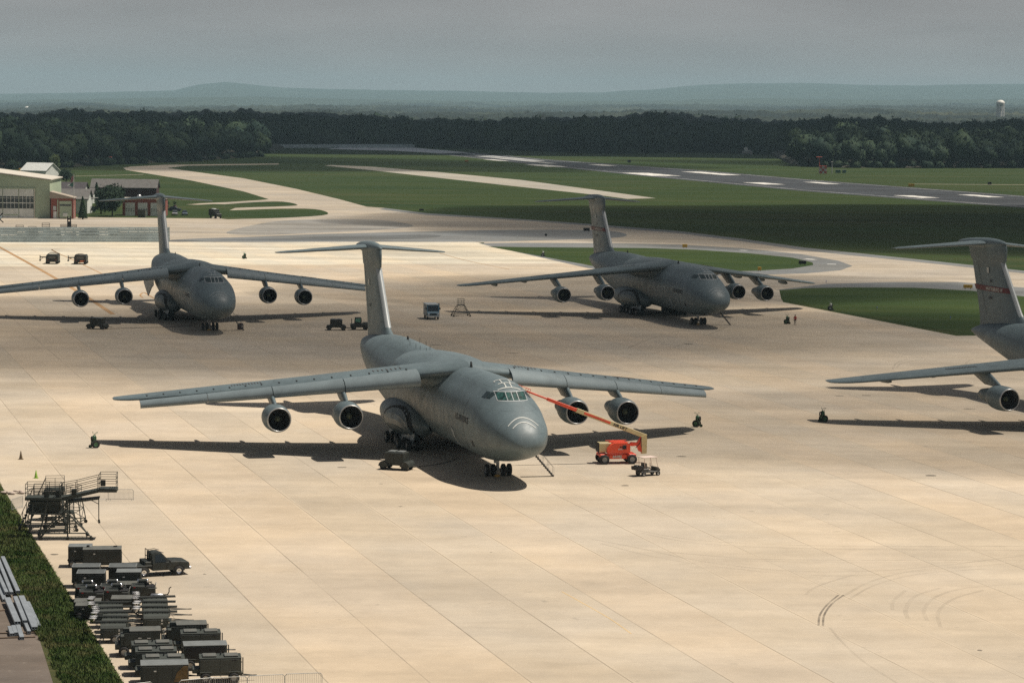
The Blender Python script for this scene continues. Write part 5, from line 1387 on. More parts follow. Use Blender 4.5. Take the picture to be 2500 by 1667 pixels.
# person
def person(loc, rz, label):
    t = bpy.data.objects.new('tmp', None)
    V = [(0, 0, .98), (0, 0, 1.20), (0, 0, 1.42), (0, 0, 1.53), (0, .01, 1.66), (0, .005, 1.77),
         (.19, 0, 1.42), (.27, .02, 1.15), (.24, .09, .92), (-.19, 0, 1.42), (-.27, .02, 1.15), (-.25, .08, .92),
         (.10, 0, .92), (.12, .01, .50), (.13, -.01, .09), (.14, .15, .04), (-.10, 0, .92), (-.12, .01, .50), (-.14, -.01, .09), (-.16, .15, .04)]
    E = [(0, 1), (1, 2), (2, 3), (3, 4), (4, 5), (2, 6), (6, 7), (7, 8), (2, 9), (9, 10), (10, 11), (0, 12), (12, 13), (13, 14), (14, 15), (0, 16), (16, 17), (17, 18), (18, 19)]
    Rr = [.16, .15, .17, .065, .10, .08, .075, .05, .04, .075, .05, .04, .10, .07, .05, .045, .10, .07, .05, .045]
    me = bpy.data.meshes.new('person'); me.from_pydata(V, E, []); o = bpy.data.objects.new('person', me); COL.objects.link(o)
    sk_ = o.modifiers.new('s', 'SKIN'); o.modifiers.new('u', 'SUBSURF').levels = 1
    for i, d in enumerate(me.skin_vertices[0].data if me.skin_vertices else []): d.radius = (Rr[i], Rr[i]*.8); d.use_root = i == 0
    if not me.skin_vertices:
        bm = bmesh.new(); bm.from_mesh(me); ly = bm.verts.layers.skin.verify()
        for v in bm.verts: v[ly].radius = (Rr[v.index], Rr[v.index]*.8); v[ly].use_root = v.index == 0
        bm.to_mesh(me); bm.free()
    dg = bpy.context.evaluated_depsgraph_get(); m2 = bpy.data.meshes.new_from_object(o.evaluated_get(dg)); bpy.data.objects.remove(o)
    o = bpy.data.objects.new('person', m2); COL.objects.link(o); m2.materials.clear()
    sh = mat('red_shirt', (.50, .05, .04), .8); tr = mat('dark_trousers', (.02, .022, .03), .9); skn = mat('skin', (.30, .17, .12), .6)
    for m_ in (sh, tr, skn): m2.materials.append(m_)
    for p in m2.polygons:
        c = p.center; p.use_smooth = True
        p.material_index = 1 if c.z < 1.0 and abs(c.x) < .22 else (2 if c.z > 1.50 or (abs(c.x) > .2 and c.z < 1.05) else 0)
    hr = MB(); hr.sphere((0, -.015, 1.74), .105, 12, (1, 1.05, .8)); hr.build('hair', mat('dark_hair', (.02, .015, .012), .8), o)
    fc_ = MB()
    for x in (-.035, .035): fc_.sphere((x, .088, 1.70), .012, 6)
    fc_.sphere((0, .10, 1.665), .018, 6, (.7, 1, 1)); fc_.box((0, .088, 1.625), (.05, .01, .012)); fc_.build('face', mat('face_features', (.10, .05, .04), .6), o)
    for s in (-1, 1):
        for k in range(4): 
            h = MB(); h.path([(s*.245+(k-1.5)*.018, .09, .90), (s*.245+(k-1.5)*.019, .105, .845), (s*.245+(k-1.5)*.018, .125, .81-.004*k)], .009, 5); h.build('finger', skn, o)
        h = MB(); h.path([(s*.225, .11, .90), (s*.215, .135, .86)], .010, 5); h.build('thumb', skn, o)
    o.location = loc; o.rotation_euler.z = rz; return tag(o, label, 'person')
person(G(1941, 794), R(160), 'person in a red shirt and dark trousers standing on the apron')

# red boom lift
M_LR = mat('lift_red_paint', (.80, .085, .03), .42, var=.12, dirt=(.55, .06, .03)); M_LY = mat('lift_cream_paint', (.60, .50, .27), .5, var=.12)
bl = empty('boom_lift', (0, 0, 0), 0, 'red boom lift with cream boom raised to the nose of the foreground aircraft', 'boom lift')
gl_, gr_ = G(1470, 1134), G(1540, 1133); dd = gr_-gl_; ba = math.atan2(dd.y, dd.x)
bl.location = (gl_+gr_)/2+Vector((0, 1.1, 0)); bl.rotation_euler.z = ba
for x in (-1.45, 1.45):
    for y in (-1.0, 1.0):
        w = MB(); w.wheel((x, y, .50), .50, .38, 'Y', 24); w.build('wheel', [M_TYRE, mat_hubl := M_HUB], bl)
c = MB(); c.box((0, 0, .72), (3.3, 1.4, .42), bev=.08); c.box((0, -.78, .78), (1.9, .2, .40), bev=.04); c.box((-1.45, 0, .9), (.9, 1.9, .28), bev=.12); c.box((1.45, 0, .9), (.9, 1.9, .28), bev=.12); ch = c.build('chassis', M_LR, bl)
for i_, (s_, x_) in enumerate((('JLG', 0),)) if False else []: pass
V, F = textmesh('660SJ', .36, .015, 1.2); m = MB(); m.add([(a-.1, -.895, .66+b) for a, b in V], F); m.build('lettering', M_WM, ch)
c = MB(); prof = [(-1.15, 1.15), (1.25, 1.15), (1.25, 1.95), (1.0, 2.2), (-.35, 2.18), (-.85, 1.98), (-1.15, 1.6)]
c.prism(prof, 'Y', -1.0, -.25); tn = c.build('turntable_hood', M_LR, bl)
c = MB(); c.prism(prof, 'Y', .25, 1.0); c.build('turntable_hood', M_LR, bl)
c = MB(); c.box((-1.3, 0, 1.68), (1.3, 1.2, .95), bev=.05); c.build('counterweight', M_LY, bl)
c = MB(); c.box((-1.98, 0, 1.68), (.08, 1.25, .98), bev=.03); c.build('counterweight_back', M_BLK, bl)
c = MB(); c.box((.62, -1.02, 1.75), (.42, .05, .42), bev=.02); c.box((.25, -1.01, 1.78), (.22, .03, .12)); c.build('hood_window', M_BLK, tn)
m = MB(); m.box((.22, -1.01, 1.55), (.5, .02, .10)); m.build('decal', M_WM, tn)
c = MB(); c.tube((-1.0, -.7, 2.25), (1.2, -.7, 2.28), .035, 6); c.tube((-1.0, .7, 2.25), (1.2, .7, 2.28), .035, 6); c.build('hood_rail', M_LR, bl)
# boom geometry worked out in world space
bi = Matrix.Rotation(-ba, 3, 'Z')
def loc_(p): return bi @ (Vector(p)-bl.location)
knee = loc_(GD(1578, 1066, bl.location.y)); base_top = Vector((1.0, 0, 1.9))
rz_ = knee.copy(); foot = Vector((knee.x-.15, 0, 1.25))
c = MB(); c.prism([(foot.x-.22, .95), (foot.x+.28, 1.0), (foot.x+.30, knee.z-.1), (foot.x+.1, knee.z+.15), (foot.x-.3, knee.z)], 'Y', -.32, .32); c.build('riser', M_LY, bl)
c = MB(); c.prism([(1.25, 1.85), (1.55, 2.15), (2.15, 2.1), (foot.x-.3, 2.75), (foot.x-.3, 2.1), (2.5, 1.9), (foot.x-.1, 1.1), (foot.x-.5, 1.2), (2.1, 1.8), (1.6, 1.75)], 'Y', -.2, .2); c.build('upright_link', M_LR, bl)
tipw = GD(1276, 951, 262.5); tip = loc_(tipw); k0 = Vector((foot.x, 0, knee.z+.05))
dv_ = tip-k0; Lb = dv_.length; qd = dv_.to_track_quat('X', 'Z')
def boomseg(a, b, w, h, name, m, par):
    mb_ = MB(); Mx = Matrix.Translation(k0) @ qd.to_matrix().to_4x4(); mb_.box(((a+b)/2*Lb, 0, 0), ((b-a)*Lb, w, h), bev=.03, M=Mx); return mb_.build(name, m, par)
bm1 = boomseg(-.02, .56, .34, .46, 'main_boom', M_LY, bl); boomseg(.28, .50, .37, .26, 'boom_stripe', M_LR, bm1); fly = boomseg(.50, .80, .27, .34, 'fly_boom', M_LR, bl); boomseg(.79, .97, .16, .18, 'jib', M_LR, bl)
V, F = textmesh('AIR LIFT', .40, .015, 1.1); m = MB(); Mx = Matrix.Translation(k0) @ qd.to_matrix().to_4x4()
m.add([Mx @ Vector((.20*Lb-a, .0+.18*(1 if (Mx.to_3x3() @ Vector((0, 1, 0))).y < 0 else -1), b-.13)) if False else Mx @ Vector((.20*Lb-a*(-1 if (Mx.to_3x3() @ Vector((1, 0, 0))).x > 0 else 1), (.18 if (Mx.to_3x3() @ Vector((0, 1, 0))).y < 0 else -.18), b-.13)) for a, b in V], F); m.build('lettering', M_BM, bm1)
m = MB(); m.path([k0+Vector((-.3, -.3, -.2)), k0+Vector((-.5, -.35, -.8)), k0+Vector((-.9, -.35, -1.2))], .04, 6); m.build('hydraulic_hose', M_BLK, bl)
m = MB(); Mx = Matrix.Translation(k0) @ qd.to_matrix().to_4x4()
for z_ in (0, .9):
    m.path([Mx @ Vector((.96*Lb, y, z_-.6)) for y in (-.8, .8)] + [Mx @ Vector((1.03*Lb, .8, z_-.6)), Mx @ Vector((1.03*Lb, -.8, z_-.6)), Mx @ Vector((.96*Lb, -.8, z_-.6))], .03, 6)
for x_ in (.96, 1.03):
    for y in (-.8, 0, .8): m.tube(Mx @ Vector((x_*Lb, y, -.6)), Mx @ Vector((x_*Lb, y, .3)), .025, 6)
m.build('work_basket', M_LR, bl)

# golf cart
gc = empty('golf_cart', (0, 0, 0), 0, 'small utility golf cart with a pale canopy beside the boom lift', 'golf cart')
a_, b_ = G(1561, 1164), G(1600, 1161); d_ = b_-a_; an_ = math.atan2(d_.y, d_.x); gc.location = (a_+b_)/2+Vector((0, .6, 0)); gc.rotation_euler.z = an_
M_GC = mat('golf_cart_body', (.045, .045, .04), .5); M_PINK = mat('pale_canopy', (.62, .50, .44), .6, var=.08)
b = MB(); b.box((0, 0, .42), (2.1, 1.1, .14), bev=.03); b.box((-.55, 0, .62), (.8, 1.1, .3), bev=.05); b.prism([(.75, .45), (1.2, .45), (1.2, .62), (1.0, .85), (.8, .85)], 'Y', -.52, .52); b.build('body', M_GC, gc)
b = MB(); b.box((-1.15, 0, .68), (.75, 1.1, .1), bev=.02)
for y in (-.53, .53): b.box((-1.15, y, .85), (.75, .05, .28))
b.box((-1.52, 0, .85), (.05, 1.1, .28)); b.build('cargo_bed', M_BLK, gc)
b = MB(); b.box((-1.2, .1, .95), (.4, .5, .3), bev=.04); b.box((-.95, -.3, .95), (.2, .3, .25), bev=.03); b.build('tool_box', M_OD, gc)
b = MB(); b.box((-.1, 0, .80), (.55, 1.0, .12), bev=.04); b.box((-.38, 0, 1.08), (.12, 1.0, .45), bev=.04); b.build('seat', mat('cream_seat', (.20, .18, .15), .7), gc)
b = MB(); b.box((.0, 0, 1.86), (1.65, 1.15, .06), bev=.03); b.build('canopy', M_PINK, gc)
b = MB()
for x0_, x1_ in ((1.0, .68), (-.6, -.7)):
    for y in (-.5, .5): b.tube((x0_, y, .6), (x1_, y, 1.85), .025, 6)
b.tube((0.0, -.52, .5), (0.0, -.52, 1.85), .02, 6); b.tube((0.0, .52, .5), (0.0, .52, 1.85), .02, 6); b.build('canopy_post', M_PINK, gc)
b = MB(); b.lathe([(-.02, .17), (.0, .19), (.02, .17)], (.5, .25, 1.05), 'X', 14); b.tube((.5, .25, 1.05), (.8, .25, .7), .02, 6); b.build('steering_wheel', M_BLK, gc)
for x, r_ in ((.95, .25), (-.75, .25)):
    for y in (-.5, .5): w = MB(); w.wheel((x, y, r_), r_, .18, 'Y', 16); w.build('wheel', [M_TYRE, M_HUB], gc)

# tow tractor with generator, and other powered carts
def fender_gen(label):
    t = empty('generator_cart', (0, 0, 0), 0, label, 'generator cart'); 
    b = MB(); b.box((0, 0, 1.2), (2.0, 1.6, 1.15), bev=.06); b.box((0, 0, .6), (2.5, 1.3, .25), bev=.03); panels(b, 1.9, 1.6, .7, 1.72, 2); b.build('body', M_OD, t)
    r = MB(); r.box((-.5, .1, 1.82), (.7, 1.0, .08), bev=.02); r.build('roof_hatch', M_TOPG, t); r = MB(); r.box((.45, .1, 1.82), (.7, 1.0, .08), bev=.02); r.build('roof_hatch', M_TOPG, t)
    for s in (-1, 1):
        m = MB(); m.prism([(s*1.15+.5*math.cos(q), .38+.52*math.sin(q)) for q in [math.pi*k/8 for k in range(9)]], 'Y', -.9, .9); m.build('mudguard', M_OD, t)
        for y in (-.78, .78): w = MB(); w.wheel((s*1.15, y, .36), .36, .22, 'Y', 18); w.build('wheel', [M_TYRE, M_OD], t)
    l = MB(); l.box((-1.2, -.92, .95), (.22, .02, .06)); l.build('label_plate', M_WLBL, t)
    towbar(t, 1.35, 1.0); return t
fg = fender_gen('x'); FGG = 'wheeled power carts beside the aircraft'
place(fg, G(968, 1148)+Vector((0, .8, 0)), R(-20), 'dark power cart with rounded mudguards in front of the foreground aircraft main wheels', FGG)
place(fg, G(236, 804)+Vector((0, .8, 0)), R(-15), 'dark power cart standing left of the left aircraft nose', FGG)
place(fg, G(820, 807)+Vector((0, .8, 0)), R(4), 'dark power cart hitched behind the small cab tractor', FGG)
def cable(name, pts, label):
    m = MB(); pts = catmull([tuple(p) for p in pts], 6, False); m.path([Vector(p) for p in pts], .035, 6); return tag(m.build(name, M_ROPE), label, 'cable')
c_ = [G(1010, 1141), G(1060, 1135), G(1095, 1128), G(1120, 1118)]; cable('power_cable', [p+Vector((0, 0, .04)) for p in c_], 'black power cable from the power cart to the foreground aircraft')
c_ = [G(258, 803), G(330, 801), G(420, 799), G(470, 795)]; cable('power_cable', [p+Vector((0, 0, .04)) for p in c_], 'thin black cable from the power cart to the left aircraft')
tt = empty('tow_tractor', G(877, 806)+Vector((0, .8, 0)), R(4), 'small dark cab tractor with green tinted window just left of the tall tail fin', 'tow tractor')
b = MB(); b.box((0, 0, .72), (3.0, 1.7, .55), bev=.08); b.box((.95, 0, 1.05), (1.0, 1.5, .35), bev=.08); b.build('body', M_OD, tt)
b = MB(); b.box((-.25, 0, 1.5), (1.2, 1.5, 1.05), bev=.10, taper=(.9, .94)); cb = b.build('cab', M_OD, tt)
b = MB(); b.box((-.25, -.735, 1.62), (.8, .03, .55)); b.build('side_window', mat('green_tinted_window', (.10, .30, .22), .2), cb)
b = MB(); b.box((.34, 0, 1.62), (.03, 1.1, .5)); b.build('windscreen', M_WIN, cb)
b = MB(); b.tube((-1.3, .5, .9), (-1.3, .5, 1.8), .05, 6); b.build('exhaust_pipe', M_BLK, tt)
for x in (-.95, .95):
    for y in (-.75, .75): w = MB(); w.wheel((x, y, .42), .42, .3, 'Y', 18); w.build('wheel', [M_TYRE, M_OD], tt)
towbar(tt, -2.5, 1.0)
gb = MB(); gb.box((0, 0, .5), (.95, .8, .85), bev=.05); gb.box((0, 0, .98), (.7, .5, .12), bev=.03); gb.box((.3, -.41, .6), (.2, .02, .2), mi=1)
sb = empty('ground_box', G(586, 805)+Vector((0, .4, 0)), R(8), 'small dark equipment box at the foot of the left aircraft crew ladder', 'equipment box'); gb.build('box_body', [mat('maroon_box', (.06, .035, .035), .6), M_WLBL], sb)
for x in (-.35, .35):
    w = MB(); w.wheel((x, 0, .10), .10, .7, 'Y', 12); w.build('wheel', [M_TYRE, M_HUB], sb)
# blue step van
vn = empty('step_van', G(1052, 781)+Vector((0, 2.4, 0)), R(-90+10), 'blue and white step van facing the camera near the tall access stand', 'van')
M_VB = mat('van_blue_paint', (.05, .13, .19), .4); M_VW = mat('van_white_paint', (.45, .49, .50), .45)
b = MB(); b.box((-.4, 0, 1.55), (4.2, 2.1, 1.95), bev=.08); b.build('box_body', M_VB, vn)
b = MB(); b.box((-.4, 0, 2.56), (4.25, 2.14, .12), bev=.04); b.build('roof', M_VW, vn)
b = MB(); b.prism([(1.7, .5), (2.45, .5), (2.45, 1.15), (2.1, 1.45), (1.75, 2.45), (1.7, 2.45)], 'Y', -1.03, 1.03); fr_ = b.build('cab_front', M_VB, vn)
b = MB(); b.add([(2.12, -.9, 1.5), (2.12, .9, 1.5), (1.79, .88, 2.38), (1.79, -.88, 2.38)], [(0, 1, 2, 3)]); b.build('windscreen', M_WIN, fr_)
b = MB(); b.box((2.5, 0, .62), (.12, 2.1, .22), bev=.04); b.build('bumper', M_VW, vn)
b = MB(); b.box((2.46, 0, .95), (.04, 1.0, .25)); b.build('grille', M_BLK, vn)
for y in (-.78, .78): h = MB(); h.lathe([(.0, .14), (.04, .12), (.05, 0)], (2.45, y, .98), 'X', 14); h.build('headlight', M_CHR, vn)
for y in (-1.2, 1.2): h = MB(); h.box((1.95, y, 1.9), (.08, .2, .35), bev=.02); h.build('wing_mirror', M_BLK, vn)
b = MB(); b.box((-2.0, 1.35, 1.7), (.06, .7, 1.7), bev=.02); b.build('open_rear_door', M_VB, vn)
for x in (-1.5, 1.6):
    for y in (-.9, .9): w = MB(); w.wheel((x, y, .38), .38, .26, 'Y', 18); w.build('wheel', [M_TYRE, M_HUB], vn)
# two dark loaders on the old apron
def loader(extra):
    t = empty('flightline_truck', (0, 0, 0), 0, 'x', 'truck')
    b = MB(); pr_ = [(-1.35, .45), (1.35, .45), (1.4, 1.6), (1.2, 2.1), (-1.2, 2.1), (-1.4, 1.6)]
    b.loft([[(x, -2.2, z) for x, z in pr_], [(x*1.02, 0, z*1.03) for x, z in pr_], [(x, 2.2, z) for x, z in pr_]], smooth=False); b.build('body', M_OD, t)
    b = MB(); b.box((0, -2.22, 1.55), (1.6, .05, .5)); b.build('rear_window', M_WIN, t)
    b = MB(); b.box((0, -2.25, .85), (1.3, .06, .3), bev=.02); b.build('tailboard', M_BLK, t)
    for x in (-.9, .9): l = MB(); l.box((x, -2.26, .95), (.18, .05, .14)); l.build('tail_lamp', M_REDL, t)
    a = MB(); a.box((-2.1, .2, 1.45), (1.6, .25, .25), bev=.03); a.tube((-2.9, .2, .55), (-2.9, .2, 1.9), .10, 8); a.box((-2.9, .2, .75), (.35, .7, .25), bev=.03); a.tube((-2.9, -.3, 1.4), (-2.9, .7, 1.4), .06, 6); a.tube((-2.2, .2, 1.35), (-2.9, .2, .8), .05, 6); a.build('side_boom', M_OD, t)
    if extra:
        r = MB(); r.path([(-1.2, -1.0, 2.1), (-.6, -1.0, 2.5), (.6, -1.0, 2.5), (1.5, -1.0, 2.25)], .05, 6); r.path([(-1.2, 1.0, 2.1), (-.6, 1.0, 2.5), (.6, 1.0, 2.5), (1.5, 1.0, 2.25)], .05, 6); r.tube((0, -1, 2.5), (0, 1, 2.5), .05, 6); r.box((1.62, -1, 2.1), (.12, .3, .3)); r.build('roof_rack', M_OD, t)
    else:
        r = MB(); r.sphere((-.2, 0, 2.1), 1, 12, (1.1, 1.9, .28)); r.build('canvas_top', mat('faded_canvas', (.10, .09, .075), .9), t)
        r = MB(); r.box((.35, -2.29, .78), (.8, .03, .32)); r.build('orange_plate', mat('orange_plate', (.55, .16, .06), .6), t)
    for x in (-1.1, 1.1):
        for y in (-1.4, 1.4): w = MB(); w.wheel((x, y, .42), .42, .3, 'X' if False else 'Y', 16); o = w.build('wheel', [M_TYRE, M_OD], t)
    return t
t1 = loader(True); t1.location = G(125, 645)+Vector((0, 2.2, 0)); t1.rotation_euler.z = R(4); t1['label'] = 'dark service truck with roof rack and side boom on the pale old apron'
t2 = loader(False); t2.location = G(194, 646)+Vector((0, 2.2, 0)); t2.rotation_euler.z = R(4); t2['label'] = 'dark service truck with canvas top and orange rear plate on the old apron'
# steel beams on the lot
M_BEAM = mat('grey_steel_beam', (.25, .28, .31), .55, .2, var=.18, scale=1.2)
BM_ = 'grey steel beams stacked on the old lot'
def beam(u0_, v0_, u1_, v1_, w, z, lab):
    a, b = G(u0_, v0_), G(u1_, v1_); d = b-a; L = d.length; m = MB(); h = .22
    m.box((0, 0, h-.02), (L, w, .035), bev=.005); m.box((0, 0, .02), (L, w, .035), bev=.005); m.box((0, 0, h/2), (L, .06, h-.05)); m.box((0, w/2-.02, h/2), (L, .03, h-.04)); m.box((0, -w/2+.02, h/2), (L, .03, h-.04))
    o = m.build('steel_beam', M_BEAM); o.location = (a+b)/2+Vector((0, 0, z)); o.rotation_euler.z = math.atan2(d.y, d.x); return tag(o, lab, 'steel beam', BM_)
zz_ = lambda x, y: (x*.2979, 1200+y*.2979)
for (x0_, y0_, x1_, y1_, w, z, lab) in ((22, 575, 148, 860, .30, .25, 'widest grey beam on the right of the upper beam stack'), (-60, 480, 95, 870, .26, .25, 'long grey beam left of the widest one in the upper stack'), (-120, 480, 55, 870, .26, .25, 'third grey beam of the upper stack, mostly out of the left edge'), (-80, 640, 40, 905, .3, .02, 'bottom layer grey beam showing below the upper stack'),
     (60, 915, 145, 1115, .42, .25, 'wide grey beam on the left of the lower stack'), (125, 905, 205, 1105, .30, .25, 'second grey beam from the left in the lower stack'), (175, 900, 285, 1160, .40, .25, 'long wide grey beam in the middle of the lower stack'), (225, 930, 318, 1130, .30, .10, 'rightmost grey beam of the lower stack'),
     (80, 1135, 100, 1195, .3, .10, 'short grey beam end, left of the three sticking out below the lower stack'), (110, 1130, 130, 1190, .28, .12, 'short grey beam end, second below the lower stack'), (148, 1115, 180, 1215, .30, .02, 'lowest grey beam end sticking out furthest below the lower stack'), (205, 1090, 240, 1170, .24, .05, 'thin grey beam end under the long wide one')):
    beam(*zz_(x0_, y0_), *zz_(x1_, y1_), w, z, lab)
for k, (x0_, y0_, x1_, y1_, lab) in enumerate(((-40, 985, 40, 975, 'weathered timber bearer at the top of the lower beam stack'), (-20, 1165, 300, 1160, 'weathered timber bearer under the lower beam stack'), (-20, 1205, 290, 1195, 'lowest weathered timber bearer under the beams'))):
    a, b = G(*zz_(x0_, y0_)), G(*zz_(x1_, y1_)); d = b-a; m = MB(); m.box((0, 0, .06), (d.length, .12, .12), bev=.01); o = m.build('timber_bearer', mat('weathered_timber', (.20, .15, .11), .9)); o.location = (a+b)/2; o.rotation_euler.z = math.atan2(d.y, d.x); tag(o, lab, 'timber', 'timber bearers')
# warning streamers below the engine intakes
for t, pts in ((A1, ((680, 1052, 1082), (873, 1055, 1069), (1426, 1040, 1050))), (A2, ((666, 742, 754),))):
    for (u, v0_, v1_) in pts:
        pass
# ------------------------------------------------------------------ buildings and far things
def BLD(nm, loc, rz, label, cat): return empty(nm, loc, rz, label, cat)
def part(name, m, parent, *boxes, bev=0):
    mb = MB()
    for c, d in boxes: mb.box(c, d, bev=bev)
    return mb.build(name, m, parent)
M_HG = mat('pale_green_cladding', (.42, .50, .36), .7, var=.08, scale=.4, dirt=(.36, .42, .30)); M_HW = mat('weathered_white_paint', (.70, .72, .68), .6, var=.12, scale=.6)
M_ROOFW = mat('pale_metal_roof', (.62, .58, .50), .5, var=.08, scale=.3); M_BRICK = mat('red_brick', (.27, .085, .06), .85, var=.3, scale=3)
M_ROOFG = mat('grey_shingle', (.13, .125, .12), .9, var=.2, scale=1); M_ROOFD = mat('dark_shingle', (.055, .05, .055), .9, var=.2, scale=1); M_WDK = mat('dark_window', (.03, .04, .045), .2, spec=.8)
M_TAN = mat('tan_roof', (.36, .31, .25), .8, var=.1); M_MAR = mat('dark_maroon_wall', (.06, .025, .025), .8)
s7 = 7.6
# hangar: front wall on the camera side, right end just left of the flagpole
cR = G(122, 533); HA = R(3)
hg_ = BLD('hangar', cR, HA, 'pale green hangar with tall glazed white doors at the left picture edge', 'hangar')
m = MB(); Wh = 44
m.prism([(-Wh, 0), (0, 0), (0, 12.0), (-Wh/2, 14.6), (-Wh, 12.0)], 'Y', 0, 30); m.build('wall', M_HG, hg_)
m = MB(); m.prism([(-Wh-.4, 12.05), (-Wh/2, 14.75), (.5, 12.05), (.5, 12.35), (-Wh/2, 15.1), (-Wh-.4, 12.35)], 'Y', -.4, 30.5); m.build('roof', M_ROOFW, hg_)
for x0_, wd, kind in ((-5.1-4.6, 4.6, 0), (-9.85-4.9, 4.9, 1), (-14.9-4.6, 4.6, 0), (-19.6-4.6, 4.6, 1)):
    d = part('door_leaf', M_HW, hg_, ((x0_+wd/2, -.12, 4.6), (wd-.08, .12, 9.2)))
    rows_ = ((3.1, 2.3), (5.6, 1.1), (6.9, .9)) if kind == 0 else ((2.6, .0), (3.3, 2.5), (5.9, .9), (6.9, .7))
    mw = MB()
    for z_, h_ in ((3.0, 1.6), (4.9, 1.3), (6.35, .5)):
        for k in range(4): mw.box((x0_+wd*(k+.5)/4, -.20, z_+h_/2), (wd/4-.16, .05, h_))
    mw.build('window', M_WDK, d)
    if kind: part('hatch', M_HG, d, ((x0_+wd/2, -.2, 1.0), (wd*.9, .05, .35)))
part('door_header', M_HG, hg_, ((-14.6, -.2, 9.4), (20.2, .3, .35))); part('corner_post', M_ROOFW, hg_, ((-4.85, -.16, 4.7), (.25, .2, 9.4)))
# brick annexe on the hangar's right side
an_ = BLD('annexe_building', G(123.5, 534), HA, 'low brick and green annexe between the hangar and the flagpole', 'building')
m = MB(); m.box((3.6, 3.5, 3.2), (7.0, 7, 6.4)); m.build('wall', M_BRICK, an_)
m = MB(); m.prism([(-.2, 6.4), (7.4, 6.4), (7.4, 6.7), (-.2, 8.6)], 'Y', -.5, 8); m.build('roof', M_TAN, an_)
pw_ = part('panel', M_HG, an_, ((4.7, -.1, 2.9), (3.8, .12, 5.4))); part('window', M_WDK, pw_, ((4.7, -.19, 4.3), (3.5, .06, .55))); part('air_unit', M_HW, pw_, ((4.6, -.4, 1.3), (1.3, .5, 1.1)))
dd_ = part('door', M_HW, an_, ((1.4, -.1, 1.2), (1.0, .1, 2.2))); part('notice', M_WM, an_, ((1.3, -.1, 3.3), (1.0, .08, 1.4))); part('wall_pillar', M_HG, an_, ((2.3, -.12, 3.0), (.35, .15, 6.0)))
def gable(nm, px, D, Wd, Dp, h, rh, wall, roof, label, rz=0, cat='building', wins=0):
    p = GD(px[0], px[1], D); t = BLD(nm, (p.x, D, 0), rz, label, cat)
    m = MB(); m.box((0, 0, h/2), (Wd, Dp, h)); w = m.build('wall', wall, t)
    m = MB(); o = .5
    m.prism([(-Dp/2-o, h-.05), (0, h+rh), (Dp/2+o, h-.05), (Dp/2+o, h+.2), (0, h+rh+.25), (-Dp/2-o, h+.2)], 'X', -Wd/2-o, Wd/2+o); m.build('roof', roof, t)
    m = MB(); m.prism([(-Dp/2, h), (Dp/2, h), (0, h+rh)], 'X', -Wd/2+.01, Wd/2-.01); m.build('gable_end', wall, t)
    for k in range(wins): part('window', M_WDK, w, ((-Wd/2+Wd*(k+.5)/wins, -Dp/2-.04, h*.55), (1.0, .06, 1.2)))
    return t
gable('shingled_building', (150, 455), 905, 17, 14, 5.5, 3.6, M_HW, M_ROOFD, 'long low building with dark shingle roof behind the annexe and flag', 0)
gable('shingled_building', (164, 465), 872, 15, 10, 4.6, 3.2, M_HW, M_ROOFG, 'building with lighter grey shingle roof just behind the annexe', 0)
gable('white_shed', (98, 418), 1240, 14, 11, 4.6, 3.6, M_HW, mat('white_metal_roof', (.62, .64, .62), .5), 'white metal roofed shed on the slope behind the hangar', R(-25), wins=3)
gable('maroon_building', (306, 455), 1010, 25, 8, 4.2, 3.2, M_MAR, M_ROOFG, 'long dark maroon building with grey roof behind the brick garage', 0)
gable('small_house', (214, 482), 960, 4.5, 6, 3.2, 2.2, M_HW, M_ROOFG, 'small pale house glimpsed between the conifer and the big dark tree', 0, 'house', 1)
yl = MB(); yl.box((0, 0, 1.2), (2.4, 2, 1.6), bev=.1); yl.box((.4, 0, 2.6), (1.2, 1.5, 1.4), bev=.1)
yv = BLD('yellow_loader', G(47, 427), 0, 'small yellow machine parked by the white shed', 'loader'); yl.build('body', mat('yellow_paint', (.55, .33, .05), .6), yv)
for x in (-.8, .8):
    w = MB(); w.wheel((x, 0, .5), .5, 2.1, 'Y', 14); w.build('wheel', [M_TYRE, M_HUB], yv)
# brick garage
gp = G(299, 527); bg_ = BLD('brick_garage', gp, R(3), 'red brick garage with white roll-up doors behind the left aircraft tail', 'garage')
m = MB(); m.box((7.0, 4.5, 2.75), (14.0, 9, 5.5)); m.build('wall', M_BRICK, bg_)
part('roof', M_ROOFW, bg_, ((7.0, 4.5, 5.62), (14.5, 9.5, .26)))
for x in (2.5, 6.6, 10.7):
    d = part('garage_door', M_HW, bg_, ((x, -.05, 2.15), (3.1, .12, 4.3))); mw = MB()
    for k in range(4): mw.box((x-1.15+k*.77, -.12, 2.2), (.45, .04, .3)); mw.box((x-1.15+k*.77, -.12, 1.6), (.45, .04, .22))
    mw.build('pane', M_WDK, d)
m = MB(); m.sphere((5.2, 3, 6.2), .75, 14); m.build('vent_dome', M_ALU, bg_)
db = BLD('dumpster', G(345.5, 531.5), 0, 'dark olive steel container in front of the brick garage doors', 'container'); m = MB(); m.box((0, 1, 1.2), (2.3, 1.8, 2.4), bev=.05)
for k in range(5): m.box((-.9+.45*k, .08, 1.2), (.08, .06, 2.2))
m.build('body', mat('container_olive', (.06, .065, .045), .8), db)
part('lid', M_BLK, db, ((0, 1, 2.44), (2.34, 1.84, .08)))
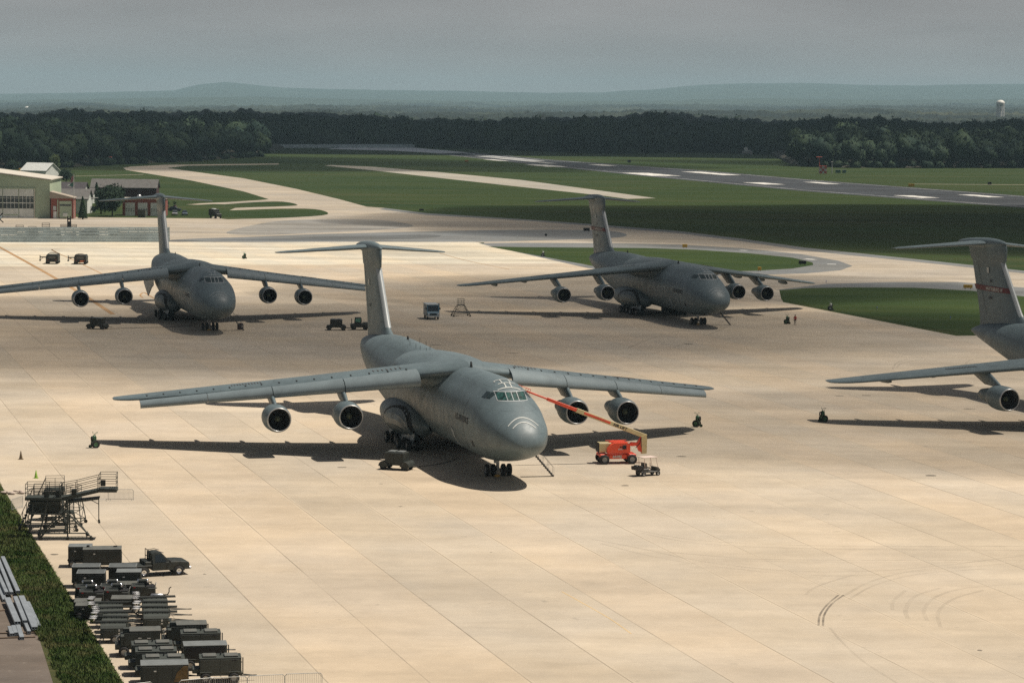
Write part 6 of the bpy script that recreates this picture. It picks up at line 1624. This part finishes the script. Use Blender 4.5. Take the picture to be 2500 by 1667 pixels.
# flagpole
fp = BLD('flagpole', G(180.5, 534), 0, 'tall white flagpole with yardarm and three hanging flags', 'flagpole')
m = MB(); m.tube((0, 0, 0), (0, 0, 14), .14, 10, .07); m.build('pole', M_WM, fp); m = MB(); m.tube((.2, 0, 6.6), (7.7, 0, 6.7), .09, 8); m.build('yardarm', M_WM, fp)
def cloth(name, m_, pts):
    m = MB(); m.add([(x, .12*math.sin(k*1.9), z) for k, (x, z) in enumerate(pts)], [tuple(range(len(pts)))]); me = m.build(name, m_, fp); sd_ = me.modifiers.new('s', 'SOLIDIFY'); sd_.thickness = .03; return me
cloth('flag', mat('flag_red_white', (.25, .12, .13), .8, var=.6, scale=4), [(-.1, 13.6), (-.7, 13.2), (-1.1, 11.8), (-.6, 11.2), (-.1, 12.4)])
cloth('flag', mat('flag_teal', (.06, .16, .13), .8, var=.4, scale=4), [(-.1, 11.6), (-.9, 11.2), (-1.5, 10.4), (-.4, 10.0), (-.05, 10.6)])
cloth('flag', M_WM, [(-.3, 10.2), (-1.5, 10.9), (-2.1, 10.5), (-1.2, 9.9)])
# propeller blades reaching in from the left edge
pb = BLD('propeller', G(-4, 552)+Vector((0, 0, 2.4)), 0, 'dark propeller blades poking in at the left picture edge', 'propeller')
for a in (R(48), R(-42), R(168), R(-108)):
    m = MB(); c_, s_ = math.cos(a), math.sin(a); m.prism([(0-s_*.12, c_*.12), (1.9*c_-s_*.16, 1.9*s_+c_*.16), (2.1*c_, 2.1*s_), (1.9*c_+s_*.16, 1.9*s_-c_*.16), (s_*.12, -c_*.12)], 'Y', -.04, .04); m.build('blade', M_BLK, pb)
m = MB(); m.lathe([(-.5, 0), (-.3, .22), (.2, .3), (3, .5), (3.1, 0)], (0, 0, 0), 'Y', 16); m.build('hub', M_PAINT, pb)
m = MB(); m.tube((0, 1.5, -2.4), (0, 1.5, 0), .12, 8); m.build('stand', M_OD, pb)
# blast fences
def fence(name, a, b, h, rows_, label, lean=.25, posts=10):
    d = b-a; L = d.length; t = BLD(name, a, math.atan2(d.y, d.x), label, 'blast fence')
    m = MB(); m.prism([(lean*h+.0, h), (lean*h+.12, h), (.12, 0), (0, 0)], 'X', 0, L); m.build('backing_sheet', M_FEN, t)
    m = MB()
    for k in range(rows_):
        z = h*(k+.5)/rows_; m.box((L/2, lean*z-.06, z), (L, .14, h/rows_*.55), bev=.0)
    m.build('slats', M_FEN2, t)
    for k in range(posts+1):
        x = L*k/posts; m = MB(); m.tube((x, lean*h+.1, h), (x, lean*h+h*.55, 0), .10, 5); m.build('brace', M_FEN, t)
    return t
M_FEN = mat('fence_steel', (.34, .40, .41), .6, .2, var=.25, scale=.5, dirt=(.24, .28, .29)); M_FEN2 = mat('fence_slat', (.46, .54, .56), .5, .3, var=.2, scale=.25, dirt=(.32, .38, .39))
fence('blast_fence', G(-60, 592), G(415, 591), 3.9, 10, 'long slatted grey blast fence across the left of the far apron', posts=18)
fence('blast_fence', G(651, 362), G(1013, 361), 3.2, 6, 'distant grey blast fence at the far runway end before the woods', posts=14)
bfn = bpy.data.objects['blast_fence']
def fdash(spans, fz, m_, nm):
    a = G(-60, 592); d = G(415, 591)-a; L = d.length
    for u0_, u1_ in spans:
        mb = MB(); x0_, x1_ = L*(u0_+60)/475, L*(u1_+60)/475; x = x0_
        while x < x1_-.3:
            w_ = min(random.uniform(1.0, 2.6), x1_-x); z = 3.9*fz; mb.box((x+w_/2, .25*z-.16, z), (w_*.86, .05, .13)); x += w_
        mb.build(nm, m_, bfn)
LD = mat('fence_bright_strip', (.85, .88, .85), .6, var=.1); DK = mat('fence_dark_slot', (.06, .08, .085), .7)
fdash(((120, 205), (236, 262), (288, 410)), .87, LD, 'bright_strip'); fdash(((40, 60), (90, 108), (146, 176), (183, 192), (240, 262), (290, 410)), .68, LD, 'bright_strip'); fdash(((146, 156), (184, 190), (240, 262), (0, 40)), .49, LD, 'bright_strip')
fdash(((195, 236),), .70, DK, 'dark_slot'); fdash(((194, 238), (266, 288), (135, 147)), .50, DK, 'dark_slot')
# access lifts behind the fence and a forklift
def lift(u, v_top, hb, label):
    g = G(u, 583); D = g.y+9; p = GD(u, v_top, D); t = BLD('scissor_lift', (p.x, D, 0), R(5), label, 'scissor lift'); zt_ = p.z
    m = MB(); m.box((0, 0, .5), (1.9, 1.2, .6), bev=.05); m.build('chassis', M_OD, t)
    m = MB()
    n = 4
    for k in range(n):
        z0_, z1_ = .8+(zt_-hb-.8)*k/n, .8+(zt_-hb-.8)*(k+1)/n
        for y in (-.4, .4): m.tube((-.8, y, z0_), (.8, y, z1_), .05, 5); m.tube((.8, y, z0_), (-.8, y, z1_), .05, 5)
    m.build('scissor_arms', M_OD, t)
    m = MB(); m.box((0, 0, zt_-hb), (2.0, 1.3, .14)); m.build('platform', M_OD, t)
    m = MB(); rail(m, [(-1, -.6, zt_-hb), (-1, .6, zt_-hb), (1, .6, zt_-hb), (1, -.6, zt_-hb), (-1, -.6, zt_-hb)], hb, .035); m.build('guard_rail', M_OD, t)
    for x in (-.7, .7):
        w = MB(); w.wheel((x, 0, .25), .25, 1.2, 'Y', 12); w.build('wheel', [M_TYRE, M_HUB], t)
lift(48, 550, 1.1, 'leftmost small platform lift behind the slatted blast fence')
lift(79, 553, 1.0, 'second and lowest platform lift behind the slatted blast fence')
lift(112, 545, 1.4, 'third platform lift from the left behind the blast fence')
D_ = G(168, 583).y+10; p_ = GD(168, 528, D_)
fk = BLD('forklift', (p_.x, D_, 0), R(8), 'dark tall-masted forklift behind the blast fence near the annexe', 'forklift')
zt_ = p_.z; m = MB(); m.box((0, 0, 1.0), (3.4, 1.6, 1.3), bev=.1); m.build('body', M_OD, fk)
m = MB(); m.box((-.3, -.3, zt_/2), (.3, .3, zt_)); m.box((.45, -.3, zt_/2), (.3, .3, zt_)); m.box((.1, -.3, zt_*.85), (1.1, .35, .3)); m.box((.1, -.3, zt_*.6), (1.1, .35, zt_*.3)); m.build('mast', M_BLK, fk)
m = MB(); rail(m, [(-2.2, -.6, zt_*.42), (2.1, -.6, zt_*.42), (2.1, .6, zt_*.42), (-2.2, .6, zt_*.42)], 1.0, .05); m.box((0, 0, zt_*.42), (4.3, 1.2, .25)); m.build('platform', M_OD, fk)
for x in (-1.2, 1.2):
    w = MB(); w.wheel((x, 0, .5), .5, 1.7, 'Y', 14); w.build('wheel', [M_TYRE, M_HUB], fk)
# cars by the garage
def car(m_, label, loc, rz):
    t = BLD('parked_car', loc, rz, label, 'car'); b = MB()
    def rg_(x, w, z0_, z1_): return [(x, -w, z0_), (x, -w*1.02, z0_+.3), (x, -w*.97, z1_), (x, w*.97, z1_), (x, w*1.02, z0_+.3), (x, w, z0_)]
    b.loft([rg_(-2.25, .78, .45, .9), rg_(-2.1, .86, .3, 1.0), rg_(-.9, .88, .28, 1.02), rg_(.9, .88, .28, 1.0), rg_(1.9, .84, .28, .92), rg_(2.25, .72, .4, .75)], smooth=False); b.build('body', m_, t)
    b = MB(); b.loft([[(-1.9, -.78, 1.0), (-1.9, .78, 1.0), (-1.9, .7, 1.05), (-1.9, -.7, 1.05)], [(-1.4, -.8, 1.0), (-1.4, .8, 1.0), (-1.4, .64, 1.55), (-1.4, -.64, 1.55)], [(.2, -.8, 1.0), (.2, .8, 1.0), (.2, .64, 1.6), (.2, -.64, 1.6)], [(1.0, -.8, .98), (1.0, .8, .98), (1.0, .76, 1.02), (1.0, -.76, 1.02)]], smooth=False); b.build('glasshouse', M_WIN, t)
    b = MB(); b.box((-.55, 0, 1.60), (1.5, 1.22, .06), bev=.03); b.build('roof', m_, t)
    for x in (-1.4, 1.4):
        for y in (-.8, .8): w = MB(); w.wheel((x, y, .33), .33, .2, 'Y', 14); w.build('wheel', [M_TYRE, M_HUB], t)
    for y in (-.6, .6): h = MB(); h.box((2.2, y, .66), (.12, .32, .16), bev=.03); h.build('headlight', M_CHR, t)
    return t
car(mat('silver_car_paint', (.34, .35, .36), .3, .3), 'pale silver parked car right of the brick garage', G(425, 526.5)+Vector((0, 2, 0)), R(-85))
car(mat('grey_blue_car_paint', (.10, .13, .17), .3), 'blue grey parked car, rightmost beside the brick garage', G(449, 526.5)+Vector((0, 2, 0)), R(-80))
car(mat('dark_car_paint', (.02, .03, .035), .3), 'dark parked car behind the silver one at the garage', G(423, 517)+Vector((0, 4, 0)), R(-5))
for u, lab in ((409, 'left round potted bush by the path behind the cars'), (427, 'right round potted bush by the path behind the cars')):
    p = G(u, 506); t = BLD('potted_bush', p, 0, lab, 'bush'); t['group'] = 'potted bushes'; m = MB(); m.lathe([(0, .5), (.7, .65), (.7, 0)], (0, 0, 0), 'Z', 12); m.build('pot', M_MAR, t)
    m = MB(); rn_ = random.Random(u)
    for k in range(140):
        d = Vector((rn_.gauss(0, 1), rn_.gauss(0, 1), rn_.gauss(0, 1))).normalized()*rn_.uniform(.4, .95); c = Vector((0, 0, 1.5))+d; s_ = .16; q = d.orthogonal().normalized(); m.add([c-q*s_, c+q.cross(d).normalized()*s_, c+q*s_], [(0, 1, 2)])
    m.build('foliage', M_CONIF, t)
# military ambulance truck
am = BLD('box_truck', G(524, 534)+Vector((0, 2.5, 0)), R(-55), 'dark green boxy truck parked at the tip of the grass verge', 'truck')
m = MB(); m.box((-1.1, 0, 1.9), (3.2, 2.2, 2.1), bev=.08); m.build('box_body', M_OD, am); m = MB(); m.box((1.5, 0, 1.15), (1.9, 1.9, .9), bev=.1); m.box((.8, 0, 1.8), (.7, 1.9, .7), bev=.08); m.build('cab', M_OD, am)
part('windscreen', M_WIN, am, ((1.17, 0, 1.9), (.04, 1.6, .45))); m = MB(); m.sphere((-1.2, 0, 2.98), 1, 10, (1.2, .8, .2)); m.build('roof_dome', M_WM, am)
for x in (-1.4, 1.6):
    for y in (-.95, .95): w = MB(); w.wheel((x, y, .48), .48, .3, 'Y', 16); w.build('wheel', [M_TYRE, M_OD], am)
# taxiway signs
def sign(u, v, w, h, m_, label, txt=None, tm=None):
    t = BLD('taxiway_sign', G(u, v), R(2), label, 'taxiway sign'); m = MB(); m.box((0, 0, .25+h/2), (w, .25, h), bev=.03); p = m.build('panel', m_, t)
    f = MB(); f.box((-w*.3, 0, .12), (.1, .1, .26)); f.box((w*.3, 0, .12), (.1, .1, .26)); f.build('leg', M_BLK, t)
    if txt:
        V, F = textmesh(txt, h*.9, .02); q = MB(); q.add([(a, -.135, .25+h*.2+b) for a, b in V], F); q.build('lettering', tm, p)
M_SY = mat('sign_yellow', (.55, .33, .03), .6)
sign(1432, 566, 1.9, .9, M_BLK, 'black taxiway sign beside the tail fin of the right-centre aircraft')
sign(1959, 647, 1.8, .8, M_BLK, 'black taxiway sign at the right tip of the grass island')
sign(1672, 606, 1.3, .8, M_SY, 'yellow taxiway sign on the upper edge of the grass island')
sign(1854, 662, .8, .7, M_SY, 'small yellow sign at the lower edge of the grass island')
sign(2363, 706, 1.9, .7, M_SY, 'long yellow taxiway sign by the cut-off aircraft tail fin')
sign(1139, 396, 2.6, 1.0, mat('sign_orange', (.5, .16, .04), .6), 'tiny orange sign beside the far runway')
sign(2225, 457, 3.0, 1.4, M_SY, 'orange yellow distance sign beyond the runway on the right')
sign(2416, 452, 2.0, 1.3, M_BLK, 'small black sign beyond the runway near the right edge')
sign(1536, 398, 2.4, 1.8, M_BLK, 'tiny black marker board beyond the far runway')
sign(1029, 516, 1.6, .6, M_BLK, 'low dark marker on the dark side of the infield grass edge')
lb = BLD('edge_reel', G(1333, 577), 0, 'small round dark marker standing in the grey infield asphalt', 'marker'); m = MB(); m.lathe([(-.05, 0), (-.05, .38), (.05, .38), (.05, 0)], (0, 0, .45), 'Y', 16); m.tube((0, 0, 0), (0, 0, .2), .05, 6); m.build('disc', M_BLK, lb)
# localiser hut, masts, trailer, windsock
lh = BLD('localiser_hut', G(2009, 424), 0, 'red and white chequered equipment hut beyond the runway', 'hut')
M_HR = mat('hut_red', (.45, .07, .04), .6)
m = MB(); m.box((0, 0, 2.2), (4.2, 3, 4.4)); m.build('wall', M_WM, lh); m = MB()
for x, z in ((-1.4, .75), (0, 2.2), (1.4, .75), (-1.4, 3.7), (1.4, 3.7)): m.box((x, -1.55, z), (1.38, .1, 1.45))
m.build('red_panels', M_HR, lh); part('roof', M_HR, lh, ((0, 0, 4.5), (4.5, 3.3, .25)))
for u, vb, vt, lab in ((2000, 422, 384, 'thin red mast standing at the chequered hut'), (2031, 424, 396, 'thin pale mast right of the chequered hut')):
    p = G(u, vb); h = GD(u, vt, p.y).z; t = BLD('mast', p, 0, lab, 'mast'); m = MB(); m.tube((0, 0, 0), (0, 0, h), .30, 6, .18); m.build('pole', M_HR if u == 2000 else M_GAL, t)
    m = MB(); m.tube((-2 if u == 2000 else -.6, 0, h), (1.5 if u == 2000 else .6, 0, h+.1), .2, 5); m.build('crossarm', M_HR if u == 2000 else M_GAL, t)
for k, (u, w_) in enumerate(((2046, 3.0), (2061, 2.2))):
    t = BLD('equipment_cabinet', G(u, 423), 0, ('left' if k == 0 else 'right')+' small green cabinet beside the chequered hut', 'cabinet'); m = MB(); m.box((0, 0, 1.0), (w_, 1.5, 1.8), bev=.05); m.build('cabinet_body', mat('cabinet_green', (.08, .17, .13), .6), t); part('cabinet_roof', M_GAL, t, ((0, 0, 1.97), (w_+.2, 1.7, .12)))
rt = BLD('radar_trailer', G(1824, 378), 0, 'white mobile radar trailer in front of the dark woods', 'radar trailer')
m = MB(); m.box((0, 0, 2.0), (9, 3, 2.4), bev=.1); m.build('trailer_body', mat('trailer_grey', (.30, .31, .31), .6), rt); m = MB(); m.box((-1.0, -.3, 4.6), (3.2, .5, 3.6), ry=R(-18), bev=.1); m.build('antenna_panel', M_WM, rt)
m = MB(); m.tube((-1, 0, 3), (-1, .2, 4.6), .25, 8); m.box((2.2, 0, 3.7), (1.6, 1.8, 1.1), bev=.05); m.build('mount', M_GAL, rt)
for x in (-3, 3): w = MB(); w.wheel((x, 0, .6), .6, 2.8, 'Y', 12); w.build('wheel', [M_TYRE, M_HUB], rt)
p = G(273, 404); ws = BLD('windsock', p, 0, 'orange windsock on a thin pole in front of the left woods', 'windsock'); zt_ = GD(273, 383, p.y).z
m = MB(); m.tube((0, 0, 0), (0, 0, zt_), .12, 8); m.build('pole', M_GAL, ws); m = MB(); m.lathe([(0, .45), (-1.2, .38), (-2.2, .25)], (0, 0, zt_-.4), 'X', 12); o = m.build('sock', mat('windsock_orange', (.65, .10, .03), .7), ws)
# water towers and specks of far buildings
M_TW = mat('tower_leg_white', (.9, .9, .86), .5)
def tower(u, vt, vb, D, wpx, legs, label):
    top = GD(u, vt, D); bot = GD(u, vb, D); r = wpx*D/FPX/2; t = BLD('water_tower', (top.x, D, 0), 0, label, 'water tower'); m = MB()
    m.sphere((0, 0, top.z-r*.75), r, 20, (1, 1, .75)); m.build('tank', mat('tower_white', (.85, .84, .78), .5), t)
    for k in range(legs):
        a = 2*math.pi*k/legs; l = MB(); l.tube((r*.85*math.cos(a), r*.85*math.sin(a), top.z-r), (r*1.0*math.cos(a), r*1.0*math.sin(a), bot.z-30), r*.13, 6); l.build('leg', M_TW, t)
    l = MB(); l.tube((0, 0, top.z-r*1.2), (0, 0, bot.z-30), r*.3, 8); l.build('riser_pipe', M_TW, t)
    return t
tower(2443, 244.5, 300, 4600, 21, 6, 'white legged water tower on the right skyline')
tower(67, 260, 285, 9500, 14, 5, 'pale water tower dome on the far left skyline')
M_FAR = mat('far_white_wall', (.75, .73, .68), .6)
for k, (u0_, u1_, v0_, v1_, D, lab) in enumerate(((2072, 2090, 294.5, 299, 4300, 'left white roof just above the right woods'), (2106, 2116, 295, 298.5, 4300, 'small white roof between two longer ones above the woods'), (2124, 2148, 294, 298, 4350, 'long white roof above the right woods'), (1958, 1963, 287.5, 290, 6000, 'tiny white building on the far plain right of centre'), (945, 952, 277.5, 281.5, 7000, 'bright white far building left of centre'), (864, 867, 269, 274, 9500, 'faint pale far building left of centre'), (1368, 1372, 272.5, 275, 8000, 'faint pale far building right of centre'))):
    a, b = GD(u0_, v1_, D), GD(u1_, v0_, D); t = BLD('distant_building', ((a.x+b.x)/2, D, a.z-10), 0, lab, 'distant building'); w_ = b.x-a.x; h = b.z-a.z+10
    m = MB(); m.box((0, 0, h/2), (w_, 20, h)); m.build('wall', M_FAR, t); m = MB(); m.prism([(-10.5, h), (10.5, h), (0, h+1.5)], 'X', -w_/2-.5, w_/2+.5); m.build('roof', M_FAR, t)
# edge lights
k = 0
for (u, v, lab) in ((2141, 756, 'small blue taxi light in the right grass near the verge'), (2320, 780, 'small blue taxi light in the right grass near the cut-off aircraft'), (1263, 581, 'small pale edge light at the left tip of the grass island'), (2017, 691, 'tiny edge light on the grey strip above the right grass'), (366, 515, 'small white post in the grass verge near the boxy truck'), (547, 508, 'small white post standing in the grass strip')):
    t = BLD('edge_light', G(u, v), 0, lab, 'edge light'); m = MB(); m.tube((0, 0, 0), (0, 0, .35), .05, 8); m.build('stem', M_GAL, t); m = MB(); m.sphere((0, 0, .42), .11, 10); m.build('lens', M_WM if v < 600 else mat('blue_lens', (.05, .12, .4), .3), t)
# ------------------------------------------------------------------ air
m = bpy.data.materials.new('haze_air'); m.use_nodes = True; nt = m.node_tree
for n in list(nt.nodes):
    if n.type != 'OUTPUT_MATERIAL': nt.nodes.remove(n)
pv = nt.nodes.new('ShaderNodeVolumePrincipled'); pv.inputs['Density'].default_value = HAZE
pv.inputs['Color'].default_value = (.58, .86, 1.0, 1); pv.inputs['Anisotropy'].default_value = .0
nt.links.new(pv.outputs[0], nt.nodes['Material Output'].inputs['Volume'])
mb = MB(); mb.box((0, 13300, 179.3), (20000, 27600, 360.6)); tag(mb.build('haze', m), kind='stuff')
